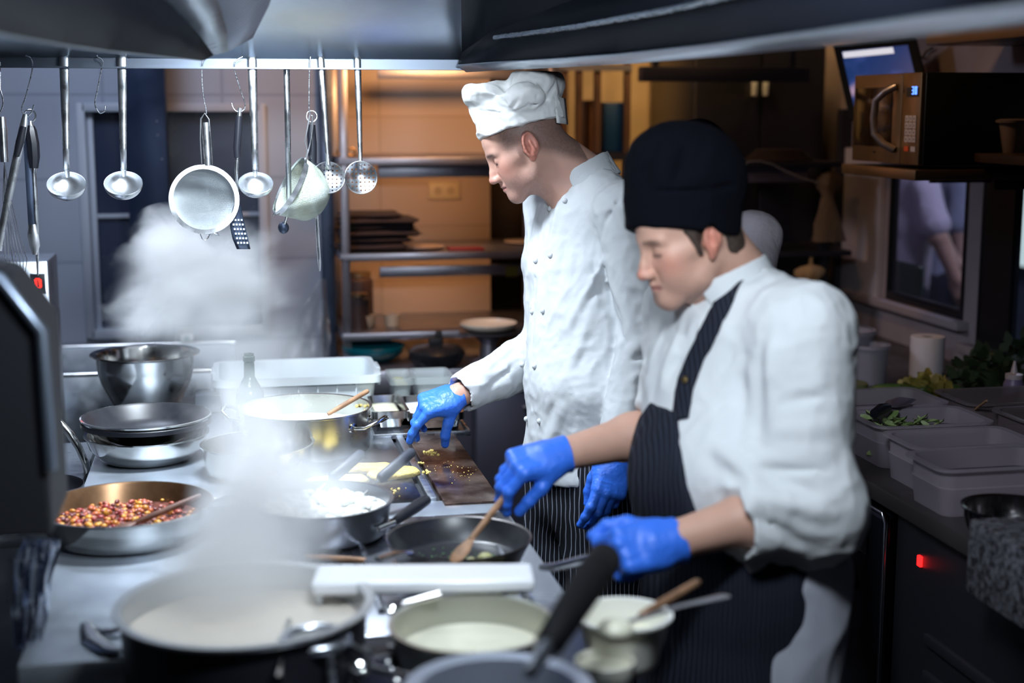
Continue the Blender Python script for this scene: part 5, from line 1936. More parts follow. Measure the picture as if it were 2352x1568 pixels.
# stack of two frying pans
cx = at(345, 985, Z=.99)[0]
s1 = thing('frying_pan', 'lower steel pan of the stack on the worktop', 'pan', (cx - .012, 3.52, CT + .0005), 0, 'stacked pans on the worktop')
MB().lathe([(0, 0), (.100, 0), (.112, .006), (.138, .035), (.146, .062), (.150, .064), (.150, .067), (.143, .066), (.134, .036), (.108, .008), (0, .004)], 72).build('shell', POLISH, s1)
s2_ = thing('frying_pan', 'upper pan of the stack with black non-stick inside', 'pan', (cx - .012, 3.52, CT + .050), 0, 'stacked pans on the worktop')
MB().lathe([(0, .0), (.096, .0), (.130, .022), (.150, .052), (.156, .056), (.157, .060), (.153, .061)], 72).build('shell', POLISH, s2_)
MB().lathe([(.153, .0605), (.148, .056), (.128, .026), (.095, .004), (0, .004)], 72).build('coating', NONSTICK, s2_)
MB().lathe([(.150, .038), (.156, .040), (.1565, .050), (.154, .052)], 72).build('rim_band', BLACK, s2_)
# stew pan
tp = thing('stew_pan', 'wide steel pan of orange vegetable stew in front left', 'pan', (at(288, 1178, Z=.958)[0], 2.872, CT + .0005))
R0 = .170
BROWNPAN = mat('browned_steel', (.30, .17, .09), .32, .85, noise=(9, .6), col2=(.10, .045, .02))
MB().lathe([(0, 0), (.135, 0), (.150, .006), (.163, .030), (R0, .062), (R0 + .003, .064), (R0 + .003, .067), (R0 - .001, .067)], 88).build('shell', POLISH, tp)
MB().lathe([(R0 - .001, .067), (R0 - .004, .062), (.159, .030), (.146, .008), (0, .004)], 88).build('inner_wall', BROWNPAN, tp)
STEWM = mat('stew_base', (.17, .055, .04), .3, noise=(40, .5), bump=(60, .8))
filling(.157, .026, STEWM, 'sauce', tp, .003, 4)
cols = [(.42, .10, .03), (.50, .19, .03), (.26, .03, .03), (.34, .12, .10), (.36, .08, .05), (.60, .28, .04), (.14, .03, .03)]
VM = [mat('vegetable_piece_%d' % k, c, .35) for k, c in enumerate(cols)]
rr = random.Random(11)
stews = [MB() for _ in cols]
for k in range(520):
    a_, q = rr.uniform(0, 6.28), .150 * math.sqrt(rr.random())
    k2 = rr.randrange(len(cols))
    s_ = rr.uniform(.0035, .0085)
    x_, y_ = q * math.cos(a_), q * math.sin(a_)
    if x_ > .05 and y_ > -.02 and rr.random() < .6:
        continue
    stews[k2].ball((x_, y_, .026 + s_ * .4 + rr.uniform(0, .006)), s_, 7, (1, rr.uniform(.6, 1.1), rr.uniform(.5, .8)), Matrix.Rotation(rr.uniform(0, 3), 4, 'Z'))
for k2, mb in enumerate(stews):
    o = mb.build('diced_vegetables', VM[k2], tp)
    o['kind'] = 'stuff'
    o['label'] = ['orange-red', 'orange', 'deep red', 'pink', 'red', 'yellow-orange', 'dark red'][k2] + ' diced pieces'
hx_ = V(.150, .085, .045)
MB().tube([(.168, -.02, .05), (.20, -.03, .056), (.235, -.01, .058), (.235, .03, .058), (.20, .05, .056), (.166, .04, .05)], .005, 10).build('loop_handle', POLISH, tp)


def spoon(name, lab, pa, pb, r_, head, m=WOOD, cat='spoon', grp=None, flat=.3, hl=.06, hw=.022, neck=None):
    """pa handle end, pb bowl tip (world points)"""
    pa, pb = V(pa), V(pb)
    d_ = (pb - pa) / np.linalg.norm(pb - pa)
    L_ = np.linalg.norm(pb - pa)
    o = thing(name, lab, cat, (0, 0, 0), 0, grp)
    MB().tube([tuple(pa + d_ * t) for t in (0, .004, L_ * .5, L_ - hl, L_ - hl * .9)], [r_ * .7, r_, r_, r_ * .85, r_ * .7], 12).build('handle', m, o)
    if head:
        MB().tube([tuple(pb - d_ * hl * t) for t in (1.0, .8, .5, .25, .06, 0)], [r_, hw * .6, hw, hw, hw * .7, hw * .3], 16, flat=flat, upv=(0, 0, 1)).build('head', m, o)
    return o


WOODD = mat('stained_wood', (.17, .065, .04), .5, noise=(30, .4))
o = spoon('wooden_spoon', 'dark wooden spoon lying in the orange stew', at(462, 1138, Z=.985), at(255, 1222, Z=.932), .0065, True, WOODD, 'spoon', None, .35, .05, .020)
# stockpot with milk
sp_ = thing('stock_pot', 'steel pot of milky liquid beside the reaching gloved hand', 'pot', (at(705, 948, Z=1.012)[0], 3.52, CT + .0055))
R1_ = .162
POTST = mat('pot_steel', (.66, .66, .62), .22, 1.0, rvar=(6, .15, .3))
MB().lathe(vessel_prof(R1_, .108, R1_ - .002, .0025, .004, .012), 96).build('shell', POTST, sp_)
filling(R1_ - .0035, .060, mat('milk', (.62, .64, .62), .25), 'milk', sp_, .0006, 2)
for sx_ in (1, -1):
    P = [(sx_ * (R1_ - .01), -.045 + 0, .075), (sx_ * (R1_ + .025), -.045, .078), (sx_ * (R1_ + .050), -.03, .092), (sx_ * (R1_ + .056), 0, .100), (sx_ * (R1_ + .050), .03, .092), (sx_ * (R1_ + .025), .045, .078), (sx_ * (R1_ - .01), .045, .075)]
    Rz = Matrix.Rotation(math.radians(-32 if sx_ > 0 else -25), 4, 'Z')
    P = [tuple(Rz @ Vector(p_)) for p_ in P]
    h_ = MB().tube(P, .0045, 10).build('handle', POLISH, sp_)
    for q in (P[0], P[-1]):
        vq = Vector(q)
        n2 = Vector((vq.x, vq.y, 0)).normalized()
        bt = MB().lathe([(0, 0), (.014, 0), (.012, .005), (0, .007)], 20)
        b2 = bt.build('rivet_plate', POLISH, h_)
        b2.matrix_basis = Matrix.Translation(n2 * (R1_ - .002) + Vector((0, 0, .077))) @ n2.to_track_quat('Z', 'Y').to_matrix().to_4x4()
MB().ball((.150, .02, .085), .006, 8, (.4, 1, 1.4)).ball((.135, .075, .09), .005, 8).ball((.152, .03, .098), .004, 8).build('yellow_splashes', EGG, sp_)
spoon('wooden_spoon', 'plain wooden spoon standing in the milky pot', at(846, 897, D=3.62), at(712, 975, D=3.54), .0062, False)
# faint pan in the steam in front of it
fp = thing('saute_pan', 'pale steel pan half hidden by steam left of the milky pot', 'pan', (at(590, 1010, Z=.96)[0], 3.33, CT + .0005))
MB().lathe(vessel_prof(.130, .070, .122, .0025, .004, .018), 72).build('shell', POTST, fp)
spoon('wooden_spoon', 'thin wooden spoon fading into the steam behind the white pan', at(655, 1072, D=3.30), at(560, 1120, D=3.12), .005, False)
# pot with handle left of white pot: pan with pale food
wp = thing('saute_pan', 'steel pan of white creamy gnocchi in the steam', 'pan', (at(752, 1186, Z=.975)[0], 2.80, CT + .0005))
MB().lathe(vessel_prof(.138, .072, .130, .003, .005, .018), 80).build('shell', mat('pan_dark_side', (.24, .25, .28), .3, .95), wp)
filling(.132, .052, mat('white_cream', (.90, .91, .88), .3), 'cream', wp, .002, 5)
GNM = mat('gnocchi_white', (.74, .75, .72), .35)
mb = MB()
rr = random.Random(5)
for k in range(75):
    a_, q = rr.uniform(0, 6.28), .115 * math.sqrt(rr.random())
    mb.ball((q * math.cos(a_), q * math.sin(a_), .054 + rr.uniform(0, .006)), rr.uniform(.010, .015), 9, (1, rr.uniform(.6, .9), .62), Matrix.Rotation(rr.uniform(0, 3), 4, 'Z'))
o = mb.build('gnocchi', GNM, wp)
o['kind'] = 'stuff'
ha_, hb_ = at(890, 1200, D=2.84), at(978, 1148, D=2.98)
w0 = V(*wp.location)
MB().tube([tuple(at(868, 1215, D=2.80) - w0), tuple(at(905, 1200, D=2.85) - w0)], .006, 10).build('handle_bracket', POLISH, wp)
MB().tube([tuple(at(900, 1202, D=2.85) - w0), tuple(at(925, 1184, D=2.89) - w0), tuple(at(960, 1160, D=2.95) - w0), tuple(at(980, 1147, D=2.98) - w0)], [.008, .011, .013, .011], 12).build('handle', BLACK, wp)
# spatulas with dark grey grips over the griddle
GRIP = mat('grey_grip', (.045, .05, .07), .5)
for i, (a0_, a1_, a2_, lab) in enumerate((((948, 1036), (872, 1100), (840, 1132), 'metal spatula with dark grip in front of the omelettes, right one'),
                                          ((832, 1040), (760, 1100), (722, 1136), 'metal spatula with dark grip left of the omelettes, in the steam'))):
    D0 = 3.02
    p0, p1, p2 = at(*a0_, D=D0 + .08), at(*a1_, D=D0), at(*a2_, D=D0 - .05)
    o = thing('spatula', lab, 'spatula', (0, 0, 0), 0, 'spatulas by the omelettes')
    d_ = (p1 - p0)
    MB().tube([tuple(p0), tuple(p0 + d_ * .05), tuple(p0 + d_ * .5), tuple(p0 + d_ * .95), tuple(p1)], [.008, .0115, .012, .0125, .009], 12).build('grip', GRIP, o)
    p3 = V(p2[0] - .05, p2[1] - .03, max(p2[2] - .03, CT + .012))
    MB().tube([tuple(p1), tuple(p2), tuple(p3)], .0035, 8).build('shank', POLISH, o)
    MB().box((-.035, -.05, -.0008), (.035, .05, .0008), M=align(tuple(p3), tuple(p3 + V(-.6, -.4, -.10))) @ Matrix.Rotation(math.pi / 2, 4, 'X')).build('blade', POLISH, o)
# white tub
q0, q1 = at(500, 905, Y=3.92), at(866, 905, Y=3.92)
wtb = thing('plastic_crate', 'large white plastic tub with ribbed sides behind the milky pot', 'tub', ((q0[0] + q1[0]) / 2, 4.05, CT + .0005))
hw = (q1[0] - q0[0]) / 2
WT = mat('white_tub', (.84, .90, .92), .4)


def rect_tub(mb, hw, hl, h, inset, th, lip=0.012, r_=.03):
    def lp_(a, b, rad, z, n=5):
        out = []
        for (sx_, sy_, a0_) in ((1, 1, 0), (-1, 1, 90), (-1, -1, 180), (1, -1, 270)):
            for k in range(n + 1):
                t = math.radians(a0_ + 90 * k / n)
                out.append(mb.bm.verts.new((sx_ * (a - rad) + rad * math.cos(t), sy_ * (b - rad) + rad * math.sin(t), z)))
        return out
    L_ = [lp_(hw - inset, hl - inset, r_, 0), lp_(hw - .004, hl - .004, r_, h - .022), lp_(hw + lip, hl + lip, r_, h - .020), lp_(hw + lip, hl + lip, r_, h), lp_(hw - th, hl - th, r_, h), lp_(hw - inset - th, hl - inset - th, r_ * .9, th)]
    n = len(L_[0])
    for A, B in zip(L_[:-1], L_[1:]):
        for i in range(n):
            mb.bm.faces.new((A[i], A[(i + 1) % n], B[(i + 1) % n], B[i]))
    mb.bm.faces.new(L_[0][::-1])
    mb.bm.faces.new(L_[-1])


ztop = at(690, 884, Y=3.91)[2]
zfar = at(690, 838, Y=4.22)[2]
mb = MB()
Hh_ = ztop - CT
Hh_ += .022
rect_tub(mb, hw, .150, Hh_, .012, .005)
mb.build('body', WT, wtb)
for k in range(7):
    x_ = -hw + .06 + k * (2 * hw - .12) / 6
    MB().box((x_ - .002, -.150 - .002, .01), (x_ + .002, -.140, Hh_ - .02)).build('rib', WT, wtb)
for sx_ in (-1, 1):
    MB().box((sx_ * (hw + .012) - .006, -.045, Hh_ - .050), (sx_ * (hw + .012) + .008, .045, Hh_ + .004), bev=.004).build('grip', WT, wtb)
# bottle
q = at(574, 900, Y=3.74)
bt = thing('oil_bottle', 'dark glass bottle standing in front of the white tub', 'bottle', (q[0], 3.74, CT + .0005))
zt_ = at(574, 812, Y=3.74)[2] - CT
MB().lathe([(0, 0), (.034, 0), (.0365, .004), (.0365, .100), (.034, .118), (.022, .140), (.0145, .155), (.0135, zt_ - .022), (.0155, zt_ - .020), (.0155, zt_ - .008), (.013, zt_ - .006), (.013, zt_), (.010, zt_), (.010, .15), (0, .14)], 40).build('glass', mat('green_black_glass', (.045, .065, .055), .08, spec=.8), bt)
MB().lathe([(.0368, .025), (.0372, .026), (.0372, .085), (.0368, .086)], 40).build('paper_label', mat('faded_label', (.16, .19, .20), .6), bt)
# small box behind the bowl
q0, q1 = at(447, 945, Y=4.02), at(508, 905, Y=4.02)
tag(MB().box((q0[0], 4.02, CT + .0005), (q1[0], 4.12, q1[2]), bev=.010).build('grey_box', mat('ribbed_grey', (.16, .19, .23), .5)), 'small grey ribbed box between mixing bowl and white tub', 'box')
# perforated tray rack with containers, at the far end
tr = thing('tray_rack', 'steel slotted rack at the far end of the griddle holding containers', 'rack', (0, 0, 0))
p0, p1 = at(857, 1008, Y=3.62), at(1081, 994, Y=3.62)
zr_ = p1[2]
X0_, X1_ = p0[0], p1[0]
mb = MB()
mb.box((X0_, 3.62, zr_ - .007), (X1_, 3.625, zr_ + .007), bev=.001)
mb.box((X0_, 3.98, zr_ - .007), (X1_, 3.985, zr_ + .007)).box((X0_, 3.625, zr_ - .007), (X0_ + .005, 3.98, zr_ + .007)).box((X1_ - .005, 3.625, zr_ - .007), (X1_, 3.98, zr_ + .007))
mb.build('frame', STEEL, tr)
MB().box((X0_ + .005, 3.625, zr_ - .006), (X1_ - .005, 3.98, zr_ - .003)).build('deck', BRUSH, tr)
for x in (990, 1023, 1057):
    q = at(x, 1000, Y=3.619)
    MB().box((q[0] - .010, 3.6188, zr_ - .0025), (q[0] + .010, 3.6202, zr_ + .0030), bev=.0006).build('slot', BLACKM, tr)
for x_ in (X0_ + .01, X1_ - .022):
    for y_ in (3.64, 3.95):
        MB().box((x_, y_, CT + .006), (x_ + .014, y_ + .014, zr_ - .007)).build('leg', BLACK, tr)
MB().box((X0_ + .02, 3.70, CT + .006), (X1_ - .03, 3.94, zr_ - .012), bev=.01).build('shadow_block', BLACKM, tr)  # black block filled in as the shade under the deck
SALT = mat('salt', (.92, .93, .95), .8, bump=(200, .5))


def cont(name, lab, x, y, z, hx, hy, h, m, fill, fm, extra=None):
    o = thing(name, lab, 'container', (x, y, z))
    mb = MB()
    rect_tub(mb, hx, hy, h, .008, .002, .006, .018)
    mb.build('body', m, o)
    if fill:
        mb = MB()
        rows = []
        for i in range(10):
            rows.append([((-1 + 2 * i / 9) * (hx - .012), (-1 + 2 * j / 9) * (hy - .012), h * fill + .012 * math.exp(-((i - 4.5) ** 2 + (j - 4.5) ** 2) / 14)) for j in range(10)])
        mb.sheet(rows).build('contents', fm, o, solid=.002)
    return o


q = at(1033, 985, Z=zr_ + .02)
c1 = cont('container', 'steel container of white salt with black handle beside the thumb', X1_ - .085, 3.78, zr_ + .0075, .070, .12, .042, POLISH, .55, SALT)
MB().tube([(.076, -.02, .038), (.098, -.025, .040), (.112, -.028, .042)], [.003, .005, .007], 8, flat=.5, upv=(0, 0, 1)).build('handle', BLACK, c1)
CLR = mat('clear_tub', (.72, .78, .78), .2, alpha=.45)
cont('container', 'clear plastic container behind the salt container', X1_ - .040, 4.08, CT + .0005, .052, .075, .085, CLR, None, None)
cont('container', 'clear plastic container of yellow batter behind the glove', X1_ - .132, 4.08, CT + .0005, .030, .075, .085, CLR, .7, mat('batter', (.80, .76, .42), .5))
cont('container', 'small steel container between milky pot and glove', X0_ + .055, 3.80, zr_ + .0075, .045, .11, .045, POLISH, .5, mat('cream2', (.7, .68, .5), .4))

# black frying pan with gnocchi
bpx = at(1080, 1279, Z=.952)
fpn = thing('frying_pan', 'black frying pan of gnocchi and herbs being stirred', 'pan', (bpx[0], 2.565, CT + .0015))
MB().lathe([(0, 0), (.105, 0), (.118, .008), (.136, .046), (.1385, .048), (.1385, .051), (.134, .049)], 88).build('shell', mat('dark_pan_steel', (.13, .12, .12), .35, .9), fpn)
MB().lathe([(.134, .049), (.115, .010), (.104, .005), (0, .004)], 88).build('coating', NONSTICK, fpn)
w0 = V(*fpn.location)
MB().tube([tuple(at(1245, 1302, D=2.50) - w0), tuple(at(1275, 1302, D=2.48) - w0), tuple(at(1320, 1292, D=2.45) - w0), tuple(at(1370, 1278, D=2.42) - w0), tuple(at(1425, 1266, D=2.37) - w0), tuple(at(1458, 1258, D=2.345) - w0)], [.010, .013, .015, .015, .012, .009], 12, flat=.6, upv=(0, 0, 1)).build('handle', POLISH, fpn)
GN2 = mat('gnocchi_green', (.52, .50, .24), .4, noise=(40, .25))
gi = 0
gl = ['topmost round gnocco on the heap in the black pan', 'gnocco left of the topmost one in the black pan', 'gnocco at the front of the heap in the black pan', 'gnocco right of the front one in the black pan', 'small gnocco nearest the pan handle', 'gnocco lying apart at the right of the black pan', 'gnocco behind the front one in the black pan']
for (x, y, r_, dz) in ((1110, 1276, .0155, .016), (1078, 1284, .014, .004), (1105, 1300, .0155, .004), (1145, 1304, .013, .002), (1182, 1308, .013, .002), (1165, 1300, .012, .0), (1088, 1304, .014, .002)):
    q = at(x, y, Z=CT + .02 + dz)
    o = MB().ball((0, 0, 0), r_, 16, (1, .85, .85)).build('gnocco', GN2)
    o.location = (q[0], q[1] - .02, CT + .0065 + r_ * .85 + dz)
    tag(o, gl[gi], 'gnocco', 'gnocchi in the black pan')
    gi += 1
mb = MB()
rr = random.Random(9)
for k in range(60):
    a_, q = rr.uniform(0, 6.28), .09 * math.sqrt(rr.random())
    mb.ball((w0[0] - .02 + q * math.cos(a_), w0[1] + q * math.sin(a_) * .9, CT + .008 + rr.random() * .002), rr.uniform(.002, .004), 6, (1, .5, .3), Matrix.Rotation(rr.uniform(0, 3), 4, 'Z'))
tag(mb.build('chopped_herbs', mat('herb_green', (.06, .16, .05), .5)), 'chopped green herbs sprinkled in the black pan', 'herbs', None, 'stuff')
# wooden spatula in the near cook's hand
spoon('wooden_spatula', 'wooden spatula held in the near cook gloved hand', at(1192, 1098, D=2.665), at(1040, 1292, D=2.545), .0066, True, WOOD, 'spatula', None, .25, .065, .016)
# steel spoon handle across the black pan's left rim
p0, p1 = at(868, 1285, D=2.50), at(945, 1268, D=2.56)
tag(MB().tube([tuple(p0), tuple((p0 + p1) / 2 + V(0, 0, .004)), tuple(p1)], [.010, .011, .007], 12, flat=.4, upv=(0, 0, 1)).build('pan_handle_end', POLISH), 'rounded steel handle tip at the left rim of the black frying pan', 'handle')
p0, p1 = at(700, 1278, Z=.906), at(905, 1290, Z=.906)
spoon('wooden_spoon', 'wooden spoon lying in front of the white gnocchi pan', p0, p1, .006, False)

# ---------------------------------------------------------------- blurred foreground
q = at(562, 1383, Z=1.01)
big = thing('stock_pot', 'big dark pot with pale rim in the blurred lower left', 'pot', (q[0], q[1], CT + .001))
R2 = .186
DKPOT = mat('dark_pot_side', (.02, .02, .028), .35, .3)
MB().lathe([(0, 0), (R2 - .02, 0), (R2 - .004, .012), (R2 - .002, .100)], 80).build('side', DKPOT, big)
MB().lathe([(R2 - .002, .100), (R2, .106), (R2 + .010, .108), (R2 + .010, .111), (R2 - .004, .110), (R2 - .007, .02), (0, .012)], 80).build('rim', mat('satin_rim', (.60, .62, .64), .35, .9), big)
filling(R2 - .006, .070, mat('beige_soup', (.62, .57, .50), .35), 'soup', big, .0008, 8)
# spoon rest and keys-like spoons on the near worktop
o = thing('serving_spoon', 'shiny serving spoon lying on the near corner of the worktop', 'spoon', (0, 0, 0))
q = at(215, 1440, Z=CT)
MB().tube([tuple(at(198, 1432, Z=CT + .006)), tuple(at(215, 1470, Z=CT + .004)), tuple(at(250, 1492, Z=CT + .006)), tuple(at(300, 1496, Z=CT + .012))], [.010, .020, .018, .008], 12, flat=.35, upv=(0, 0, 1)).build('bowl', POLISH, o)
MB().tube([tuple(at(300, 1496, Z=CT + .012)), tuple(at(330, 1480, Z=CT + .016))], .005, 8).build('handle', POLISH, o)
o = thing('serving_spoon', 'second shiny spoon behind the first on the near worktop corner', 'spoon', (0, 0, 0))
MB().tube([tuple(at(200, 1440, Z=CT + .006)), tuple(at(225, 1450, Z=CT + .006)), tuple(at(262, 1448, Z=CT + .010)), tuple(at(300, 1440, Z=CT + .014))], [.006, .013, .012, .006], 12, flat=.35, upv=(0, 0, 1)).build('bowl', POLISH, o)
MB().tube([tuple(at(300, 1440, Z=CT + .014)), tuple(at(340, 1428, Z=CT + .018))], .004, 8).build('handle', POLISH, o)
# bright bar: stainless rack across the foreground
rk = thing('pan_rack', 'overexposed white steel rack bar across the foreground', 'rack', (0, 0, 0))
zb_ = .9975
pA, pB = at(722, 1336, Z=zb_), at(1225, 1330, Z=zb_)
d_ = (pB - pA)
RACKM = mat('overexposed_steel', (.88, .90, .94), .28, spec=.7)  # white colour stands in for the overexposed glare on the steel bar
mb = MB()
dn = V(-d_[1], d_[0], 0) / np.linalg.norm(d_)
for s0, s1 in ((0, 1),):
    c = [pA - dn * .052, pB - dn * .045, pB + dn * .040, pA + dn * .045]
    vs0 = [mb.bm.verts.new(tuple(p_ + V(0, 0, -.008))) for p_ in c]
    vs1 = [mb.bm.verts.new(tuple(p_ + V(0, 0, .016))) for p_ in c]
    mb.bm.faces.new(vs0[::-1])
    mb.bm.faces.new(vs1)
    for i in range(4):
        mb.bm.faces.new((vs0[i], vs0[(i + 1) % 4], vs1[(i + 1) % 4], vs1[i]))
mb.build('bar', RACKM, rk, bevel=.007)
for p_ in (pA + d_ * .03,):
    for s_ in (-.03, .03):
        b_ = p_ + dn * s_
        MB().tube([tuple(b_), (b_[0], b_[1], CT)], .006, 8).build('leg', STEEL, rk)
# cream pan behind/below the bar
q = at(1085, 1432, Z=.985)
cpn = thing('sauce_pan', 'steel pan of cream sauce in the blurred foreground centre', 'pan', (q[0], q[1], CT))
MB().lathe(vessel_prof(.122, .085, .112, .003, .005, .02), 72).build('shell', mat('creamy_steel', (.62, .62, .55), .35, .85), cpn)
filling(.112, .045, CREAM, 'cream', cpn, .002, 6)
# second cream pan on the right
q = at(1432, 1412, Z=.985)
cp2 = thing('sauce_pan', 'white enamel pan of cream sauce beside the black handle', 'pan', (q[0], q[1], CT))
MB().lathe(vessel_prof(.070, .085, .055, .003, .006, .02), 56).build('shell', mat('cream_enamel', (.78, .77, .70), .35), cp2)
filling(.060, .055, CREAM, 'cream', cp2, .001, 6)
q = at(1390, 1500, Z=.955)
cp3 = thing('dish', 'small round dish of cream sauce below the white enamel pan', 'dish', (q[0], q[1], CT))
MB().lathe(bowl_prof(.046, .045, .03), 40).build('shell', mat('cream_enamel2', (.80, .78, .68), .35), cp3)
filling(.040, .036, CREAM, 'cream', cp3, .001, 3)
spoon('wooden_spatula', 'wooden spatula handle leaning out of the white enamel pan', at(1604, 1336, D=2.16), at(1425, 1440, D=1.98), .0065, False)
o = thing('ladle', 'steel ladle handle with hanging hole leaning out of the white enamel pan', 'ladle', (0, 0, 0))
pa, pb, pc_ = at(1672, 1368, D=2.14), at(1560, 1392, D=2.06), at(1430, 1432, D=1.98)
MB().tube([tuple(pa), tuple(pa + (pb - pa) * .08), tuple(pa + (pb - pa) * .3), tuple(pb), tuple(pc_)], [.006, .010, .009, .006, .006], 10, flat=.35, upv=(0, 0, 1)).build('handle', mat('dull_steel', (.35, .35, .38), .35, .9), o)
MB().ball(tuple(pc_ + V(-.01, 0, -.008)), .026, 16, (1, 1, .6)).build('bowl', CREAM, o)
# near pot at the bottom and its black handle
q = at(1145, 1590, Z=1.0)
np_ = thing('sauce_pan', 'near steel saucepan cut by the bottom edge with thick black handle', 'pan', (q[0], q[1], CT + .001))
MB().lathe([(0, 0), (.105, 0), (.112, .01), (.112, .092), (.124, .098), (.125, .106), (.106, .102), (.104, .01), (0, .006)], 72).build('shell', mat('bluish_steel', (.70, .76, .90), .38, .8), np_)
w0 = V(*np_.location)
filling(.104, .06, BLACKM, 'inside', np_, 0)
hA_, hB_ = at(1262, 1478, D=1.76), at(1392, 1276, D=2.02)
MB().tube([tuple(hA_ - w0 - (hB_ - hA_) * .28), tuple(hA_ - w0)], [.008, .012], 10).build('handle_bracket', STEEL, np_)
dq = hB_ - hA_
MB().tube([tuple(hA_ - w0 - dq * .03), tuple(hA_ - w0), tuple(hA_ - w0 + dq * .3), tuple(hA_ - w0 + dq * .75), tuple(hA_ - w0 + dq * .97), tuple(hA_ - w0 + dq)], [.012, .019, .022, .025, .024, .017], 16).build('handle', mat('deep_black', (.002, .002, .003), .7, spec=.2), np_)
# shining lid and ladles at the left of the foreground cluster
lid = thing('domed_lid', 'domed dark glass lid with steel rim in the foreground centre', 'lid', tuple(at(905, 1535, Z=.92)))
lid.location = (lid.location[0], lid.location[1], CT + .001)
lid.scale = (.62, .62, .62)
MB().lathe([(0, .062), (.03, .060), (.065, .045), (.088, .014), (.090, .010), (.086, .010), (.062, .040), (0, .056)], 56).build('glass', mat('dark_glass', (.02, .022, .035), .12, spec=.7), lid)
MB().lathe([(.088, .008), (.094, .006), (.094, .014), (.088, .016)], 56).build('rim', POLISH, lid)
MB().lathe([(0, .06), (.008, .062), (.010, .078), (.016, .084), (.014, .092), (0, .094)], 24).build('knob', POLISH, lid)
for i, (pa, pb, hw_, lab) in enumerate(((at(850, 1500, Z=.985), at(735, 1445, Z=.96), .020, 'round-bowled steel ladle over the dark lid, left one'),
                                        (at(960, 1560, Z=1.0), at(832, 1530, Z=.975), .020, 'round-bowled steel ladle at the bottom edge, right one'),
                                        (at(640, 1560, Z=1.0), at(668, 1400, Z=.96), .018, 'steel spoon standing by the left end of the white rack bar'),
                                        (at(1010, 1365, Z=1.0), at(905, 1395, Z=.985), .016, 'bright steel spoon bowl just below the white rack bar'))):
    o = thing('ladle', lab, 'ladle', (0, 0, 0))
    d_ = pb - pa
    MB().tube([tuple(pa), tuple(pa + d_ * .8)], .006, 10).build('handle', POLISH, o)
    M = Matrix.Translation(Vector(pb))
    MB().lathe([(0, -.014), (hw_ * .6, -.010), (hw_, 0), (hw_ - .002, .0005), (hw_ * .55, -.008), (0, -.012)], 28, M=M).build('bowl', POLISH, o)
q = at(690, 1500, Z=CT + .05)
gr_ = thing('pot_stand', 'pale steel pot stand at the bottom left of the foreground cluster', 'stand', (q[0] + .02, q[1] - .04, CT))
MB().tube([(.045 * math.cos(t), .045 * math.sin(t), .085) for t in [2 * math.pi * k / 30 for k in range(30)]], .009, 10, closed=True).build('ring', STEEL, gr_)
for k in range(4):
    t = k * math.pi / 2 + .4
    MB().tube([(.045 * math.cos(t), .045 * math.sin(t), .085), (.055 * math.cos(t), .085 * math.sin(t), .0)], .006, 8).build('leg', STEEL, gr_)

# black equipment at the left edge
bk = thing('equipment_housing', 'black housing with pale sloping top at the blurred left edge', 'machine', (0, 0, 0))
yb = 2.05
pr0 = at(95, 760, Y=yb)
pt0 = at(0, 640, Y=yb)
pb0 = at(95, 1235, Y=yb)
xr0 = pr0[0]
poly = [(xr0, pb0[2]), (xr0, pr0[2]), (pt0[0], pt0[2]), (pt0[0] - .12, pt0[2] + .03), (pt0[0] - .4, pt0[2] + .03), (pt0[0] - .4, pb0[2])]
mb = MB()
f_, b_ = [mb.bm.verts.new((x, yb, z)) for x, z in poly], [mb.bm.verts.new((x, yb + .22, z)) for x, z in poly]
mb.bm.faces.new(f_)
mb.bm.faces.new(b_[::-1])
for i in range(6):
    j = (i + 1) % 6
    mb.bm.faces.new((f_[i], f_[j], b_[j], b_[i]))
mb.build('casing', BLACKM, bk, bevel=.008)
e0, e1 = V(pt0[0], yb - .004, pt0[2]), V(xr0, yb - .004, pr0[2])
MB().tube([tuple(e0 + V(-.12, 0, .03)), tuple(e0), tuple(e1), (xr0 + .002, yb - .002, pb0[2] + .1)], .009, 10).build('edge_trim', mat('grey_trim', (.30, .36, .45), .35, .9), bk)
MB().box((pt0[0] - .38, yb + .03, 0), (xr0 - .12, yb + .2, pb0[2])).build('pedestal', mat('pedestal_grey', (.035, .037, .045), .5), bk)
PLW2 = mat('blue_wrap', (.10, .14, .27), .2, alpha=.8, spec=.7)
tag(wrap('plastic_bag', [(60, 1235), (30, 1290), (28, 1400), (32, 1490)], [(140, 1240), (118, 1330), (110, 1420), (88, 1500)], 2.32, 9, PLW2), 'bluish plastic bag hanging at the near left corner of the worktop', 'plastic bag')
# black pan on a low shelf at the left
o = MB().lathe(bowl_prof(.11, .05, .08), 48).build('frying_pan', NONSTICK)
q = at(70, 1130, Y=3.2)
o.location = (q[0], 3.25, q[2] - .05)
tag(o, 'black pan edge peeping out behind the black housing at the left', 'pan')
LS = q[2] - .051
tag(MB().box((-1.1, 3.05, LS - .03), (-.36, 3.9, LS), bev=.004).build('side_shelf', BRUSH), 'steel side shelf left of the worktop, under the black pan', 'shelf')


# ================================================================ people
FH = np.array([math.sin(YAW), math.cos(YAW), 0])
ZZ = V(0, 0, 1)


def hdir(deg):
    """horizontal direction: image-left, turned deg towards the camera"""
    a = math.radians(deg)
    return -RT * math.cos(a) - FH * math.sin(a)


def sm(x, a, b):
    t = np.clip((x - a) / (b - a), 0, 1)
    return t * t * (3 - 2 * t)


def march(S, x, y, t0=1.5, t1=5.0, off=0.0):
    r = ray(x, y)
    t = t0
    for _ in range(400):
        p = CAM + r * t
        d = S.ev(p[None, :])[0] - off
        if d < 0.0005:
            return p
        t += max(0.002, d * 0.6)
        if t > t1:
            break
    return CAM + r * t


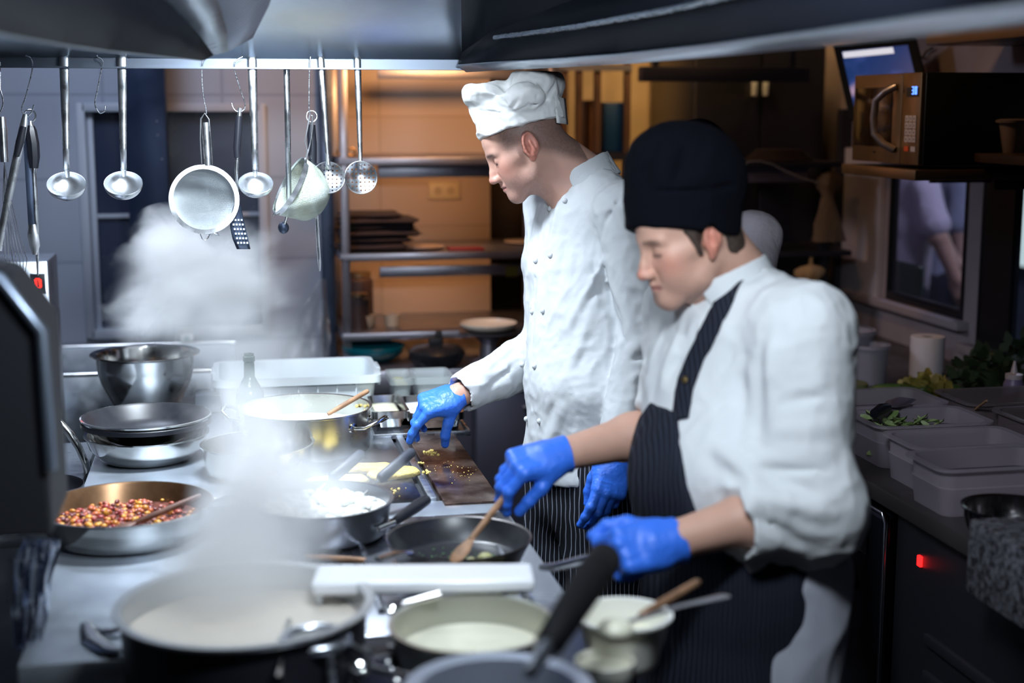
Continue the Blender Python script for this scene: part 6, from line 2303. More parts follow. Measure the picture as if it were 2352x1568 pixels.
def grad(S, p, e=0.004):
    P = np.array([p + e * a for a in np.eye(3)] + [p - e * a for a in np.eye(3)])
    d = S.ev(P)
    g = d[:3] - d[3:]
    return g / (np.linalg.norm(g) + 1e-9)


SKIN = mat('skin', (1, 1, 1), 0.5, attr=True, bump=(260, 0.06), sub=0.10, spec=0.35)
JACKETF = mat('jacket_cotton_dimmed', (0.50, 0.52, 0.545), 0.85, bump=(500, 0.12), spec=0.15)  # darker copy of the jacket white, toned down against the strong hood light
JACKET = mat('jacket_cotton', (0.66, 0.68, 0.70), 0.85, bump=(500, 0.12), spec=0.2)
HATM = mat('hat_cotton', (0.76, 0.77, 0.77), 0.85, bump=(600, 0.10), spec=0.2)
BLKCLOTH = mat('black_cotton', (0.002, 0.0024, 0.005), 0.95, bump=(500, 0.15), spec=0.08)
GLOVE = mat('blue_nitrile', (0.035, 0.16, 0.74), 0.42, bump=(90, 0.25), spec=0.4)
HAIR1 = mat('brown_hair', (0.055, 0.032, 0.022), 0.7, noise=(200, 0.5), bump=(240, 0.5))
SHIRTP = mat('pale_shirt', (0.62, 0.56, 0.62), 0.9, bump=(60, 0.4))
TROUS3 = mat('grey_trousers', (0.20, 0.21, 0.26), 0.9)


def stripe_mat(name, base, line, pitch, wdt, dirv, rough=0.85, wob=0.004):
    m = mat(name, base, rough, spec=0.2)
    nt = m.node_tree
    b = nt.nodes['Principled BSDF']
    N = nt.nodes.new
    L = nt.links.new
    tc = N('ShaderNodeTexCoord')
    dp = N('ShaderNodeVectorMath')
    dp.operation = 'DOT_PRODUCT'
    dp.inputs[1].default_value = tuple(dirv)
    L(tc.outputs['Object'], dp.inputs[0])
    nz = N('ShaderNodeTexNoise')
    nz.inputs['Scale'].default_value = 7
    L(tc.outputs['Object'], nz.inputs['Vector'])
    a = N('ShaderNodeMath')
    a.operation = 'MULTIPLY_ADD'
    a.inputs[1].default_value = wob * 6
    L(nz.outputs['Fac'], a.inputs[0])
    L(dp.outputs['Value'], a.inputs[2])
    d = N('ShaderNodeMath')
    d.operation = 'DIVIDE'
    d.inputs[1].default_value = pitch
    L(a.outputs[0], d.inputs[0])
    fr = N('ShaderNodeMath')
    fr.operation = 'FRACT'
    L(d.outputs[0], fr.inputs[0])
    lt = N('ShaderNodeMath')
    lt.operation = 'LESS_THAN'
    lt.inputs[1].default_value = wdt / pitch
    L(fr.outputs[0], lt.inputs[0])
    mx = N('ShaderNodeMix')
    mx.data_type = 'RGBA'
    mx.inputs[6].default_value = (*base, 1)
    mx.inputs[7].default_value = (*line, 1)
    L(lt.outputs[0], mx.inputs[0])
    L(mx.outputs[2], b.inputs['Base Color'])
    return m


PIN1 = stripe_mat('pinstripe_cloth', (0.005, 0.006, 0.010), (0.22, 0.24, 0.30), 0.0105, 0.0017, RT)
PIN2 = stripe_mat('apron_cloth', (0.007, 0.008, 0.015), (0.030, 0.035, 0.055), 0.008, 0.0022, RT)


def skin_col(O, R, s, tone, hair, lip, buzz=True, stub=0.35):
    O = V(O)
    tone, hair, lip = V(tone), V(hair), V(lip)

    def f(P):
        q = ((P - O) @ R) / s
        x, y, z = q[:, 0], q[:, 1], q[:, 2]
        ay = np.abs(y)
        c = np.tile(tone, (len(P), 1))
        n = vnoise(P, 60, 3)[:, None] * 0.04
        c = c * (1 + n)
        head = (z > -.16) & (x > -.13) & (np.sqrt(x * x + y * y + z * z) < .19)

        def mixin(mask, col, a):
            nonlocal c
            mm = (mask * a * head)[:, None]
            c = c * (1 - mm) + V(col) * mm
        # warmth on cheek, nose and ear
        mixin(np.exp(-(((x - .07) / .03) ** 2 + ((ay - .045) / .03) ** 2 + ((z + .025) / .025) ** 2)), tone * V(1.12, .72, .70), .6)
        mixin(np.exp(-(((x - .118) / .02) ** 2 + (ay / .015) ** 2 + ((z + .036) / .016) ** 2)), tone * V(1.15, .70, .68), .7)
        mixin(sm(ay, .070, .080) * (np.abs(z) < .04) * (np.abs(x + .008) < .03), tone * V(1.12, .66, .62), .75)
        # stubble along jaw and upper lip
        st = sm(-z, .035, .07) * sm(x, -.02, .02) * (x < .12) * (z > -.135)
        mixin(st * (0.75 + 0.5 * (vnoise(P, 500, 5) > 0)), tone * V(.60, .58, .66), stub)
        # lips
        lipm = np.exp(-(((z + .0680) / .0052) ** 2)) * sm(x, .078, .086) * (ay < .0225)
        mixin(lipm, lip, .85)
        mixin(np.exp(-(((z + .0682) / .0012) ** 2)) * sm(x, .080, .086) * (ay < .023), lip * .35, .8)
        # brows and lash line
        bz = .0255 - .12 * np.maximum(0, ay - .035)
        br = np.exp(-(((z - bz) / .0042) ** 2)) * sm(ay, .010, .014) * (1 - sm(ay, .046, .054)) * sm(x, .055, .065)
        mixin(br * (0.8 + .4 * vnoise(P, 400, 7)), hair, .85)
        ls = np.exp(-(((z + .0034) / .0026) ** 2)) * sm(ay, .014, .018) * (1 - sm(ay, .042, .047)) * sm(x, .064, .072)
        mixin(ls, (0.02, 0.012, 0.01), .95)
        if buzz:
            # short hair: above the ear in front, down the nape behind, fading
            line = np.where(x > .0, .020 + .10 * np.maximum(0, x - .045) * 4, .020 + x * .95)
            hm = sm(z, line - .030, line + .012) * (1 - sm(x, .040, .066))
            side = (np.abs(x - .012) < .013) * sm(z, -.022, -.002) * (ay > .055)
            hm = np.maximum(hm, side * .6)
            ear = sm(ay, .0755, .079) * (np.abs(z) < .036) * (np.abs(x + .008) < .030)
            hm = hm * (1 - ear)
            mixin(hm * (0.9 + 0.15 * vnoise(P, 420, 9)), hair, .72)
        return np.clip(c, 0, 1)
    return f


def folds(*segs):
    """segs: (a, b, width, amplitude) ridges (+) or grooves (-) in world space"""
    data = [(V(a), V(b), w_, am) for a, b, w_, am in segs]

    def f(P):
        d = np.zeros(len(P))
        for a, b, w_, am in data:
            ab = b - a
            t = np.clip(((P - a) @ ab) / (ab @ ab), 0, 1)
            q = ((P - a - t[:, None] * ab) ** 2).sum(1)
            tt = 4 * t * (1 - t)
            d -= 1.6 * am * np.exp(-q / (w_ * w_)) * (0.25 + 0.75 * tt)
        return d
    return f


def creases(scale, amp, seed, D=None):
    """soft sharp-valleyed wrinkles; D stretches space (3x3)"""
    D = np.eye(3) if D is None else D

    def f(P):
        Q = P @ D.T
        wv = vnoise(Q, scale * .5, seed + 9)[:, None] * .35 / scale
        n1 = 1 - np.abs(vnoise(Q + wv, scale, seed))
        n2 = 1 - np.abs(vnoise(Q + wv, scale * 2.1, seed + 1))
        n3 = 1 - np.abs(vnoise(Q, scale * 4.3, seed + 2))
        return -amp * ((n1 ** 2 - .4) + .45 * (n2 ** 2 - .4) + .22 * (n3 ** 2 - .4))
    return f


def limb_stretch(a, b, f=0.35):
    """space warp that makes wrinkles run across a limb"""
    a = V(a)
    d = V(b) - a
    d = d / np.linalg.norm(d)
    return np.eye(3) * f + (1 - f) * np.outer(d, d)


def ribbon(S, pts, wdt, name, m, parent, thick=0.002, lift=0.003, free=()):
    """flat band following points on surface S"""
    P = []
    for p in pts:
        P.append(V(p))
    # resample smoothly
    Q = []
    n = len(P)
    for i in range(n - 1):
        p0, p1, p2, p3 = P[max(i - 1, 0)], P[i], P[i + 1], P[min(i + 2, n - 1)]
        for k in range(6):
            t = k / 6
            Q.append(0.5 * (2 * p1 + (p2 - p0) * t + (2 * p0 - 5 * p1 + 4 * p2 - p3) * t * t + (3 * p1 - p0 - 3 * p2 + p3) * t ** 3))
    Q.append(P[-1])
    rows = []
    for i, q in enumerate(Q):
        T = Q[min(i + 1, len(Q) - 1)] - Q[max(i - 1, 0)]
        T = T / np.linalg.norm(T)
        g = grad(S, q)
        sd = np.cross(T, g)
        sd /= np.linalg.norm(sd)
        row = []
        for k in range(5):
            pp = q + sd * wdt * (k / 4 - .5)
            d = S.ev(pp[None])[0]
            pp = pp + g * (lift - min(d, lift * 3))
            row.append(tuple(pp))
        rows.append(row)
    return MB().sheet(rows).build(name, m, parent, solid=thick, smooth=60)


# ---------------------------------------------------------------- first cook: white toque, at the far griddle
def build_chef_far():
    root = thing('person', 'cook in white toque and white double-breasted jacket, reaching over the griddle', 'person')
    O = at(1205, 339, D=3.40)
    f = hdir(3)
    hf = math.cos(math.radians(28)) * f - math.sin(math.radians(28)) * ZZ
    HR = frame(hf)
    s = .915
    b = hdir(30)
    BR = frame(b)
    l = BR[:, 1]
    N = at(1352, 425, D=3.44)
    hip = at(1352, 1080, D=3.42)
    S = Sdf()
    head_ops(S, O, HR, s)
    S.u(p_cap(O + HR @ V(-.040, 0, -.015), N + b * .00 + ZZ * .01, .056, .062), .035)
    S.u(p_cap(O + HR @ V(.01, 0, -.06), N + b * .045 + ZZ * -.03, .036, .045), .03)
    # trunk and limbs under the clothes
    sh = [N - l * .165 - ZZ * .055, N + l * .165 - ZZ * .055]
    S.u(p_cap(sh[0], sh[1], .045, .045), .03)
    S.u(p_cap(N - ZZ * .10, hip + ZZ * .12, .095, .085, BR, (1, 1.5, 1)), .04)
    S.u(p_cap(hip + ZZ * .1, hip, .10, .105, BR, (1, 1.35, 1)), .04)
    elR = at(1268, 800, D=3.60)
    wrR = at(1052, 908, D=3.47)
    elL = at(1492, 745, D=3.26)
    wrL = at(1413, 1048, D=3.17)
    S.chain([sh[0], elR, wrR], [.046, .040, .028], .02)
    S.chain([sh[1], elL, wrL], [.046, .040, .029], .02)
    legs = []
    for q in (-1, 1):
        hj = hip + l * .095 * q
        kn = V(hj[0], hj[1], .47) + b * .02 + l * .01 * q
        an = V(hj[0], hj[1], .09) + l * .02 * q - b * .01
        S.chain([hj, kn, an], [.085, .055, .038], .03)
        S.u(p_cap(V(an[0], an[1], .035), V(an[0], an[1], .03) + b * .15, .034, .028), .02)
        legs.append((hj, kn, an))
    # hands
    hx = at(958, 938, D=3.44) - wrR
    R1 = frame(hx, up=(0, 0, 1))
    XR = R1[:, 0]
    zR = V(0.10, -.45, .92)
    zR = zR - XR * (zR @ XR)
    zR /= np.linalg.norm(zR)
    yR = np.cross(zR, XR)          # points towards camera or away
    if yR @ FH > 0:
        yR = -yR
    RR = np.stack([XR, yR, zR], 1)
    curl1 = [(34, 20, 12), (52, 30, 15), (62, 36, 18), (66, 40, 20)]
    th1 = [(.55, .35, -.85), (.42, .22, -.95), (.10, .05, -1)]
    xL = at(1392, 1160, D=3.13) - wrL
    xL /= np.linalg.norm(xL)
    zL = -FH * .95 + RT * .25
    zL = zL - xL * (zL @ xL)
    zL /= np.linalg.norm(zL)
    yL = np.cross(zL, xL)
    if yL @ RT > 0:
        yL = -yL
    RL = np.stack([xL, yL, zL], 1)
    curl2 = [(12, 22, 14), (26, 30, 16), (40, 44, 20), (52, 50, 22)]
    th2 = [(.75, .05, -.75), (.85, -.15, -.6), (.9, -.3, -.4)]
    for W, R_, c, t in ((wrR, RR, curl1, th1), (wrL, RL, curl2, th2)):
        hand_ops(S, W, R_, 1, c, t, .97)
    body = sdf_mesh('body', S, V(-.05, 2.8, -.01) + V(.2, 0, 0), (1.35, 3.95, 1.86), .0026, SKIN, root,
                    skin_col(O, HR, s, (.47, .27, .21), (.045, .035, .035), (.42, .16, .15), True, .42))
    # gloves
    for W, R_, c, t, nm in ((wrR, RR, curl1, th1, 'glove'), (wrL, RL, curl2, th2, 'glove')):
        G = Sdf()
        hand_ops(G, W, R_, 1, c, t, .97, grow=.0016)
        G.u(p_cap(W + R_ @ V(-.012, 0, 0), W + R_ @ V(.03, 0, 0), .0300, .0285, R_, (1, 1.06, .84)), .010)
        G.i(p_half(W + R_ @ V(-.014, 0, 0), R_ @ V(-1, .12, .1)), .002)
        G.s(p_cap(W + R_ @ V(-.05, 0, 0), W + R_ @ V(-.006, 0, 0), .0275, .0265, R_, (1, 1.06, .84)), .002)
        G.u(p_cap(W + R_ @ V(-.05, 0, 0), W + R_ @ V(-.045, 0, 0), .0001, .0001), .0001)
        G.d(creases(45, .0008, 4, limb_stretch(W, W + R_[:, 0])))
        sdf_mesh(nm, G, W - .17, W + .19, .0017, GLOVE, root)
    # jacket
    J = Sdf()
    J.u(p_cap(sh[0] + ZZ * .00, sh[1] + ZZ * .00, .066, .066), .03)
    J.u(p_cap(N - ZZ * .015, N - ZZ * .10, .068, .10, BR, (1, 1.3, 1)), .05)
    chest = N - ZZ * .20 + b * .02
    belly = hip + ZZ * .20 + b * .018
    hem = hip + ZZ * .02 + b * .010
    J.u(p_cap(N - ZZ * .10, chest, .100, .110, BR, (1, 1.55, 1)), .04)
    J.u(p_cap(chest, belly, .110, .115, BR, (1, 1.45, 1)), .03)
    J.u(p_cap(belly, hem, .115, .130, BR, (1, 1.36, 1)), .03)
    n_t = len(J.ops)
    cuffR = wrR + (elR - wrR) * .09
    J.u(p_cap(sh[0], elR, .068, .070), .03)
    J.u(p_cap(elR, cuffR, .070, .048), .02)
    J.s(p_half(cuffR, wrR - elR), .002) if False else None
    cuffL = wrL + (elL - wrL) * .10
    J.u(p_cap(sh[1], elL, .076, .066), .010)
    J.u(p_cap(elL, cuffL, .066, .046), .010)
    # cut the hem and the cuffs flat, hollow the cuffs
    hz = (hip + ZZ * 0.005)
    J.i(p_half(hz, V(0, 0, -1) + RT * .10), .003)
    tors = [(o_, p_, .012) if o_ == 'u' and q_ > 0 else (o_, p_, q_) for q_, (o_, p_, k_) in enumerate(J.ops[:n_t])]
    for e, c_, wq in ((elR, cuffR, wrR), (elL, cuffL, wrL)):
        dq = (wq - e) / np.linalg.norm(wq - e)
        J.s(p_cap(c_ + dq * .060, c_ + dq * .075, .062, .062), .003)
        J.s(p_cap(c_ - dq * .03, c_ + dq * .03, .036, .041), .004)
    J.ops += tors
    J.i(p_half(hz, V(0, 0, -1) + RT * .10), .003)
    # drape: seams, elbow folds, diagonal pulls
    arm = sh[1]
    J.d(creases(11, .0075, 11, np.diag([1, 1, .55])))
    J.d(creases(30, .0026, 15))
    F_ = []

    def fseg(p, q, w_, am):
        F_.append((march(J0, *p), march(J0, *q), w_, am))
    J0 = Sdf()
    J0.ops = list(J.ops)
    # armhole seam
    for p, q in (((1425, 455), (1385, 520)), ((1385, 520), (1362, 590)), ((1362, 590), (1368, 640)), ((1368, 640), (1400, 720)), ((1400, 720), (1440, 790))):
        fseg(p, q, .0062, -.0050)
    # pulls from armpit and folds at the elbow
    for p, q, w_, am in (((1385, 600), (1300, 760), .010, .006), ((1370, 690), (1290, 900), .011, .005), ((1400, 640), (1470, 800), .011, .007),
                         ((1400, 700), (1475, 880), .010, -.008), ((1450, 800), (1530, 760), .011, .008), ((1445, 830), (1520, 800), .008, -.006),
                         ((1450, 870), (1520, 850), .010, .007), ((1440, 920), (1500, 905), .008, .006), ((1455, 640), (1520, 700), .010, .006),
                         ((1300, 930), (1240, 1060), .012, .005), ((1340, 820), (1260, 960), .010, -.005), ((1300, 540), (1290, 640), .010, -.004),
                         ((1180, 790), (1110, 850), .009, .006), ((1190, 830), (1110, 900), .008, -.005), ((1170, 880), (1080, 925), .008, .005),
                         ((1205, 760), (1150, 800), .008, -.006), ((1410, 470), (1450, 560), .010, .004)):
        fseg(p, q, w_, am)
    # overlapping front edge running down
    for p, q in (((1262, 470), (1240, 560)), ((1240, 560), (1226, 700)), ((1226, 700), (1218, 850)), ((1218, 850), (1212, 1010))):
        fseg(p, q, .0035, -.003)
    J.d(folds(*F_))
    sdf_mesh('jacket', J, V(.25, 2.85, .70), (1.40, 4.0, 1.75), .0042, JACKETF, root, smooth_it=1)
    for px_, py_ in ((1298, 461), (1264, 479), (1265, 587), (1231, 599), (1248, 714), (1224, 716), (1229, 841), (1199, 837), (1240, 967), (1210, 962)):
        p = march(J, px_, py_, 2.6)
        g = grad(J, p)
        bt = MB().ball((0, 0, 0), .0068, 12, (1, 1, .8), None)
        bb = bt.build('button', JACKETF, root)
        bb.matrix_world = Matrix.Translation(Vector(p + g * .002)) @ Vector(g).to_track_quat('Z', 'Y').to_matrix().to_4x4()
    # collar: a standing band open in front
    cc = at(1346, 404, D=3.435)
    cu = (-RT * .50 + UP * .86)
    cu = cu / np.linalg.norm(cu)
    CR = frame(b - cu * (b @ cu), cu)
    C_ = Sdf()
    C_.u(p_cap(cc - cu * .1, cc + cu * .1, .078, .070, CR, (1.05, .98, 1)), .001)
    C_.s(p_cap(cc - cu * .1, cc + cu * .1, .0745, .0665, CR, (1.05, .98, 1)), .0015)
    C_.i(p_half(cc + cu * .026, cu + .0 * b), .002)
    C_.i(p_half(cc - cu * .036, -cu), .002)
    C_.s(p_box(cc + CR @ V(.09, .018, .0), V(.05, .008, .06), .004, CR), .006)
    C_.d(creases(22, .0012, 40))
    sdf_mesh('collar', C_, cc - .14, cc + .14, .0021, JACKETF, root, smooth_it=1)
    # trousers and the pinstriped half apron over them
    Tq = Sdf()
    Tq.u(p_cap(hip + ZZ * .06, hip - ZZ * .06, .118, .122, BR, (1, 1.28, 1)), .03)
    for q, (hj, kn, an) in zip((-1, 1), legs):
        Tq.u(p_cap(hj, kn, .108, .088), .05)
        Tq.u(p_cap(kn, an, .088, .070), .03)
    Tq.i(p_half((0, 0, .06), (0, 0, -1)), .004)
    Tq.d(creases(9, .008, 21, np.diag([1, 1, .4])))
    sdf_mesh('trousers', Tq, V(.5, 2.95, .03), (1.3, 3.75, 1.0), .006, PIN1, root, smooth_it=1)
    for hj, kn, an in legs:
        Sh = Sdf()
        Sh.u(p_cap(V(an[0], an[1], .045), V(an[0], an[1], .04) + b * .16, .048, .040, BR, (1, 1, 1)), .02)
        Sh.i(p_half((0, 0, .003), (0, 0, -1)), .003)
        sdf_mesh('shoe', Sh, V(an[0] - .3, an[1] - .3, -.01), V(an[0] + .3, an[1] + .3, .14), .006, BLACKM, root)
    # toque
    bc = at(1199, 296, D=3.39)
    ha = (UP * .964 - RT * .264)
    ha = ha - f * 0
    ha /= np.linalg.norm(ha)
    bx = f - ha * (f @ ha)
    HTR = frame(bx, ha)
    T_ = Sdf()
    T_.u(p_cap(bc, bc + ha * .085, .098, .105, HTR, (1.06, .90, 1)), .01)
    T_.i(p_half(bc, -ha), .003)
    T_.i(p_half(bc + ha * .072, ha + HTR[:, 0] * -.05), .012)

    def hp(x, y, D):
        return at(x, y, D=D)
    ps = 1 / 965.0
    for x, y, D, rx, ry, rz in ((1112, 222, 3.36, 50, 30, .055), (1150, 216, 3.42, 60, 26, .075), (1225, 196, 3.36, 56, 46, .062), (1205, 222, 3.30, 44, 34, .045),
                                (1262, 200, 3.43, 34, 44, .06), (1236, 182, 3.44, 44, 32, .06), (1180, 226, 3.46, 70, 32, .06), (1090, 212, 3.40, 28, 20, .05)):
        T_.u(p_ell(hp(x, y, D), (rx * ps, ry * ps, rz), np.stack([RT, UP, FWD], 1)), .012)
    T_.d(creases(17, .0058, 52, np.diag([1, 1, 1.2])))
    TF = []
    T0 = Sdf()
    T0.ops = list(T_.ops)
    for p, q, w_, am in (((1165, 258), (1112, 222), .006, -.007), ((1168, 262), (1218, 205), .010, .007), ((1168, 258), (1195, 225), .006, -.006), ((1115, 250), (1098, 215), .006, -.006),
                         ((1222, 245), (1250, 200), .006, -.007), ((1232, 225), (1222, 170), .005, -.006), ((1255, 230), (1278, 190), .006, -.007),
                         ((1105, 256), (1165, 262), .005, -.006), ((1165, 264), (1215, 240), .005, -.005), ((1215, 240), (1285, 222), .005, -.006)):
        TF.append((march(T0, *p), march(T0, *q), w_, am))
    T_.d(folds(*TF))
    T_.i(p_half((0, 0, 1.838), ZZ), .006)
    sdf_mesh('hat', T_, bc - .19, bc + .24, .0026, HATM, root, smooth_it=1)
    tq = MB().sheet([[tuple(at(1274 + k * 6, 222 + j * 12 + k * 1, D=3.34 + .02 * k) + RT * .0012 * j) for k in range(5)] for j in range(6)])
    tq.build('hat_tie', HATM, root, solid=.003)
    return root


# ---------------------------------------------------------------- second cook: black hat and apron, nearer
def build_chef_near():
    root = thing('person', 'cook in black hat and dark apron over white jacket, stirring the pan', 'person')
    O = at(1580, 546, D=2.56)
    f = hdir(20)
    a = math.radians(18)
    hf = math.cos(a) * f - math.sin(a) * ZZ
    HR = frame(hf)
    s = .925
    b = hdir(27)
    BR = frame(b)
    l = BR[:, 1]
    N = at(1700, 665, D=2.62)
    hip = at(1705, 1290, D=2.62)
    S = Sdf()
    head_ops(S, O, HR, s)
    S.u(p_cap(O + HR @ V(-.040, 0, -.02), N + ZZ * .01, .058, .066), .035)
    S.u(p_cap(O + HR @ V(.01, 0, -.06), N + b * .05 - ZZ * .02, .036, .048), .03)
    sh = [N - l * .185 - ZZ * .055, N + l * .185 - ZZ * .055]
    S.u(p_cap(sh[0], sh[1], .048, .048), .03)
    S.u(p_cap(N - ZZ * .10, hip + ZZ * .12, .10, .11, BR, (1, 1.45, 1)), .04)
    S.u(p_cap(hip + ZZ * .1, hip, .11, .115, BR, (1, 1.3, 1)), .04)
    elR = at(1560, 975, D=2.79)
    wrR = at(1285, 1046, D=2.68)
    elL = at(1842, 1155, D=2.42)
    wrL = at(1540, 1243, D=2.36)
    S.chain([sh[0], elR], [.05, .046], .02)
    S.chain([elR, elR + (wrR - elR) * .4, wrR], [.047, .044, .030], .02)
    S.chain([sh[1], elL], [.05, .045], .02)
    S.chain([elL, elL + (wrL - elL) * .4, wrL], [.046, .044, .031], .02)
    legs = []
    for q in (-1, 1):
        hj = hip + l * .10 * q
        kn = V(hj[0], hj[1], .47) + b * .02 + l * .02 * q
        an = V(hj[0], hj[1], .09) + l * .05 * q
        S.chain([hj, kn, an], [.09, .058, .04], .03)
        S.u(p_cap(V(an[0], an[1], .035), V(an[0], an[1], .03) + b * .15, .034, .028), .02)
        legs.append((hj, kn, an))
    xR = at(1172, 1072, D=2.64) - wrR
    xR /= np.linalg.norm(xR)
    zR = V(0, 0, .90) - FH * .42
    zR = zR - xR * (zR @ xR)
    zR /= np.linalg.norm(zR)
    yR = np.cross(zR, xR)
    if yR @ FH > 0:
        yR = -yR
    RR = np.stack([xR, yR, zR], 1)
    curl1 = [(48, 34, 14), (52, 38, 16), (56, 44, 20), (60, 50, 22)]
    th1 = [(.80, .42, -.48), (.72, .05, -.72), (.60, -.10, -.80)]
    xL = at(1430, 1262, D=2.33) - wrL
    xL /= np.linalg.norm(xL)
    zL = -FH * .80 + ZZ * .55
    zL = zL - xL * (zL @ xL)
    zL /= np.linalg.norm(zL)
    yL = np.cross(zL, xL)
    if yL @ ZZ < 0:
        yL = -yL
    RL = np.stack([xL, yL, zL], 1)
    curl2 = [(62, 78, 40), (68, 80, 42), (70, 80, 42), (72, 80, 42)]
    th2 = [(.75, .60, -.35), (.90, .15, -.42), (.80, -.30, -.45)]
    for W, R_, c, t in ((wrR, RR, curl1, th1), (wrL, RL, curl2, th2)):
        hand_ops(S, W, R_, 1, c, t, 1.0)
    sdf_mesh('body', S, V(.25, 1.95, -.01), (1.45, 3.25, 1.80), .0030, SKIN, root,
             skin_col(O, HR, s, (.55, .32, .24), (.055, .032, .022), (.40, .14, .13), False, .16))
    for W, R_, c, t in ((wrR, RR, curl1, th1), (wrL, RL, curl2, th2)):
        G = Sdf()
        hand_ops(G, W, R_, 1, c, t, 1.0, grow=.0018)
        G.u(p_cap(W + R_ @ V(-.018, 0, 0), W + R_ @ V(.03, 0, 0), .0380, .0325, R_, (1, 1.04, .90)), .012)
        G.i(p_half(W + R_ @ V(-.018, 0, 0), R_ @ V(-1, .12, .1)), .002)
        G.s(p_cap(W + R_ @ V(-.06, 0, 0), W + R_ @ V(-.004, 0, 0), .0350, .0320, R_, (1, 1.04, .90)), .002)
        G.d(creases(40, .0009, 14, limb_stretch(W, W + R_[:, 0])))
        sdf_mesh('glove', G, W - .18, W + .18, .0018, GLOVE, root)
    # hair at the temple and nape
    Hh = Sdf()

    def T(*p):
        return O + HR @ (V(*p) * s)
    Hh.u(p_ell(T(-.012, 0, .032), V(.100, .0780, .088) * s, HR), .01)
    Hh.u(p_cap(T(-.062, -.03, -.035), T(-.062, .03, -.035), .032, .032), .03)
    Hh.s(p_half(T(.0, 0, -.055), HR @ V(.15, 0, 1)), .01) if False else None
    Hh.i(p_half(T(0, 0, .012), HR @ V(.50, 0, -1) * 1.0), .004) if False else None
    Hh.s(p_box(T(.095, 0, -.06), V(.085, .12, .085) * s, .01, HR), .006)
    Hh.s(p_box(T(.115, 0, .0), V(.078, .12, .15) * s, .01, HR), .006)
    Hh.s(p_ell(T(-.006, .088, -.004), V(.022, .02, .036) * s, HR), .004)
    Hh.s(p_ell(T(-.006, -.088, -.004), V(.022, .02, .036) * s, HR), .004)
    Hh.i(p_half(T(0, 0, -.062), -HR[:, 2]), .006)
    Hh.i(p_half(at(1566, 500, D=2.57), UP), .004)
    Hh.d(creases(60, .0016, 33, np.eye(3)))
    for q in (-1, 1):
        Hh.u(p_cap(T(.022, .071 * q, .02), T(.016, .073 * q, -.018), .009 * s, .006 * s), .008)
    sdf_mesh('hair', Hh, O - .17, O + .17, .0032, HAIR1, root)
    # jacket
    J = Sdf()
    J.u(p_cap(sh[0], sh[1], .072, .074), .03)
    J.u(p_cap(N - ZZ * .015, N - ZZ * .10, .078, .11, BR, (1, 1.35, 1)), .05)
    chest = N - ZZ * .20 + b * .020
    belly = hip + ZZ * .16 + b * .030
    hem = hip - ZZ * .03 + b * .010
    J.u(p_cap(N - ZZ * .10, chest, .120, .135, BR, (1, 1.45, 1)), .04)
    J.u(p_cap(chest, belly, .135, .155, BR, (1, 1.30, 1)), .03)
    J.u(p_cap(belly, hem, .155, .158, BR, (1, 1.22, 1)), .03)
    tors = list(J.ops)
    J.ops = []
    cuR = elR + (wrR - elR) * .16
    J.u(p_cap(sh[0], elR, .074, .070), .03)
    J.u(p_cap(elR, cuR, .070, .062), .02)
    cuL = elL + (wrL - elL) * .33
    J.u(p_cap(sh[1], elL, .088, .082), .035)
    J.u(p_cap(elL, cuL, .082, .070), .02)
    J.u(p_cap(elL + (wrL - elL) * .20, cuL, .073, .073), .006)
    J.u(p_ell(elL + V(.02, -.01, -.01), (.085, .085, .095)), .03)
    for e, c_, wq, rr in ((elR, cuR, wrR, .085), (elL, cuL, wrL, .092)):
        dq = (wq - e) / np.linalg.norm(wq - e)
        J.s(p_cap(c_ + dq * (.012 + rr), c_ + dq * (.02 + rr), rr, rr), .003)
        J.s(p_cap(c_ - dq * .03, c_ + dq * .05, .048, .054), .004)
    J.ops += tors
    J.i(p_half(hip - ZZ * .055, V(0, 0, -1)), .003)
    J.d(creases(9, .0090, 61, np.diag([1, 1, .55])))
    J.d(creases(24, .0032, 65))
    J0 = Sdf()
    J0.ops = list(J.ops)
    F_ = []
    for p, q, w_, am in (((1745, 800), (1735, 1000), .014, -.010), ((1705, 880), (1695, 1010), .012, -.008), ((1735, 1060), (1910, 1040), .012, .011), ((1750, 1090), (1880, 1130), .011, -.010),
                         ((1745, 1075), (1900, 1085), .008, -.006), ((1740, 1140), (1910, 1180), .013, .010), ((1730, 1180), (1860, 1260), .012, -.007), ((1780, 990), (1915, 980), .013, .007),
                         ((1790, 930), (1915, 900), .012, -.005), ((1640, 1020), (1720, 1080), .014, .009), ((1620, 1050), (1710, 1120), .012, -.009), ((1780, 780), (1760, 900), .014, .008),
                         ((1600, 760), (1540, 860), .010, -.004), ((1690, 720), (1640, 850), .014, .004), ((1560, 760), (1520, 880), .012, .006)):
        F_.append((march(J0, *p), march(J0, *q), w_, am))
    J.d(folds(*F_))
    sdf_mesh('jacket', J, V(.45, 2.0, .75), (1.5, 3.2, 1.60), .0048, JACKET, root, smooth_it=1)
    # tail of the jacket hanging behind, paler trousers below
    cc = at(1672, 650, D=2.60)
    cu = -RT * .42 + UP * .90
    cu = cu / np.linalg.norm(cu)
    CR = frame(b - cu * (b @ cu), cu)
    C_ = Sdf()
    C_.u(p_cap(cc - cu * .1, cc + cu * .1, .086, .080, CR, (1.04, .98, 1)), .001)
    C_.s(p_cap(cc - cu * .1, cc + cu * .1, .082, .076, CR, (1.04, .98, 1)), .0015)
    C_.i(p_half(cc + cu * .020, cu), .002)
    C_.i(p_half(cc - cu * .045, -cu), .002)
    C_.s(p_box(cc + CR @ V(.10, .010, .0), V(.05, .014, .07), .004, CR @ rotax((1, 0, 0), 10)), .006)
    sdf_mesh('collar', C_, cc - .15, cc + .15, .0025, JACKET, root, smooth_it=1)
    # apron
    A = Sdf()
    A.u(p_cap(chest + b * .004, belly + b * .006, .139, .161, BR, (1, 1.28, 1)), .03)
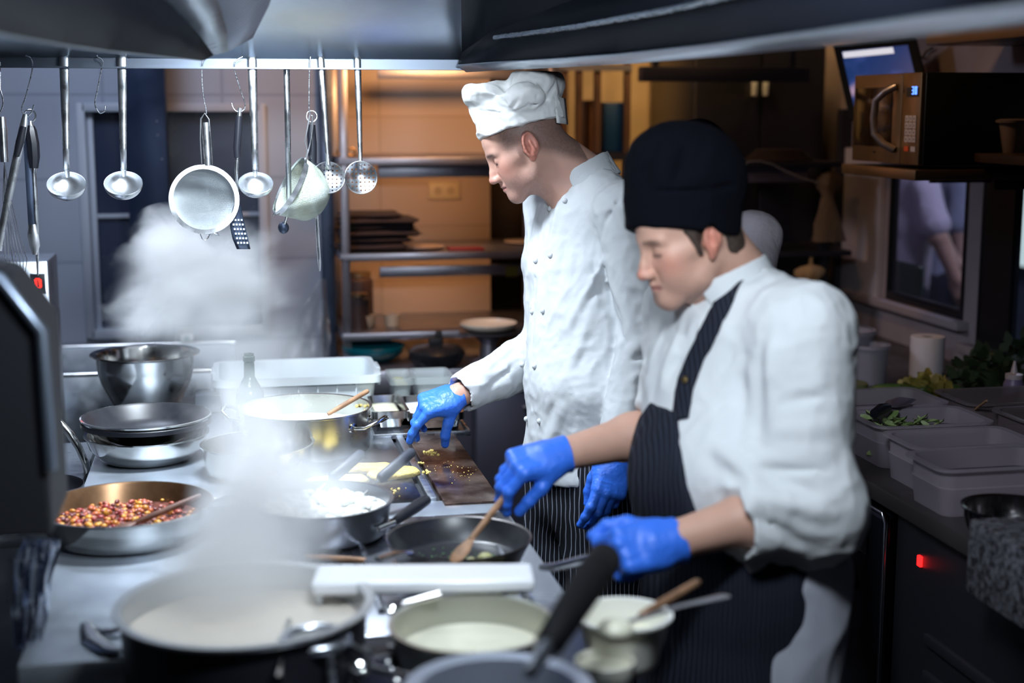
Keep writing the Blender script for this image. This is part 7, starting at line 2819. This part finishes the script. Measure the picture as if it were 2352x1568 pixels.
    A.u(p_cap(belly + b * .006, hip - ZZ * .02 + b * .008, .161, .163, BR, (1, 1.24, 1)), .03)
    A.u(p_cap(hip - ZZ * .02 + b * .008, V(hip[0], hip[1], .42) + b * .02, .163, .175, BR, (1, 1.2, 1)), .03)
    bibz = at(1520, 925, D=2.55)
    A.i(p_half(at(1520, 940, D=2.55), ZZ - l * .02), .002)
    A.i(p_half(V(hip[0], hip[1], .40), -ZZ), .003)
    # the near edge of the bib sweeps back to the waist
    ez, eq = [], []
    for x, y in ((1560, 950), (1562, 1000), (1568, 1060), (1582, 1130), (1604, 1200), (1650, 1262), (1740, 1290)):
        p = march(J0, x, y, 1.8)
        ez.append(p[2])
        eq.append(((p - hip) @ BR)[1])
    ez, eq = np.array(ez[::-1]), np.array(eq[::-1])

    def bibcut(P):
        q = (P - hip) @ BR
        lim = np.interp(P[:, 2], ez, eq, left=.30)
        return np.maximum((np.maximum(q[:, 1] - lim, -q[:, 1] - .11 - (lim - eq[-1]))) * .7, -.10 - q[:, 0])
    A.ops.append(('i', bibcut, .002))
    A.d(creases(9, .004, 71, np.diag([1, 1, .35])))
    sdf_mesh('apron', A, V(.55, 2.1, .35), (1.4, 3.1, 1.35), .0055, PIN2, root, smooth_it=1)
    pts = [march(J, x, y, 1.8) for x, y in ((1562, 965), (1570, 915), (1583, 865), (1603, 815), (1628, 765), (1652, 715), (1676, 665), (1698, 625), (1716, 600))]
    ribbon(J, pts, .040, 'apron_strap', PIN2, root)
    p = march(J, 1579, 873, 1.8)
    g = grad(J, p)
    bb = MB().lathe([(0, .003), (.005, .003), (.0065, .001), (.0065, -.001), (0, -.001)], 16).build('strap_stud', mat('brass', (.7, .5, .2), .3, 1.0), root)
    bb.matrix_world = Matrix.Translation(Vector(p + g * .007)) @ Vector(g).to_track_quat('Z', 'Y').to_matrix().to_4x4()
    # apron ties hanging behind
    for k, (x0, x1, y1) in enumerate(((1932, 1962, 1350), (1928, 1945, 1392))):
        rows = []
        for j in range(9):
            t = j / 8
            p = at(x0 + (x1 - x0) * t, 1232 + (y1 - 1232) * t, D=2.66)
            rows.append([tuple(p + RT * w_ + FH * .004 * math.sin(6 * t + k)) for w_ in (-.012, 0, .012)])
        MB().sheet(rows).build('apron_tie', BLKCLOTH, root, solid=.002)
    Tq = Sdf()
    Tq.u(p_cap(hip + ZZ * .02, hip - ZZ * .1, .13, .14, BR, (1, 1.2, 1)), .03)
    Tq.u(p_ell(hip - b * .10 - ZZ * .03, (.10, .12, .16), BR), .04)
    for hj, kn, an in legs:
        Tq.u(p_cap(hj - b * .02, kn - b * .02, .118, .095), .04)
        Tq.u(p_cap(kn, an, .092, .074), .03)
    Tq.i(p_half((0, 0, .05), (0, 0, -1)), .004)
    Tq.d(creases(9, .008, 81, np.diag([1, 1, .5])))
    sdf_mesh('trousers', Tq, V(.6, 2.1, .02), (1.5, 3.1, 1.05), .007, mat('pale_grey_cotton', (.42, .43, .50), .9), root, smooth_it=1)
    for hj, kn, an in legs:
        Sh = Sdf()
        Sh.u(p_cap(V(an[0], an[1], .045), V(an[0], an[1], .04) + b * .16, .050, .042), .02)
        Sh.i(p_half((0, 0, .003), (0, 0, -1)), .003)
        sdf_mesh('shoe', Sh, V(an[0] - .3, an[1] - .3, -.01), V(an[0] + .3, an[1] + .3, .14), .007, BLACKM, root)
    # hat
    bc = at(1566, 537, D=2.57)
    ha = UP * .998 + RT * .03
    bx = f - ha * (f @ ha)
    HTR = frame(bx, ha)
    T_ = Sdf()
    T_.u(p_cap(bc - ha * .02, bc + ha * .075, .100, .1035, HTR, (1.04, 1.0, 1)), .01)
    T_.u(p_ell(bc + ha * .115 + HTR @ V(.004, 0, 0), (.108, .096, .088), HTR), .012)
    T_.u(p_ell(bc + ha * .100 + HTR @ V(-.03, 0, 0), (.082, .096, .085), HTR), .02)
    T_.i(p_half(bc, -ha + HTR[:, 0] * .05), .003)
    T_.s(p_ell(O + HR @ V(-.008, .088, .0) * s, V(.022, .018, .034) * s, HR), .004)
    TF = []
    T0 = Sdf()
    T0.ops = list(T_.ops)
    for p, q, w_, am in (((1432, 440), (1520, 440), .005, -.006), ((1520, 440), (1620, 436), .005, -.006), ((1620, 436), (1690, 425), .005, -.006),
                         ((1450, 430), (1490, 320), .010, .007), ((1475, 430), (1510, 330), .009, -.006), ((1520, 430), (1530, 320), .012, .007), ((1550, 425), (1580, 330), .010, -.006),
                         ((1600, 425), (1640, 330), .010, .006), ((1570, 415), (1630, 400), .010, .006)):
        TF.append((march(T0, *p), march(T0, *q), w_, am))
    T_.d(folds(*TF))
    T_.d(creases(14, .0035, 91))
    sdf_mesh('hat', T_, bc - .2, bc + .27, .0034, BLKCLOTH, root, smooth_it=1)
    return root


def simple_person(label, N, fdir, height_z, shirtm, trm, arm_pts, group=None, haird=(.03, .02, .02), short=True, hatm=None, pitch=20, res=.008, legs_to=0.0, hairy=True):
    """a background figure. N neck base, arm_pts: two lists (elbow, wrist) world points"""
    root = thing('person', label, 'person', group=group)
    b = V(fdir) / np.linalg.norm(fdir)
    BR = frame(b)
    l = BR[:, 1]
    O = N + ZZ * .12 + b * .04
    a = math.radians(pitch)
    HR = frame(math.cos(a) * b - math.sin(a) * ZZ)
    S = Sdf()
    head_ops(S, O, HR, 1.0)
    S.u(p_cap(O + HR @ V(-.04, 0, -.02), N, .055, .062), .03)
    sh = [N - l * .17 - ZZ * .06, N + l * .17 - ZZ * .06]
    hip = V(N[0], N[1], N[2] - .55) - b * .03
    S.u(p_cap(sh[0], sh[1], .045, .045), .03)
    S.u(p_cap(N - ZZ * .1, hip + ZZ * .1, .09, .09, BR, (1, 1.5, 1)), .04)
    for s_, (e, w_) in zip(sh, arm_pts):
        S.chain([s_, e, w_], [.046, .040, .027], .02)
        d = (w_ - e) / np.linalg.norm(w_ - e)
        zz = np.cross(d, ZZ)
        zz /= np.linalg.norm(zz)
        yy = np.cross(zz, d)
        hand_ops(S, w_, np.stack([d, yy, zz], 1), 1, [(25, 25, 15)] * 4, [(.8, .5, -.3)] * 3)
    legs = []
    for q in (-1, 1):
        hj = hip + l * .09 * q
        kn = V(hj[0], hj[1], .47 + 0)
        an = V(hj[0], hj[1], .09)
        S.chain([hj, kn, an], [.085, .055, .04], .03)
        S.u(p_cap(V(an[0], an[1], .035), V(an[0], an[1], .03) + b * .15, .034, .028), .02)
        legs.append((hj, kn, an))
    sdf_mesh('body', S, V(N[0] - .7, N[1] - .7, -.01), V(N[0] + .7, N[1] + .7, N[2] + .3), res, SKIN, root,
             skin_col(O, HR, 1.0, (.55, .34, .27), haird, (.4, .15, .14), False, .2))
    J = Sdf()
    J.u(p_cap(sh[0], sh[1], .062, .062), .03)
    J.u(p_cap(N - ZZ * .03, N - ZZ * .22, .075, .12, BR, (1, 1.45, 1)), .05)
    J.u(p_cap(N - ZZ * .22, hip + ZZ * .0, .12, .125, BR, (1, 1.4, 1)), .03)
    for s_, (e, w_) in zip(sh, arm_pts):
        if short:
            J.u(p_cap(s_, s_ + (e - s_) * .72, .064, .070), .02)
        else:
            J.chain([s_, e, w_ + (e - w_) * .1], [.064, .060, .045], .02)
    J.i(p_half(hip - ZZ * .06, -ZZ), .004)
    J.d(creases(11, .007, 31, np.diag([1, 1, .5])))
    sdf_mesh('shirt', J, V(N[0] - .6, N[1] - .6, hip[2] - .1), V(N[0] + .6, N[1] + .6, N[2] + .1), res, shirtm, root, smooth_it=1)
    Tq = Sdf()
    Tq.u(p_cap(hip + ZZ * .05, hip, .115, .12, BR, (1, 1.3, 1)), .03)
    for hj, kn, an in legs:
        Tq.chain([hj, kn, an], [.10, .08, .07], .03)
    Tq.i(p_half((0, 0, .04), (0, 0, -1)), .004)
    sdf_mesh('trousers', Tq, V(N[0] - .5, N[1] - .5, .02), V(N[0] + .5, N[1] + .5, hip[2] + .2), .012, trm, root)
    Hh = Sdf()
    Hh.u(p_ell(O + HR @ V(-.012, 0, .045), (.103, .083, .090), HR), .01)
    Hh.s(p_box(O + HR @ V(.115, 0, -.03), V(.06, .12, .10), .01, HR), .006)
    Hh.i(p_half(O + HR @ V(0, 0, -.05), -HR[:, 2]), .006)
    sdf_mesh('hat' if hatm else 'hair', Hh, O - .2, O + .2, .006, hatm or HAIR1, root)
    return root


build_chef_far()
build_chef_near()

simple_person('person in a pale shirt standing behind the near cook, facing away', at(1598, 488, D=3.95), V(*(RT * .25 + FH)), 1.5, SHIRTP, mat('dark_trousers', (.02, .02, .03), .9),
              [(at(1706, 715, D=3.80), at(1680, 860, D=3.75)), (at(1500, 730, D=4.05), at(1510, 880, D=4.1))], hatm=BLKCLOTH, short=True)
WP = V(3.05, 4.95, 1.60)
TSH = mat('lilac_tshirt', (.58, .52, .66), .9, bump=(40, .4))
simple_person('person in a pale t-shirt leaning forward, seen through the window, nearer one', at(2085, 402, D=6.6), V(*(RT * .95 + FH * .2)), 1.5, TSH, mat('navy_trousers', (.03, .03, .07), .9),
              [(at(2155, 545, D=6.4), at(2195, 640, D=6.4)), (at(2160, 550, D=6.75), at(2200, 610, D=6.7))], res=.009)
simple_person('person in a blue-grey t-shirt further back, seen through the window', at(2165, 402, D=7.4), V(*(RT * .9 + FH * .3)), 1.5, mat('bluish_tshirt', (.42, .44, .62), .9), mat('black_trousers', (.02, .02, .04), .9),
              [(at(2205, 540, D=7.25), at(2212, 640, D=7.2)), (at(2215, 540, D=7.5), at(2225, 620, D=7.45))], res=.010)


# ================================================================ steam
def steam_mat(name, dens, scale, contrast, seed, z0=0, soft=.5):
    m = bpy.data.materials.new(name)
    m.use_nodes = True
    nt = m.node_tree
    nt.nodes.remove(nt.nodes['Principled BSDF'])
    out = nt.nodes['Material Output']
    N, L = nt.nodes.new, nt.links.new
    vs = N('ShaderNodeVolumeScatter')
    vs.inputs['Color'].default_value = (.955, .975, 1, 1)
    vs.inputs['Anisotropy'].default_value = 0.1
    tc = N('ShaderNodeTexCoord')
    ln = N('ShaderNodeVectorMath')
    ln.operation = 'LENGTH'
    L(tc.outputs['Object'], ln.inputs[0])
    nz = N('ShaderNodeTexNoise')
    nz.noise_dimensions = '4D'
    nz.inputs['W'].default_value = seed
    nz.inputs['Scale'].default_value = scale
    nz.inputs['Detail'].default_value = 3
    nz.inputs['Distortion'].default_value = .5
    L(tc.outputs['Object'], nz.inputs['Vector'])
    # density = smoothstep(1-r + (noise-.5)*contrast)
    a = N('ShaderNodeMath')
    a.operation = 'MULTIPLY_ADD'
    a.inputs[1].default_value = contrast
    a.inputs[2].default_value = -.5 * contrast
    L(nz.outputs['Fac'], a.inputs[0])
    b = N('ShaderNodeMath')
    b.operation = 'SUBTRACT'
    L(a.outputs[0], b.inputs[0])
    L(ln.outputs['Value'], b.inputs[1])
    mr = N('ShaderNodeMapRange')
    mr.interpolation_type = 'SMOOTHSTEP'
    mr.inputs[1].default_value = -.95
    mr.inputs[2].default_value = -.95 + soft + .35
    mr.inputs[3].default_value = 0
    mr.inputs[4].default_value = dens
    L(b.outputs[0], mr.inputs[0])
    L(mr.outputs[0], vs.inputs['Density'])
    L(vs.outputs[0], out.inputs['Volume'])
    return m


def puff(c, r_, dens, seed, lab, scale=1.6, contrast=1.3, rot=0, soft=.5):
    mb = MB()
    bmesh.ops.create_icosphere(mb.bm, subdivisions=3, radius=1.0)
    o = mb.build('steam', steam_mat('steam_%d' % seed, dens, scale, contrast, seed, soft=soft))
    o.location = tuple(c)
    o.scale = r_
    o.rotation_euler = (0, math.radians(rot), 0)
    tag(o, lab, 'steam', None, 'stuff')
    return o


puff(at(598, 1180, D=2.74), (.165, .15, .25), 50, 1, 'dense white steam rising between stew pan and gnocchi pan', rot=8, soft=1.0, contrast=1.0)
puff(at(560, 1335, D=2.30), (.21, .17, .18), 32, 2, 'steam over the big dark pot in the lower left', scale=1.3, soft=1.0, contrast=.9)
puff(at(560, 960, D=3.0), (.16, .12, .16), 14, 3, 'thin steam drifting up in front of the stacked pans', rot=15, soft=.9)
puff(at(470, 660, D=3.80), (.31, .16, .20), 32, 4, 'billowing steam cloud in front of the dark column', scale=1.7, contrast=1.7, rot=-10, soft=.6)
puff(at(570, 800, D=3.75), (.27, .13, .19), 10, 5, 'veil of steam over the mixing bowl and white tub', scale=1.4, soft=1.0)
puff(at(395, 555, D=3.85), (.14, .10, .11), 30, 6, 'small steam puff high by the first ladles', scale=1.5, contrast=1.6, soft=.6)
puff(at(760, 1100, D=2.98), (.20, .12, .10), 16, 7, 'low steam drifting over the griddle', soft=1.0)
